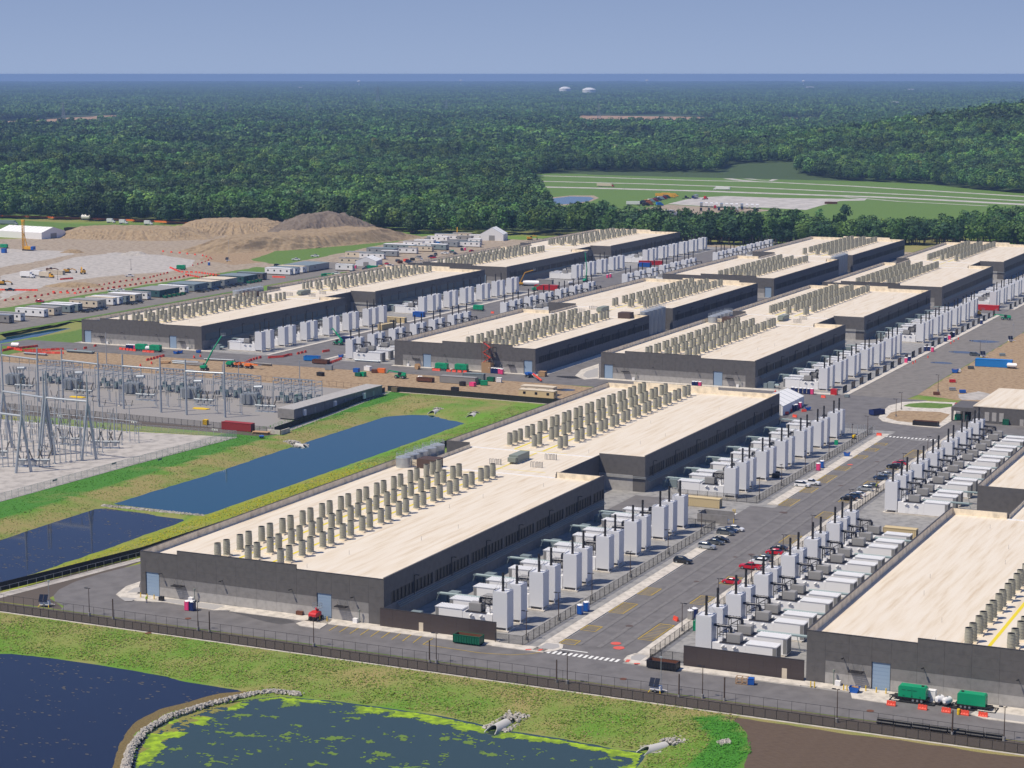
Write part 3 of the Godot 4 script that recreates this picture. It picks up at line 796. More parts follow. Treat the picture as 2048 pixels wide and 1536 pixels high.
func water():
	for w in [[POND_WEST, M.water_dark, 4.0], [POND_EAST, M.water_teal, 4.0], [CANAL_LOW, M.water_dark, 3.0], [CANAL_UP, M.water_canal, 3.0], [CREEK, M.water_canal, 3.0]]:
		var pk := PackedVector2Array()
		for p in w[0]:
			pk.append(Vector2(p.x, p.z))
		var grown: PackedVector2Array = Geometry2D.offset_polygon(pk, w[2])[0]
		var pts := []
		for p in grown:
			pts.append(Vector3(p.x, 0, p.y))
		sheet("water", pts, WL, w[1])
	sheet("marsh_strip", wobbly([Vector3(-220.3, 0, -345.6), Vector3(-224.5, 0, -340.6), Vector3(-227.0, 0, -334.3), Vector3(-229.6, 0, -326.5), Vector3(-229.4, 0, -318.9), Vector3(-227.3, 0, -311.4), Vector3(-222.8, 0, -303.1), Vector3(-218.1, 0, -294.2), Vector3(-204.0, 0, -271.7), Vector3(-201.9, 0, -272.7), Vector3(-215.7, 0, -295.3), Vector3(-220.7, 0, -304.1), Vector3(-224.6, 0, -314.0), Vector3(-225.4, 0, -323.5), Vector3(-222.4, 0, -333.8), Vector3(-217.2, 0, -344.4)], 1.0, 1.0, 51), WL + 0.1, M.marsh)
	# floating algae: torn mats, thick near the shore of the right pond
	var blob := MB.new()
	for i in 9:
		var a0 := TAU * i / 9.0
		var a1 := TAU * (i + 1) / 9.0
		blob.tri(Vector3(0, 0.02, 0), Vector3(cos(a0), 0, sin(a0)), Vector3(cos(a1), 0, sin(a1)), Vector3.UP, Vector3.UP, Vector3.UP)
	var mats := MB.new()
	var pk2: PackedVector2Array = pools[1].pk
	var cell := 0.4
	for i in range(-660, -320):
		for j in range(-925, -715):
			var p := Vector2(i * cell, j * cell)
			if not Geometry2D.is_point_in_polygon(p, pk2):
				continue
			var d := -shore(p, POND_EAST, pk2)
			var n := noise.get_noise_2d(p.x * 9.0, p.y * 12.0)
			var n2 := noise.get_noise_2d(p.x * 34.0, p.y * 44.0)
			var west := clampf((-214.0 - p.x) / 14.0, 0.0, 1.0)
			var edge := 2.2 + west * 15.0 + 2.0 * clampf((p.x + 195.0) / 15.0, 0.0, 1.0)
			var swirl := absf(noise.get_noise_2d(p.x * 4.0 + 70.0, p.y * 13.0))
			var thick := edge * (0.8 + n * 1.5 + n2 * 0.7) - d
			if thick < 0.0 and not (swirl < 0.012 and n > -0.05) and not n + n2 * 0.4 > 0.47:
				continue
			if west > 0.5 and n2 + n * 0.5 < -0.16 and d > 1.2:
				continue
			var g := clampf(0.5 + n2 * 1.6, 0.0, 1.0)
			mats.col = Color(0.30, 0.46, 0.012).lerp(Color(0.15, 0.24, 0.015), g) if thick > 0.6 else Color(0.11, 0.19, 0.03)
			if west > 0.3 and n < -0.02:
				mats.col = Color(0.20, 0.19, 0.045)
			var q := []
			for w in [[0, 0], [1, 0], [1, 1], [0, 1]]:
				var gx: float = p.x + w[0] * cell
				var gz: float = p.y + w[1] * cell
				q.append(Vector3(gx + 0.3 * noise.get_noise_2d(gx * 90.0, gz * 90.0), WL + 0.02, gz + 0.3 * noise.get_noise_2d(gx * 90.0 + 500.0, gz * 90.0)))
			mats.quad(q[0], q[1], q[2], q[3], Vector3.UP)
	var al := land("algae", mats.done(), M.algae, "stuff")
	al.set_meta("label", "bright green algae floating on the right pond")
	# pondweed specks on the left pond and the canal
	var mw := MultiMesh.new()
	mw.transform_format = MultiMesh.TRANSFORM_3D
	mw.use_colors = true
	mw.mesh = blob.done()
	var tw := []
	for i in 14000:
		var k := i % 3
		var q: Dictionary = pools[[0, 0, 2][k]]
		var b2: Rect2 = q.box
		var p := Vector2(rng.randf_range(b2.position.x, b2.end.x), rng.randf_range(b2.position.y, b2.end.y))
		if Geometry2D.is_point_in_polygon(p, q.pk) and noise.get_noise_2d(p.x * 8.0, p.y * 14.0) > 0.12:
			var s := rng.randf_range(0.14, 0.45)
			tw.append(Transform3D(Basis(Vector3.UP, rng.randf() * TAU).scaled(Vector3(s, 1, s * 0.6)), Vector3(p.x, WL + 0.012, p.y)))
	mw.instance_count = tw.size()
	for i in tw.size():
		mw.set_instance_transform(i, tw[i])
		mw.set_instance_color(i, Color(0.085, 0.08, 0.07))
	var wd := MultiMeshInstance3D.new()
	wd.name = "pondweed"
	wd.multimesh = mw
	wd.material_override = M.algae
	add_child(wd)
	wd.set_meta("kind", "stuff")
	wd.set_meta("label", "dull pondweed floating on the dark left pond")
	# rocks: the berm between the ponds, the weir across the canal
	rocks("rock_berm", "pale rubble berm curving between the two front ponds", [Vector3(-206.8, 0, -281.1), Vector3(-215.6, 0, -295.4), Vector3(-220.7, 0, -304.1), Vector3(-224.4, 0, -313.8), Vector3(-225.2, 0, -323.3), Vector3(-222.3, 0, -333.5), Vector3(-218.3, 0, -342.4), Vector3(-215.2, 0, -346.1), Vector3(-208.6, 0, -346.9)], 0.85, 1300, 0.3, 0.42)
	rocks("rock_weir", "low pale rock weir crossing the canal", [Vector3(-357.2, 0, -481.7), Vector3(-345.6, 0, -481.7), Vector3(-333.5, 0, -482.0), Vector3(-321.9, 0, -482.2)], 0.6, 500, 0.15)

func rock_mesh(v: int) -> ArrayMesh:
	var k := "rock%d" % v
	if not meshes.has(k):
		var b := MB.new()
		var r := RandomNumberGenerator.new()
		r.seed = 40 + v
		var p := []
		for y in [-0.35, 0.4]:
			for w in [[-1, -1], [1, -1], [1, 1], [-1, 1]]:
				p.append(Vector3(w[0] * r.randf_range(0.3, 0.55), y + r.randf_range(-0.12, 0.12), w[1] * r.randf_range(0.3, 0.55)))
		b.hexa(p)
		meshes[k] = b.done()
	return meshes[k]

func rocks(called: String, label: String, line: Array, half: float, count: int, lift: float, size := 0.55):
	# the largest stones are single parts, the rest one heap
	var t := thing(called, label, "rocks", Vector3(line[0].x, WL, line[0].z))
	var total := 0.0
	for i in line.size() - 1:
		total += line[i].distance_to(line[i + 1])
	var st := MB.new()
	for i in count:
		var s := rng.randf() * total
		var k := 0
		while k < line.size() - 2 and s > line[k].distance_to(line[k + 1]):
			s -= line[k].distance_to(line[k + 1])
			k += 1
		var a: Vector3 = line[k]
		var b: Vector3 = line[k + 1]
		var d := (b - a).normalized()
		var off := rng.randf_range(-1.0, 1.0)
		var p := a + d * s + Vector3(-d.z, 0, d.x) * off * half
		p.y = WL + lift + (1.0 - absf(off)) * 0.5 * half
		var sz := size * rng.randf_range(0.6, 1.4)
		var tr := Transform3D(Basis.from_euler(Vector3(rng.randf() * 6.0, rng.randf() * 6.0, rng.randf() * 6.0)).scaled(Vector3.ONE * sz), p - t.position)
		if i < 260:
			var o := part(t, "rock", rock_mesh(i % 6), M.rock)
			o.transform = tr
		else:
			st.st.append_from(rock_mesh(i % 6), 0, tr)
	if count > 260:
		part(t, "rubble", st.done(), M.rock).set_meta("kind", "stuff")

# ------------------------------------------------------------------ data halls
const FULL := 67.0
func seen(p: Vector3, slack := 60.0) -> bool:
	# whether a point lies inside the photograph's view
	var yw := deg_to_rad(24.89)
	var pt := deg_to_rad(-8.704)
	var q := Basis.from_euler(Vector3(pt, yw, 0)).inverse() * (p - Vector3(0, 125, 0))
	if q.z > -1.0:
		return false
	var sx := 4050.0 * q.x / -q.z
	var sy := 4050.0 * q.y / -q.z
	return absf(sx) < 1024.0 + slack and absf(sy) < 768.0 + slack

func piece(t: Node3D, called: String, m: Material, sx: float, a0: float, a1: float, y0: float, y1: float, w0: float, w1: float) -> MeshInstance3D:
	var s := Vector3(absf(a1 - a0), y1 - y0, absf(w1 - w0))
	return part(t, called, boxmesh("b", s.snapped(Vector3.ONE * 0.001)), m, Vector3(sx * (a0 + a1) / 2.0, (y0 + y1) / 2.0, -(w0 + w1) / 2.0))

func louver_mesh(l: float) -> ArrayMesh:
	var k := "louver%.2f" % l
	if not meshes.has(k):
		var b := MB.new()
		b.box(Vector3(-0.26, 0, 0), Vector3(0.04, 2.9, l))
		var m := b.done(M.louver)
		b = MB.new()
		var n := maxi(2, int(round(l / 1.9)))
		for i in n:
			b.box(Vector3(-0.16, 0, -l / 2.0 + (i + 0.72) * l / n), Vector3(0.12, 2.9, l / n * 0.46))
		for y in [-1.4, 1.4]:
			b.box(Vector3(-0.1, y, 0), Vector3(0.2, 0.1, l))
		meshes[k] = b.done(M.blade, m)
	return meshes[k]

func stack_mesh() -> ArrayMesh:
	if not meshes.has("stack"):
		var b := MB.new()
		b.box(Vector3(0, 0.2, 0), Vector3(2.1, 0.4, 2.1))
		var m := b.done(M.lining)
		b = MB.new()
		var p := [Vector2(0.98, 0.4), Vector2(0.98, 0.55), Vector2(0.8, 0.62)]
		for i in 5:
			var y := 0.85 + i * 0.62
			var r := 0.82 + 0.05 * sin(i * 0.8)
			p += [Vector2(r, y), Vector2(r + 0.045, y + 0.02), Vector2(r + 0.045, y + 0.09), Vector2(r, y + 0.11)]
		p += [Vector2(0.79, 4.0), Vector2(0.85, 4.02), Vector2(0.85, 4.12), Vector2(0.74, 4.12)]
		b.lathe(p, 14)
		b.box(Vector3(0.86, 2.9, 0), Vector3(0.14, 0.22, 0.22))
		b.box(Vector3(0.86, 1.1, 0.1), Vector3(0.2, 0.25, 0.25))
		m = b.done(M.stack, m)
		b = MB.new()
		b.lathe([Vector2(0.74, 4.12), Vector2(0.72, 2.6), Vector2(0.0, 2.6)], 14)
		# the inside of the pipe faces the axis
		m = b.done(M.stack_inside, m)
		meshes["stack"] = m
	return meshes["stack"]

func hall(x: float, v0: float, side: int, near: int, label: String, film := false):
	var t := thing("data_center_building", label, "building", Vector3(x, 0, -v0), 0.0, "data center buildings")
	var sx := float(side)
	var gen := FULL
	# where the two courts cut in: beside the generators and on the other side
	var nl := 8.0   # depth of the cut on side a = 0
	var nr := 52.0
	var g0 := 132.6
	var g1 := 165.0
	var g2 := 299.0
	# cores and roofs
	piece(t, "wall_core", M.core_grey, sx, 0.32, gen - 0.32, 0.0, 9.0, 0.32, g0 - 0.32)
	piece(t, "wall_core", M.core_grey, sx, nl + 0.32, nr - 0.32, 0.0, 9.0, g0 - 0.32, g1 + 0.32)
	piece(t, "wall_core", M.core_grey, sx, 0.32, gen - 0.32, 0.0, 9.0, g1 + 0.32, g2 - 0.32)
	piece(t, "roof", M.roof, sx, 0.36, gen - 0.36, 9.0, 9.2, 0.36, g0 - 0.36)
	piece(t, "roof", M.roof, sx, nl + 0.36, nr - 0.36, 9.0, 9.2, g0 - 0.36, g1 + 0.36)
	piece(t, "roof", M.roof, sx, 0.36, gen - 0.36, 9.0, 9.2, g1 + 0.36, g2 - 0.36)
	for w in [g0 - 1.0, g1 + 1.0]:
		piece(t, "expansion_joint", M.white, sx, nl, nr, 9.2, 9.42, w - 0.3, w + 0.3)
	# front wall: panels between the joints
	var edges := [0.0, 1.4, 5.4, 10.62, 16.1, 21.7, 27.2, 32.8, 38.3, 43.82, 49.2, 53.2, 58.0, 62.95, 67.0]
	var jt := 0.015
	for i in edges.size() - 1:
		var a0: float = edges[i]
		var a1: float = edges[i + 1]
		var top := 11.9 if a0 > 10.0 and a0 < 43.0 else 10.88
		var door := i == 1 or i == 10
		var low := 0.0
		if door:
			low = 5.9
			var dr := piece(t, "roll_up_door", M.door_blue, sx, a0 + 0.12, a1 - 0.12, 0.02, 5.82, 0.22, 0.30)
			if near == 2:
				for k in 7:
					part(dr, "slat", boxmesh("ds", Vector3(3.7, 0.72, 0.03)), M.door_blue, Vector3(0, -2.5 + k * 0.8, 0.05))
			piece(t, "door_frame", M.coping, sx, a0, a0 + 0.1, 0.0, 5.9, 0.02, 0.3)
			piece(t, "door_frame", M.coping, sx, a1 - 0.1, a1, 0.0, 5.9, 0.02, 0.3)
		elif a0 >= 5.3 and a1 <= 63.0:
			low = 5.0
			if a0 < 45.0 or near < 2:
				piece(t, "wall_panel", M.wall_light, sx, a0 + jt, a1 - jt, 0.0, 2.45, 0.03, 0.3)
				piece(t, "wall_panel", M.wall_mid, sx, a0 + jt, a1 - jt, 2.465, 5.0 - jt, 0.03, 0.3)
			else:
				piece(t, "wall_panel", M.wall_light, sx, a0 + jt, a1 - jt, 0.0, 2.45, 0.03, 0.3)
				piece(t, "wall_panel", M.wall_mid, sx, a0 + jt, a1 - jt, 2.465, 5.0 - jt, 0.03, 0.3)
		if near == 2:
			var n := int(round((top - low) / 2.3))
			for k in n:
				piece(t, "wall_panel", M.wall_dark, sx, a0 + jt, a1 - jt, low + (top - low) * k / n + (jt if k else 0.0), low + (top - low) * (k + 1) / n, 0.0, 0.3)
		else:
			piece(t, "wall_panel", M.wall_dark, sx, a0 + jt, a1 - jt, low, top, 0.0, 0.3)
		piece(t, "coping", M.coping, sx, a0, a1, top, top + 0.08, -0.04, 0.4)
	piece(t, "parapet_lining", M.lining, sx, 0.3, 10.6, 9.2, 10.86, 0.302, 0.36)
	piece(t, "parapet_lining", M.lining, sx, 10.6, 43.8, 9.2, 11.88, 0.302, 0.36)
	piece(t, "parapet_lining", M.lining, sx, 43.8, 66.7, 9.2, 10.86, 0.302, 0.36)
	# back wall and its lining, cream towards the roof
	for q in [[0.0, 10.62, 10.9], [10.62, 43.82, 11.9], [43.82, 67.0, 10.9]]:
		piece(t, "wall_panel", M.wall_dark, sx, q[0], q[1], 0.0, q[2], g2 - 0.3, g2)
		piece(t, "parapet_lining", M.lining, sx, maxf(q[0], 0.3), minf(q[1], 66.7), 9.2, q[2] - 0.02, g2 - 0.36, g2 - 0.302)
	# court walls
	for q in [[nr, gen, g0 - 0.3, g0], [nr, gen, g1, g1 + 0.3], [0.0, nl, g0 - 0.3, g0], [0.0, nl, g1, g1 + 0.3]]:
		var big: bool = q[0] > 10.0
		if big and q[2] >= g1 and side > 0:
			piece(t, "wall_panel", M.wall_dark, sx, q[0], q[1], 5.0, 10.9, q[2], q[3])
			piece(t, "wall_panel", M.wall_light, sx, q[0], q[1] - 4.0, 0.0, 4.985, q[2] + 0.02, q[3])
			piece(t, "wall_panel", M.wall_dark, sx, q[1] - 3.99, q[1], 0.0, 4.985, q[2], q[3])
			for k in 2:
				var cx: float = q[0] + 0.5
				piece(t, "conduit", M.steel, sx, cx, q[1] + 0.5, 4.6 - k * 0.4, 4.75 - k * 0.4, q[2] - 0.5, q[2] - 0.35)
		else:
			piece(t, "wall_panel", M.wall_dark, sx, q[0], q[1], 0.0, 10.9, q[2], q[3])
		var f := 1.0 if q[2] < g0 + 1.0 else -1.0
		var l0: float = (q[2] - 0.06) if f > 0.0 else (q[3] + 0.002)
		piece(t, "parapet_lining", M.lining, sx, q[0] + 0.3, q[1] - 0.3, 9.2, 10.86, l0, l0 + 0.058)
	piece(t, "wall_panel", M.wall_dark, sx, nr - 0.3, nr, 0.0, 10.3, g0, g1)
	piece(t, "wall_panel", M.wall_dark, sx, nl, nl + 0.3, 0.0, 10.3, g0, g1)
	piece(t, "parapet_lining", M.lining, sx, nl + 0.302, nl + 0.36, 9.2, 10.28, g0, g1)
	piece(t, "parapet_lining", M.lining, sx, nr - 0.36, nr - 0.302, 9.2, 10.28, g0, g1)
	# long walls; the one towards the camera's right has louvres in every bay
	for far_side in [0, 1]:
		var on_right: bool = (far_side == 1) == (side > 0)
		var outer := gen if far_side else 0.0
		var inn := -1.0 if far_side else 1.0
		var top := 11.15 if far_side else 10.9
		for blk in 2:
			var w0: float = 0.3 if blk == 0 else g1 + 0.3
			var w1: float = g0 - 0.3 if blk == 0 else g2 - 0.3
			var seams := [w0]
			var s: float = 14.8 if blk == 0 else g1 + 6.5
			while s < w1 - 4.0:
				seams.append(s)
				s += 9.83
			seams.append(w1)
			for i in seams.size() - 1:
				var p0: float = seams[i] + (jt if i else 0.0)
				var p1: float = seams[i + 1] - jt
				if on_right:
					piece(t, "wall_panel", M.wall_dark, sx, outer, outer + inn * 0.3, 7.25, top, p0, p1)
					piece(t, "wall_panel", M.wall_mid, sx, outer + inn * 0.02, outer + inn * 0.3, 0.0, 4.35, p0, p1)
					var pier := 0.9 if i % 2 == 0 else 0.25
					var start: float = p0 + (3.0 if i == 0 else pier)
					piece(t, "wall_pier", M.wall_dark, sx, outer, outer + inn * 0.3, 4.35, 7.25, p0, start)
					piece(t, "wall_pier", M.wall_dark, sx, outer, outer + inn * 0.3, 4.35, 7.25, p1 - 0.2, p1)
					var l: float = p1 - 0.2 - start
					if film:
						piece(t, "louver", M.film, sx, outer - inn * 0.08, outer + inn * 0.1, 4.1, 7.3, start, p1 - 0.2)
					else:
						part(t, "louver", louver_mesh(snappedf(l, 0.01)), null, Vector3(sx * outer, 5.8, -(start + l / 2.0)))
					if i > 0 and i % 2 == 1 and near > 0:
						var lm := MB.new()
						lm.bar(Vector3(0.0, 4.0, 0), Vector3(0.0, 8.6, 0), 0.14)
						lm.bar(Vector3(0.0, 8.6, 0), Vector3(0.9, 8.8, 0), 0.12)
						lm.box(Vector3(1.0, 8.75, 0), Vector3(0.55, 0.16, 0.3))
						if not meshes.has("walllight"):
							meshes["walllight"] = lm.done()
						part(t, "wall_lamp", meshes["walllight"], M.black, Vector3(sx * outer + 0.12, 0, -p0))
				else:
					piece(t, "wall_panel", M.wall_dark, sx, outer, outer + inn * 0.3, 0.0, top, p0, p1)
				var ii := outer + inn * 0.302
				piece(t, "parapet_lining", M.lining, sx, ii, ii + inn * 0.058, 9.2, top - 0.02, p0 + jt, p1 - jt)
			piece(t, "coping", M.coping if not on_right else M.wall_dark, sx, outer - inn * 0.03, outer + inn * 0.4, top, top + 0.07, w0, w1)
	if side > 0:
		# pipes and trays that run along the wall above the switchgear
		var pr := MB.new()
		for k in 3:
			pr.tube(Vector3(0.35 + k * 0.3, 3.9 - k * 0.35, -6.0), Vector3(0.35 + k * 0.3, 3.9 - k * 0.35, -g0 + 1.0), 0.1, 6)
			pr.tube(Vector3(0.35 + k * 0.3, 3.9 - k * 0.35, -g1 - 1.0), Vector3(0.35 + k * 0.3, 3.9 - k * 0.35, -g2 + 1.0), 0.1, 6)
		part(t, "pipe_run", pr.done(), M.teal_steel, Vector3(gen, 0, 0))
	# wall lamps and awnings of the front
	for a in [6.2, 23.4, 42.5, 59.1]:
		if near > 0:
			if not meshes.has("gooseneck"):
				var lb := MB.new()
				lb.bar(Vector3(0, 0, 0), Vector3(0, 0.1, 1.0), 0.12)
				lb.box(Vector3(0, 0.08, 1.15), Vector3(0.4, 0.16, 0.5))
				meshes["gooseneck"] = lb.done()
			part(t, "wall_lamp", meshes["gooseneck"], M.black, Vector3(sx * a, 6.0, 0))
	for a in [11.2, 56.2]:
		if near > 0:
			if not meshes.has("awning"):
				var ab := MB.new()
				for k in 8:
					ab.box(Vector3(0, 0, 0.15 + k * 0.2), Vector3(3.0, 0.12, 0.1))
				for e in [-1.45, 1.45]:
					ab.box(Vector3(e, 0, 0.8), Vector3(0.08, 0.2, 1.6))
					ab.bar(Vector3(e * 0.7, 1.5, 0), Vector3(e * 0.7, 0.05, 1.5), 0.05)
				ab.box(Vector3(0, 0, 1.6), Vector3(3.0, 0.22, 0.06))
				meshes["awning"] = ab.done()
			part(t, "awning", meshes["awning"], M.steel_black, Vector3(sx * a, 3.6, 0.0))
			piece(t, "door", M.wall_light, sx, a - 0.9, a + 0.9, 0.1, 2.3, -0.02, 0.05)
			piece(t, "gas_meter", M.white, sx, a + 3.2, a + 4.3, 0.0, 1.2, -1.2, -0.3)
			var vp := MB.new()
			vp.tube(Vector3.ZERO, Vector3(0, 3.0, 0), 0.12, 6)
			vp.tube(Vector3(0, 3.0, 0), Vector3(0, 3.4, 0), 0.24, 8)
			if not meshes.has("ventpipe"):
				meshes["ventpipe"] = vp.done()
			part(t, "vent_pipe", meshes["ventpipe"], M.ahu, Vector3(sx * (a + 4.7), 0, 0.7))
	# exhaust stacks on the roof
	for r in 3:
		var a: float = [18.1, 26.4, 35.1][r]
		var ws := []
		for i in 12:
			var s0: float = 6.3 + 9.98 * i + r * 0.55
			ws += [s0, s0 + 3.95]
			if i == 11 and r != 1:
				ws.append(s0 + 7.9)
		for k in (3 if r == 0 else 2):
			ws.append(173.3 + 4.0 * k + r * 0.4)
		for i in 11:
			ws += [186.7 + 9.92 * i + r * 0.4, 190.7 + 9.92 * i + r * 0.4]
		for w in ws:
			if seen(Vector3(x + sx * a, 13.0, -v0 - w), 20.0):
				part(t, "exhaust_stack", stack_mesh(), null, Vector3(sx * a, 9.2, -w), 0.0 if near else 0.0)
	for a in [21.9, 31.4]:
		for q in [[4.0, 128.0], [169.0, 292.0]]:
			piece(t, "walkway_line", M.roof_yellow, sx, a - 0.38, a + 0.38, 9.2, 9.22, q[0], q[1])
	for q in [[18.0, 30.0, 128.8], [24.0, 46.0, 138.0], [22.0, 40.0, 168.0]]:
		piece(t, "walkway_line", M.roof_yellow, sx, q[0], q[1], 9.2, 9.223, q[2] - 0.15, q[2] + 0.15)
	piece(t, "walkway_line", M.roof_yellow, sx, 30.6, 31.1, 9.2, 9.226, 129.0, 168.0)
	# roof machinery over the link
	if near > 0:
		var ah := piece(t, "air_handler", M.ahu, sx, 30.0, 33.0, 9.5, 11.7, 147.0, 155.5)
		part(ah, "hood", boxmesh("hd", Vector3(2.6, 1.3, 1.4)), M.ahu, Vector3(0, -0.1, 4.9))
		piece(t, "air_handler_curb", M.lining, sx, 30.2, 32.8, 9.2, 9.5, 147.4, 155.0)
		for q in [[25.5, 143.0], [37.5, 157.0], [38.6, 144.0]]:
			for k in 5:
				var pb := MB.new()
				pb.bar(Vector3(0, 0, 0), Vector3(0, 1.7, 0), 0.14)
				pb.bar(Vector3(0, 1.7, 0), Vector3(0.5, 1.7, 0), 0.14)
				pb.bar(Vector3(0.5, 0, 0), Vector3(0.5, 1.7, 0), 0.14)
				if not meshes.has("goosepipe"):
					meshes["goosepipe"] = pb.done()
				part(t, "roof_pipe", meshes["goosepipe"], M.silencer, Vector3(sx * (q[0] + k * 0.9), 9.2, -q[1]), k * 0.4)
		for k in 14:
			var w := 8.0 + fposmod(k * 37.0, 280.0)
			var a := 42.0 + fposmod(k * 11.3, 22.0)
			if (w < 130.0 or w > 170.0):
				part(t, "lightning_rod", boxmesh("lr", Vector3(0.06, 1.1, 0.06), Vector3(0, 0.55, 0)), M.silencer, Vector3(sx * a, 9.2, -w))
	# tall tanks in the court away from the generators
	for k in 5:
		var tk := silo_mesh(12.4 if side < 0 else 12.6)
		var pos := Vector3(x + sx * 3.9, 0, -v0 - 136.6 - 5.6 * k)
		if side > 0:
			pos.z += 8.0
		if seen(pos + Vector3(0, 12, 0), 30.0) and (side < 0 or near > 0 or film):
			var so := thing("storage_tank", "pale steel tank, %s from the front, court of the %s" % [nth(k), label.get_slice(",", 0).get_slice(" behind", 0).get_slice(" beside", 0).get_slice(" with", 0)], "tank", pos, 0.0, "steel tanks beside the data centers")
			part(so, "shell", tk, M.silo)
			part(so, "railing", rail_ring(2.1), M.galv, Vector3(0, 12.4, 0))
	if near > 0:
		piece(t, "roof_screen", M.brown_box, sx, 8.4, 14.5, 9.2, 12.0, 128.5, 133.8)

func silo_mesh(h: float) -> ArrayMesh:
	var k := "silo%.1f" % h
	if not meshes.has(k):
		var b := MB.new()
		var p := [Vector2(2.25, 0.0)]
		var y := 0.0
		while y < h - 1.6:
			y += 1.5
			p += [Vector2(2.25, y - 0.06), Vector2(2.3, y - 0.05), Vector2(2.3, y + 0.05), Vector2(2.25, y + 0.06)]
		p += [Vector2(2.25, h - 0.4), Vector2(0.6, h + 0.15), Vector2(0.0, h + 0.2)]
		b.lathe(p, 22)
		meshes[k] = b.done()
	return meshes[k]

func rail_ring(r: float) -> ArrayMesh:
	var k := "rail%.1f" % r
	if not meshes.has(k):
		var b := MB.new()
		for i in 10:
			var a0 := TAU * i / 10.0
			var a1 := TAU * (i + 1) / 10.0
			var e0 := Vector3(cos(a0) * r, 0, sin(a0) * r)
			var e1 := Vector3(cos(a1) * r, 0, sin(a1) * r)
			b.bar(e0, e0 + Vector3(0, 1.1, 0), 0.06)
			b.bar(e0 + Vector3(0, 1.1, 0), e1 + Vector3(0, 1.1, 0), 0.06)
			b.bar(e0 + Vector3(0, 0.6, 0), e1 + Vector3(0, 0.6, 0), 0.05)
		meshes[k] = b.done()
	return meshes[k]

func buildings():
	hall(-283.0, 396.0, 1, 2, "nearest center data hall, dark grey front with two blue doors beside the canal")
	hall(-49.0, 395.5, -1, 2, "nearest right data hall cut off by the frame, green gensets at its front")
	hall(-345.5, 768.0, -1, 1, "middle data hall behind the dirt strip, orange stair scaffold at its front")
	hall(-317.0, 771.0, 1, 1, "middle data hall right behind the nearest one, navy toilets at its front")
	hall(-345.0, 1095.0, -1, 0, "rear data hall with tall silver tanks, second row from the trees")
	hall(-315.0, 1088.0, 1, 0, "rear right data hall nearest the trees and the right frame edge")
	hall(-582.0, 773.0, 1, 1, "left data hall beside the office trailers, blue film along its louvres", true)
	hall(-577.5, 1093.0, 1, 0, "rear left data hall farthest back beside the white tents")

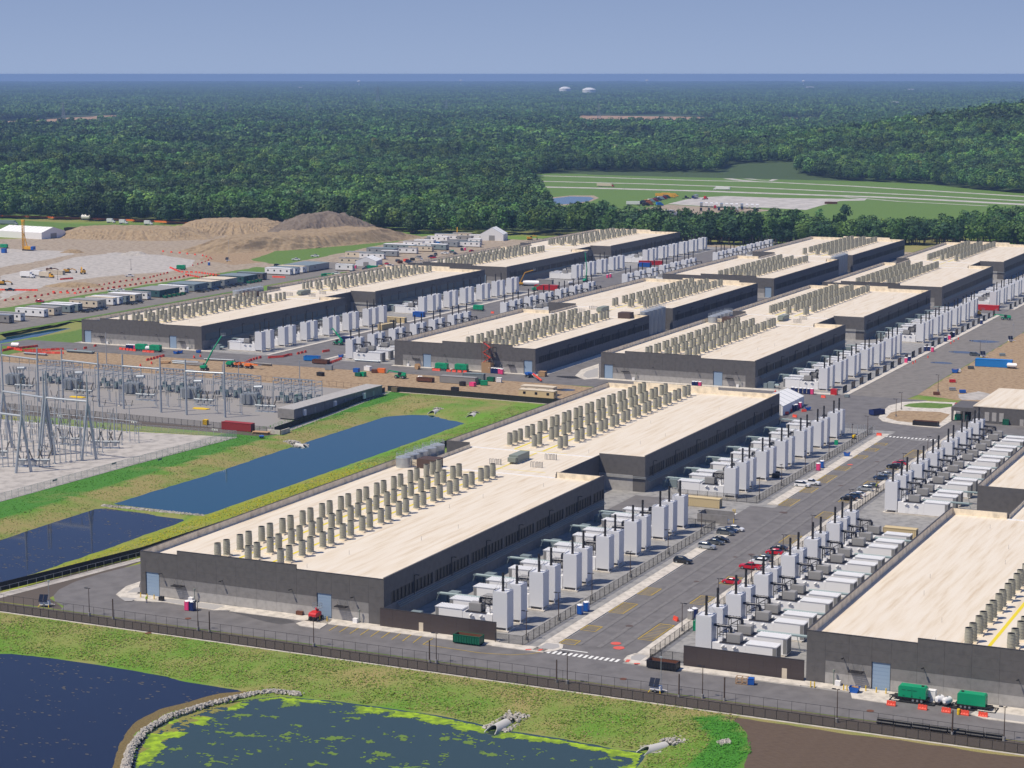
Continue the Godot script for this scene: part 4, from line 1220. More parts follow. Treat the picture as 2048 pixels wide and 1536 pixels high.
# ------------------------------------------------------------------ generators
func unit_meshes(d: float) -> Dictionary:
	var key := "unit%d" % int(d)
	if meshes.has(key):
		return meshes[key]
	var u := {}
	var b := MB.new()
	b.box(Vector3(0, 4.95, 0), Vector3(3.6, 8.1, 3.4))
	u.tower = b.done()
	b = MB.new()
	for s in [[-1.7, 0, 0.12, 3.5], [1.7, 0, 0.12, 3.5], [0, -1.62, 3.5, 0.12], [0, 1.62, 3.5, 0.12]]:
		b.box(Vector3(s[0], 9.1, s[1]), Vector3(s[2], 0.25, s[3]))
	u.rim = b.done()
	b = MB.new()
	for s in [[-1, -1], [1, -1], [1, 1], [-1, 1]]:
		b.box(Vector3(1.6 * s[0], 0.6, 1.5 * s[1]), Vector3(0.25, 0.65, 0.25))
	u.legs = b.done()
	u.leg = boxmesh("ul", Vector3(0.26, 0.62, 0.26))
	b = MB.new()
	b.box(Vector3(0, 0.14, 0), Vector3(4.4, 0.28, 4.2))
	b.box(Vector3(d * 8.6, 0.12, 0), Vector3(15.0, 0.24, 3.8))
	u.pad = b.done()
	b = MB.new()
	var sp := [Vector2(0.36, 9.0), Vector2(0.36, 9.3), Vector2(0.29, 9.35)]
	for i in 5:
		var y := 9.8 + i * 0.75
		sp += [Vector2(0.29, y), Vector2(0.33, y + 0.02), Vector2(0.33, y + 0.1), Vector2(0.29, y + 0.12)]
	sp += [Vector2(0.29, 13.3), Vector2(0.22, 13.3), Vector2(0.22, 12.5), Vector2(0.0, 12.5)]
	b.lathe(sp, 10)
	u.stack = b.done()
	b = MB.new()
	for s in [[-1, -1], [1, -1], [1, 1], [-1, 1]]:
		b.bar(Vector3(1.7 * s[0], 9.1, 1.6 * s[1]), Vector3(0.2 * s[0], 12.2, 0.2 * s[1]), 0.035)
	u.guys = b.done()
	b = MB.new()
	b.box(Vector3(d * 5.75, 2.0, 0), Vector3(7.5, 3.3, 3.2))
	u.front = b.done()
	b = MB.new()
	for k in 2:
		b.box(Vector3(d * (4.6 + k * 2.6), 1.75, 1.62), Vector3(1.0, 2.1, 0.05))
		b.box(Vector3(d * (4.6 + k * 2.6), 2.95, 1.8), Vector3(1.2, 0.06, 0.4))
	u.doors = b.done()
	b = MB.new()
	for k in 2:
		b.lathe([Vector2(0.28, 3.1), Vector2(0.26, 3.35), Vector2(0.0, 3.5)], 8, Vector3(d * (4.6 + k * 2.6), 0, 1.9))
	u.lights = b.done()
	b = MB.new()
	b.box(Vector3(d * 13.0, 2.2, 0), Vector3(6.9, 3.7, 3.3))
	u.rear = b.done()
	b = MB.new()
	for k in 12:
		b.box(Vector3(d * (9.75 + k * 0.59), 4.12, 0), Vector3(0.3, 0.14, 3.5))
	b.box(Vector3(d * 13.0, 4.06, 0), Vector3(7.1, 0.1, 3.5))
	u.ribs = b.done()
	b = MB.new()
	b.box(Vector3(d * 16.0, 2.2, 1.66), Vector3(0.8, 3.2, 0.04))
	b.box(Vector3(d * 16.47, 2.2, 0), Vector3(0.04, 3.2, 2.8))
	u.grille = b.done()
	b = MB.new()
	b.box(Vector3(d * 6.2, 3.75, 0), Vector3(5.2, 0.12, 3.4))
	u.deck = b.done()
	b = MB.new()
	b.box(Vector3(d * 6.6, 4.75, 0), Vector3(3.0, 1.75, 2.3))
	b.box(Vector3(d * 6.6, 5.66, 0), Vector3(2.8, 0.08, 2.1))
	u.silencer = b.done()
	b = MB.new()
	b.tube(Vector3(d * 5.7, 5.4, 0), Vector3(d * 5.7, 6.7, 0), 0.36, 8)
	b.tube(Vector3(d * 5.7, 6.65, 0), Vector3(d * 5.3, 7.05, 0), 0.34, 8)
	b.tube(Vector3(d * 5.4, 7.05, 0), Vector3(d * 2.6, 7.05, 0), 0.3, 8)
	b.tube(Vector3(d * 2.8, 7.05, 0), Vector3(d * 1.75, 7.05, 0), 0.4, 8, 0.25)
	for k in 4:
		b.tube(Vector3(d * (2.9 + k * 0.7), 7.05, 0), Vector3(d * (3.0 + k * 0.7), 7.05, 0), 0.37, 8)
	u.pipe = b.done()
	b = MB.new()
	for xx in [2.9, 4.9]:
		for zz in [-0.8, 0.8]:
			b.bar(Vector3(d * xx, 3.7, zz), Vector3(d * xx, 6.7, zz), 0.13)
		b.bar(Vector3(d * xx, 6.65, -0.9), Vector3(d * xx, 6.65, 0.9), 0.13)
	for zz in [-0.8, 0.8]:
		b.bar(Vector3(d * 2.9, 5.3, zz), Vector3(d * 4.9, 5.3, zz), 0.11)
		b.bar(Vector3(d * 2.9, 5.3, zz), Vector3(d * 4.9, 6.6, zz), 0.09)
	b.bar(Vector3(d * 2.2, 3.7, -1.2), Vector3(d * 2.2, 6.9, -1.2), 0.12)
	u.frame = b.done()
	b = MB.new()
	b.box(Vector3(d * 3.4, 4.1, 0.3), Vector3(1.2, 0.9, 1.0))
	u.coolbox = b.done()
	b = MB.new()
	for zz in [-0.6, 0.6]:
		b.bar(Vector3(d * 8.2, 3.7, zz), Vector3(d * 22.0, 3.7, zz), 0.14, 0.24)
	for k in 9:
		b.bar(Vector3(d * (8.3 + k * 1.75), 3.65, -0.6), Vector3(d * (8.3 + k * 1.7), 3.65, 0.6), 0.14)
	for k in 4:
		b.bar(Vector3(d * (9.0 + k * 4.6), 0.2, 0.6), Vector3(d * (9.0 + k * 4.2), 3.7, 0.6), 0.12)
	for k in 3:
		b.tube(Vector3(d * 8.2, 3.83, -0.35 + k * 0.35), Vector3(d * 21.5, 3.83, -0.35 + k * 0.35), 0.11, 6)
	u.bridge = b.done()
	b = MB.new()
	b.box(Vector3(0, 1.25, 0), Vector3(2.6, 2.5, 2.2))
	b.box(Vector3(d * 2.3, 1.0, 0.4), Vector3(1.6, 2.0, 1.8))
	for k in 5:
		b.box(Vector3(d * 3.2, 1.0, -0.5 + k * 0.4), Vector3(0.3, 1.7, 0.12))
	u.gear = b.done()
	b = MB.new()
	b.box(Vector3(d * -2.4, 1.55, 0), Vector3(2.0, 0.5, 2.0), 0.0, 0.25)
	u.geartop = b.done()
	meshes[key] = u
	return u

func unit(at: Vector3, d: float, label: String, near: int, bridge: bool):
	var u := unit_meshes(d)
	var t := thing("generator_unit", label, "generator", at, 0.0, "backup generators with exhaust towers")
	var tw := part(t, "exhaust_tower", u.tower, M.tower)
	part(t, "exhaust_stack", u.stack, M.steel_black)
	if near == 0:
		part(t, "leg", u.legs, M.white)
		part(t, "enclosure", u.front, M.white)
		part(t, "ribbed_roof", u.ribs, M.white_rib)
		part(t, "rear_enclosure", u.rear, M.white)
		part(t, "silencer", u.silencer, M.silencer)
		part(t, "exhaust_pipe", u.pipe, M.pipe_black)
		return
	part(tw, "rim", u.rim, M.tower)
	for s in [[-1, -1], [1, -1], [1, 1], [-1, 1]]:
		part(t, "leg", u.leg, M.tower, Vector3(1.6 * s[0], 0.59, 1.5 * s[1]))
	part(t, "pad", u.pad, M.concrete)
	var en := part(t, "enclosure", u.front, M.white)
	part(en, "door", u.doors, M.white_rib)
	part(en, "lamp_hood", u.lights, M.white_rib)
	var re := part(t, "rear_enclosure", u.rear, M.white)
	part(re, "ribbed_roof", u.ribs, M.white_rib)
	part(re, "grille", u.grille, M.grey_louver)
	part(t, "deck", u.deck, M.steel_black)
	part(t, "silencer", u.silencer, M.silencer)
	part(t, "exhaust_pipe", u.pipe, M.pipe_black)
	part(t, "support_frame", u.frame, M.steel_black)
	part(t, "cooler", u.coolbox, M.white)
	if near == 2:
		part(tw, "guy_wire", u.guys, M.steel)
	if bridge:
		part(t, "cable_bridge", u.bridge, M.teal_steel, Vector3(0, 0, -3.3))

const FIRST := [7.0, 14.5, 27.0, 34.0, 47.0, 53.8, 68.0, 74.8, 87.2, 94.2, 107.4, 114.3, 123.0]
const SECOND := [167.5, 177.5, 184.0, 197.0, 204.2, 216.6, 223.9, 237.4, 244.6, 257.0, 264.4, 276.6, 283.2]
func generators():
	for r in [
		[-190.0, 396.0, -1.0, 2, "beside the nearest center hall"],
		[-141.3, 396.0, 1.0, 2, "beside the nearest right hall"],
		[-223.4, 769.0, -1.0, 1, "beside the middle right hall"],
		[-438.5, 767.0, 1.0, 1, "left of the scaffolded hall"],
		[-488.5, 772.0, -1.0, 1, "beside the blue-filmed hall"],
		[-222.0, 1088.0, -1.0, 0, "beside the rear right hall"],
		[-438.0, 1094.0, 1.0, 0, "left of the rear tank hall"],
		[-487.0, 1093.0, -1.0, 0, "beside the rear left hall"]]:
		var n := 0
		var list := FIRST + SECOND
		for i in list.size():
			var p := Vector3(r[0], 0, -(r[1] + list[i] + 1.7))
			if r[0] == -487.0 and i < 4:
				continue
			if not seen(p + Vector3(0, 9, 0), 40.0):
				continue
			unit(p, r[2], "white generator and exhaust tower, %s from the front %s" % [nth(n), r[4]], r[3], i % 2 == 1)
			n += 1
			if r[3] > 0 and i % 2 == 0 and r[2] < 0.0:
				var u := unit_meshes(r[2])
				var g := thing("switchgear_cabinet", "grey switchgear cabinet by the wall, %s from the front %s" % [nth(i / 2), r[4]], "cabinet", p + Vector3(r[2] * 21.0, 0, 2.5), 0.0, "switchgear along the walls")
				part(g, "cabinet", u.gear, M.cabinet)
				part(g, "hood", u.geartop, M.teal_steel)

func site_walls():
	for q in [[-216.6, -187.2, 395.2, "brown metal screen wall in front of the center generators", -209.0], [-143.0, -116.4, 395.4, "brown metal screen wall in front of the right generators", -123.6]]:
		var t := thing("screen_wall", q[3], "wall", Vector3(q[0], 0, -q[2]))
		var w: float = q[1] - q[0]
		var n := 9
		for i in n:
			for k in 6:
				part(t, "panel", boxmesh("sw", Vector3(w / n - 0.02, 0.72, 0.22 + 0.02 * (k % 2))), M.screen_wall, Vector3((i + 0.5) * w / n, 0.38 + k * 0.73, 0))
		part(t, "door", boxmesh("swd", Vector3(1.1, 2.2, 0.06)), M.cream, Vector3(q[4] + 3.0 - q[0], 1.1, 0.15))
		part(t, "cap", boxmesh("swc", Vector3(w, 0.06, 0.34)), M.coping, Vector3(w / 2.0, 4.42, 0))

# ------------------------------------------------------------------ fences and poles
func fence(label: String, pts: Array, h: float, gap: float, post: Material, skin: Material, pw := 0.09, kerb := 0.0, taller := 0.0):
	var o: Vector3 = pts[0]
	var t := thing("fence", label, "fence", o, 0.0, "fences")
	var pm := boxmesh("fp", Vector3(pw, h + taller, pw), Vector3(0, (h + taller) / 2.0, 0))
	for i in pts.size() - 1:
		var a: Vector3 = pts[i] - o
		var b: Vector3 = pts[i + 1] - o
		var n := maxi(1, int(round(a.distance_to(b) / gap)))
		var step := a.distance_to(b) / n
		var yaw := atan2(-(b - a).z, (b - a).x)
		for k in n + (1 if i == pts.size() - 2 else 0):
			part(t, "post", pm, post, a.lerp(b, float(k) / n), yaw)
		if skin:
			var sm := boxmesh("fm", Vector3(snappedf(step, 0.01) - 0.02, h - 0.12, 0.012), Vector3(0, h / 2.0, 0))
			for k in n:
				part(t, "mesh_panel", sm, skin, a.lerp(b, (k + 0.5) / n), yaw)
		for y in [h - 0.04, 0.12]:
			part(t, "rail", boxmesh("fr", Vector3(snappedf(a.distance_to(b), 0.01), 0.05, 0.05), Vector3(0, y, 0)), post, (a + b) / 2.0, yaw)
		if kerb > 0.0:
			part(t, "kerb", boxmesh("fk", Vector3(snappedf(a.distance_to(b), 0.01), 0.22, kerb), Vector3(0, 0.0, kerb * 0.6)), M.concrete, (a + b) / 2.0, yaw)

func fences():
	fence("black mesh fence along the front grass bank with white kerb", [Vector3(-330, 0, -369.2), Vector3(-200, 0, -368.4), Vector3(-60, 0, -367.6), Vector3(60, 0, -367.4)], 2.0, 2.35, M.black, M.fence_mesh, 0.09, 0.45)
	fence("thin wire fence of tall posts just behind the front fence", [Vector3(-316, 0, -374.6), Vector3(-60, 0, -373.4), Vector3(60, 0, -373.2)], 2.4, 2.9, M.black, null, 0.05)
	fence("black screened fence between canal and nearest hall", [Vector3(-318, 0, -376), Vector3(-312, 0, -402), Vector3(-306.4, 0, -430), Vector3(-304.5, 0, -470), Vector3(-304.5, 0, -700)], 2.3, 2.6, M.black, M.windscreen, 0.12)
	fence("thin silver wire fence inside the black canal fence", [Vector3(-314.5, 0, -379), Vector3(-303.6, 0, -430), Vector3(-301.8, 0, -470)], 2.0, 2.8, M.galv, null, 0.05)
	fence("black screened fence at the far end of the canal", [Vector3(-380.5, 0, -702.5), Vector3(-345, 0, -702.0), Vector3(-304.5, 0, -700)], 2.3, 2.6, M.black, M.windscreen, 0.12, 0.5)
	fence("black screened fence on the wall beside the control house", [Vector3(-371.5, 0, -602), Vector3(-373.5, 0, -640), Vector3(-380, 0, -699)], 2.2, 2.6, M.black, M.windscreen, 0.12, 0.6)
	fence("black fence behind the green strip between both substation yards", [Vector3(-640, 0, -606), Vector3(-500, 0, -604), Vector3(-371.5, 0, -601)], 2.2, 2.8, M.black, M.fence_mesh, 0.1)
	fence("grey chain link fence along the pale substation yard and canal bank", [Vector3(-388, 0, -425), Vector3(-384.5, 0, -468), Vector3(-382.5, 0, -530), Vector3(-379, 0, -589)], 2.4, 3.0, M.galv, M.chain_mesh, 0.07)
	fence("grey chain link fence on the back of the pale substation yard", [Vector3(-379, 0, -589), Vector3(-420, 0, -585), Vector3(-640, 0, -592)], 2.4, 3.0, M.galv, M.chain_mesh, 0.07)
	fence("thin black fence behind the transformers along the dirt strip", [Vector3(-600, 0, -709), Vector3(-470, 0, -706), Vector3(-380.5, 0, -702.5)], 2.2, 3.4, M.black, null, 0.06)
	fence("black yard fence along the main road, nearer stretch", [Vector3(-187, 0, -394.2), Vector3(-180.4, 0, -394.4), Vector3(-180.4, 0, -460), Vector3(-180.4, 0, -523), Vector3(-192, 0, -523)], 2.3, 3.0, M.black, M.fence_mesh, 0.1)
	fence("black yard fence along the main road, farther stretch", [Vector3(-205, 0, -560), Vector3(-180.4, 0, -560), Vector3(-180.4, 0, -625), Vector3(-180.4, 0, -690)], 2.3, 3.0, M.black, M.fence_mesh, 0.1)
	fence("black yard fence on the right side of the main road, nearer stretch", [Vector3(-143.5, 0, -396.8), Vector3(-151.2, 0, -396.8), Vector3(-151.2, 0, -470), Vector3(-151.2, 0, -540)], 2.3, 3.0, M.black, M.fence_mesh, 0.1)
	fence("black yard fence on the right side of the main road, farther stretch", [Vector3(-151.2, 0, -552), Vector3(-151.2, 0, -620), Vector3(-151.2, 0, -700)], 2.3, 3.0, M.black, M.fence_mesh, 0.1)
	# the yard behind the tent is closed with alternating hoardings
	for r in [[-214.4, 773.0, 1066.0, "brown hoarding panel of the middle right yard, %s from the tent"], [-212.4, 1092.0, 1250.0, "brown hoarding panel of the rear right yard, %s from the front"]]:
		var v: float = r[1]
		var n := 0
		while v < r[2]:
			if seen(Vector3(r[0], 1, -v), 10.0):
				var t := thing("hoarding_panel", r[3] % nth(n), "hoarding", Vector3(r[0], 0, -v), 0.0, "hoardings along the rear yards")
				part(t, "board", boxmesh("hb", Vector3(0.06, 2.6, 6.0), Vector3(0, 1.5, -3.0)), M.hoarding if n % 3 else M.windscreen)
				for k in 3:
					part(t, "post", boxmesh("hp", Vector3(0.1, 3.0, 0.1), Vector3(0, 1.5, 0)), M.galv, Vector3(0, 0, -k * 3.0))
				part(t, "base_rail", boxmesh("hr", Vector3(0.1, 0.1, 11.0), Vector3(0, 0.1, -5.5)), M.galv)
				for k in 3:
					part(t, "post", boxmesh("hp", Vector3(0.1, 3.0, 0.1), Vector3(0, 1.5, 0)), M.galv, Vector3(0, 0, -7.6 - k * 1.7))
				n += 1
			v += 12.4

func lamp_mesh() -> Array:
	if not meshes.has("lamp"):
		var a := MB.new()
		a.lathe([Vector2(0.32, 0.0), Vector2(0.32, 0.85), Vector2(0.0, 0.85)], 10)
		var b := MB.new()
		b.tube(Vector3(0, 0.85, 0), Vector3(0, 6.7, 0), 0.11, 7, 0.07)
		var c := MB.new()
		c.bar(Vector3(0, 6.6, 0), Vector3(-0.7, 6.7, 0), 0.08)
		c.box(Vector3(-0.75, 6.7, 0), Vector3(0.75, 0.14, 0.4))
		c.box(Vector3(0.25, 6.7, 0), Vector3(0.35, 0.1, 0.3))
		meshes["lamp"] = [a.done(), b.done(), c.done()]
	return meshes["lamp"]

func lamp(at: Vector3, label: String, yaw := 0.0):
	var m := lamp_mesh()
	var t := thing("lamp_post", label, "lamp post", at, yaw, "slim lamp posts")
	part(t, "footing", m[0], M.concrete_grey)
	part(t, "pole", m[1], M.wood_dark)
	part(t, "lamp_head", m[2], M.black)

func lamps():
	var i := 0
	for p in [Vector3(-282.4, 0, -374.5), Vector3(-252.6, 0, -374.9), Vector3(-222.0, 0, -374.5), Vector3(-191.6, 0, -374.4), Vector3(-160.3, 0, -372.7), Vector3(-131.6, 0, -375.3), Vector3(-102.6, 0, -371.7), Vector3(-70.8, 0, -374.2)]:
		lamp(p, "slim dark lamp post behind the front fence, %s from the left" % nth(i))
		i += 1
	i = 0
	for p in [Vector3(-275.7, 0, -374.5), Vector3(-249.3, 0, -374.6), Vector3(-193.3, 0, -374.5), Vector3(-162.7, 0, -372.7), Vector3(-136.1, 0, -373.8), Vector3(-127.0, 0, -375.5), Vector3(-80.5, 0, -373.6)]:
		var t := thing("wood_post", "brown camera post behind the front fence, %s from the left" % nth(i), "post", p, 0.0, "brown camera posts")
		var b := MB.new()
		b.lathe([Vector2(0.25, 0.0), Vector2(0.25, 0.6), Vector2(0.0, 0.6)], 8)
		if not meshes.has("woodpost"):
			var c := MB.new()
			c.tube(Vector3(0, 0.5, 0), Vector3(0, 4.9, 0), 0.16, 7, 0.14)
			meshes["woodpost"] = c.done()
			meshes["woodfoot"] = b.done()
		part(t, "footing", meshes["woodfoot"], M.concrete_grey)
		part(t, "pole", meshes["woodpost"], M.wood_dark)
		i += 1
	i = 0
	for v in [399, 417, 437, 462, 489, 515, 566, 588, 613, 640, 668]:
		lamp(Vector3(-181.6, 0, -v), "lamp post inside the main road's left fence, %s from the front" % nth(i), 0.2 * i)
		i += 1
	i = 0
	for v in [420, 445, 470, 496, 522, 560, 590, 622, 655]:
		lamp(Vector3(-152.4, 0, -v), "lamp post at the main road's right fence, %s from the front" % nth(i), PI)
		i += 1
	i = 0
	for p in [Vector3(-233.6, 0, -750.6), Vector3(-181.4, 0, -727.3), Vector3(-183.5, 0, -743.7), Vector3(-189.0, 0, -682.3), Vector3(-181.0, 0, -686.0), Vector3(-216.6, 0, -697.9)]:
		lamp(p, "lamp post around the far crossing by the white tent, %s" % ["left of toilets", "on the island's near corner", "on the island's far corner", "nearest the bike-rack like posts", "right end of the yard fence", "beside the tent door"][i])
		i += 1

# ------------------------------------------------------------------ vehicles
func wheel_mesh(r: float, w: float) -> ArrayMesh:
	var k := "wheel%.2f%.2f" % [r, w]
	if not meshes.has(k):
		var b := MB.new()
		b.tube(Vector3(0, 0, -w / 2.0), Vector3(0, 0, w / 2.0), r, 12)
		var m := b.done(M.rubber)
		b = MB.new()
		b.tube(Vector3(0, 0, -w / 2.0 - 0.01), Vector3(0, 0, w / 2.0 + 0.01), r * 0.6, 10)
		meshes[k] = b.done(M.steel, m)
	return meshes[k]

func v2(a: Array) -> PackedVector2Array:
	var o := PackedVector2Array()
	for i in range(0, a.size(), 2):
		o.append(Vector2(a[i], a[i + 1]))
	return o

func loft(b: MB, rows: Array):
	# rows: [x, y0, y1, halfwidth at bottom, halfwidth at top]; a hull through upright sections
	for i in rows.size() - 1:
		var p := []
		for r in [rows[i], rows[i + 1]]:
			p.append([Vector3(r[0], r[1], -r[3]), Vector3(r[0], r[1], r[3]), Vector3(r[0], r[2], r[4]), Vector3(r[0], r[2], -r[4])])
		var mid := Vector3((rows[i][0] + rows[i + 1][0]) / 2.0, (rows[i][1] + rows[i][2]) / 2.0, 0)
		for k in 4:
			var j := (k + 1) % 4
			b.face(p[0][k], p[0][j], p[1][j], p[1][k], mid)
	for e in [[0, -1.0], [rows.size() - 1, 1.0]]:
		var r: Array = rows[e[0]]
		b.quad(Vector3(r[0], r[1], -r[3]), Vector3(r[0], r[1], r[3]), Vector3(r[0], r[2], r[4]), Vector3(r[0], r[2], -r[4]), Vector3(e[1], 0, 0))

func car_meshes(kind: String) -> Dictionary:
	var key := "car" + kind
	if meshes.has(key):
		return meshes[key]
	var u := {}
	var b := MB.new()
	var g := MB.new()
	var rf := MB.new()
	var wh := [1.45, -1.45, 0.34, 0.79]
	if kind == "sedan":
		loft(b, [[-2.4, 0.42, 0.8, 0.78, 0.74], [-2.3, 0.28, 0.96, 0.88, 0.82], [-1.5, 0.24, 1.0, 0.9, 0.86], [0.95, 0.24, 0.98, 0.9, 0.86], [2.0, 0.26, 0.84, 0.88, 0.8], [2.32, 0.36, 0.66, 0.78, 0.72]])
		loft(g, [[-1.95, 0.97, 0.99, 0.8, 0.78], [-1.2, 0.97, 1.42, 0.84, 0.62], [0.3, 0.97, 1.45, 0.84, 0.62], [1.25, 0.95, 0.98, 0.82, 0.78]])
		loft(rf, [[-1.25, 1.41, 1.45, 0.66, 0.6], [-0.5, 1.43, 1.5, 0.66, 0.6], [0.3, 1.42, 1.47, 0.66, 0.6]])
	elif kind == "suv":
		wh = [1.5, -1.5, 0.38, 0.83]
		loft(b, [[-2.4, 0.45, 1.0, 0.85, 0.82], [-2.35, 0.3, 1.1, 0.93, 0.9], [0.95, 0.28, 1.1, 0.95, 0.9], [2.05, 0.3, 1.0, 0.93, 0.84], [2.38, 0.4, 0.8, 0.84, 0.78]])
		loft(g, [[-2.3, 1.08, 1.2, 0.86, 0.8], [-2.0, 1.08, 1.66, 0.87, 0.7], [0.25, 1.08, 1.7, 0.88, 0.7], [1.2, 1.06, 1.1, 0.86, 0.82]])
		loft(rf, [[-2.05, 1.66, 1.7, 0.74, 0.68], [-1.0, 1.68, 1.76, 0.74, 0.68], [0.25, 1.67, 1.72, 0.74, 0.68]])
	else:
		wh = [1.85, -1.7, 0.42, 0.87]
		loft(b, [[-0.75, 0.4, 1.15, 0.98, 0.94], [1.0, 0.4, 1.16, 0.98, 0.94], [2.5, 0.42, 1.08, 0.96, 0.9], [2.85, 0.5, 0.95, 0.9, 0.84]])
		b.box(Vector3(-1.85, 0.62, 0), Vector3(2.2, 0.42, 1.9))
		for s in [-0.93, 0.93]:
			b.box(Vector3(-1.85, 0.98, s), Vector3(2.2, 0.36, 0.12))
		b.box(Vector3(-2.9, 0.88, 0), Vector3(0.1, 0.56, 1.98))
		loft(g, [[-0.75, 1.14, 1.72, 0.9, 0.76], [0.6, 1.14, 1.76, 0.9, 0.76], [1.4, 1.12, 1.18, 0.9, 0.84]])
		loft(rf, [[-0.75, 1.72, 1.78, 0.8, 0.74], [0.6, 1.73, 1.8, 0.8, 0.74]])
	u.body = b.done()
	u.glass = g.done()
	u.roof = rf.done()
	u.wh = wh
	meshes[key] = u
	return u

func car(kind: String, paint: String, at: Vector3, yaw: float, label: String):
	var u := car_meshes(kind)
	var t := thing("pickup_truck" if kind == "pickup" else "car", label, "pickup" if kind == "pickup" else "car", at + Vector3(0, 0.1, 0), yaw, "parked vehicles")
	part(t, "body", u.body, M[paint])
	part(t, "windows", u.glass, M.glass)
	part(t, "roof", u.roof, M[paint])
	for s in [[u.wh[0], 1], [u.wh[0], -1], [u.wh[1], 1], [u.wh[1], -1]]:
		part(t, "wheel", wheel_mesh(u.wh[2], 0.24), null, Vector3(s[0], u.wh[2], s[1] * u.wh[3]))
	for s in [-0.62, 0.62]:
		part(t, "headlight", boxmesh("hl", Vector3(0.06, 0.14, 0.32)), M.white, Vector3(u.wh[0] + (0.86 if kind != "pickup" else 1.0), 0.7, s))
		part(t, "tail_light", boxmesh("tl", Vector3(0.06, 0.16, 0.26)), M.red, Vector3(-2.42 if kind != "pickup" else -2.96, 0.85, s * 1.1))

func vehicles():
	for q in [
		["suv", "car_black", Vector3(-174.6, 0, -481.3), 0.0, "black suv parked alone on the main road's left side"],
		["suv", "car_silver", Vector3(-174.4, 0, -499.2), 0.0, "silver suv nearest of the row by the court entrance"],
		["sedan", "car_grey", Vector3(-174.1, 0, -505.1), 0.0, "dark grey sedan second beside the silver suv"],
		["sedan", "car_black", Vector3(-173.8, 0, -508.5), 0.0, "black sedan third in the row with the silver suv"],
		["suv", "car_grey", Vector3(-175.3, 0, -517.0), 0.0, "dark grey suv in front of the court entrance"],
		["sedan", "car_blue", Vector3(-175.3, 0, -520.4), 0.0, "dark blue sedan between grey suv and white car"],
		["sedan", "car_white", Vector3(-174.4, 0, -522.9), 0.0, "white sedan nearest the court entrance"],
		["suv", "car_white", Vector3(-175.3, 0, -589.1), 0.0, "white suv on yellow hatching at the far left kerb"],
		["pickup", "car_white", Vector3(-173.8, 0, -593.1), 0.0, "white pickup beside the white suv at the far left kerb"],
		["sedan", "car_red", Vector3(-156.4, 0, -466.3), PI, "red car nearest on the main road's right side"],
		["pickup", "car_red", Vector3(-156.8, 0, -482.5), PI, "red pickup truck on the main road's right side"],
		["suv", "car_white", Vector3(-156.5, 0, -488.5), PI, "white suv behind the red pickup"],
		["suv", "car_grey", Vector3(-156.7, 0, -492.0), PI, "dark grey suv second behind the red pickup"],
		["sedan", "car_red", Vector3(-156.2, 0, -500.8), PI, "red sedan third vehicle group on the right side"],
		["sedan", "car_black", Vector3(-156.3, 0, -505.1), PI, "black sedan just behind the red sedan"],
		["sedan", "car_black", Vector3(-157.1, 0, -575.6), PI, "black sedan nearest in the far right parked row"],
		["suv", "car_blue", Vector3(-156.6, 0, -579.0), PI, "dark blue suv second in the far right parked row"],
		["sedan", "car_white", Vector3(-156.2, 0, -582.4), PI, "white sedan third in the far right parked row"],
		["suv", "car_silver", Vector3(-156.3, 0, -591.2), PI, "silver suv in the far right parked row"],
		["sedan", "car_grey", Vector3(-155.8, 0, -596.4), PI, "dark sedan just behind the silver suv"],
		["suv", "car_blue", Vector3(-156.2, 0, -609.8), PI, "dark blue suv in the farthest right parked group"],
		["sedan", "car_silver", Vector3(-156.4, 0, -615.9), PI, "pale sedan in the farthest right parked group"],
		["suv", "car_black", Vector3(-157.2, 0, -629.9), PI, "black suv near the last hatched bay on the right"],
		["sedan", "car_red", Vector3(-157.0, 0, -636.5), PI, "red car farthest away on the main road's right side"],
		["sedan", "car_white", Vector3(-670.3, 0, -1005.5), 0.1, "white car beside the office trailers near the grass"]]:
		car(q[0], q[1], q[2], q[3], q[4])

# ------------------------------------------------------------------ site equipment
func toilet(at: Vector3, colour: String, label: String, yaw := 0.0):
	if not meshes.has("toilet"):
		var b := MB.new()
		b.box(Vector3(0, 1.12, 0), Vector3(1.15, 2.14, 1.15))
		for s in [-0.5, 0.5]:
			b.box(Vector3(s, 1.12, 0.59), Vector3(0.12, 2.1, 0.06))
		var r := MB.new()
		r.lathe([Vector2(0.85, 2.19), Vector2(0.8, 2.28), Vector2(0.5, 2.42), Vector2(0.0, 2.46)], 4)
		r.tube(Vector3(0.35, 2.2, -0.4), Vector3(0.35, 2.7, -0.4), 0.06, 6)
		var d := MB.new()
		d.box(Vector3(0, 1.1, 0.6), Vector3(0.72, 1.9, 0.05))
		d.box(Vector3(0, 2.0, 0.61), Vector3(0.6, 0.16, 0.06))
		meshes["toilet"] = [b.done(), r.done(), d.done()]
	var t := thing("portable_toilet", label, "toilet", at + Vector3(0, 0.08, 0), yaw, "portable toilets")
	part(t, "cabin", meshes["toilet"][0], M[colour])
	part(t, "roof", meshes["toilet"][1], M.white)
	part(t, "door", meshes["toilet"][2], M[colour])

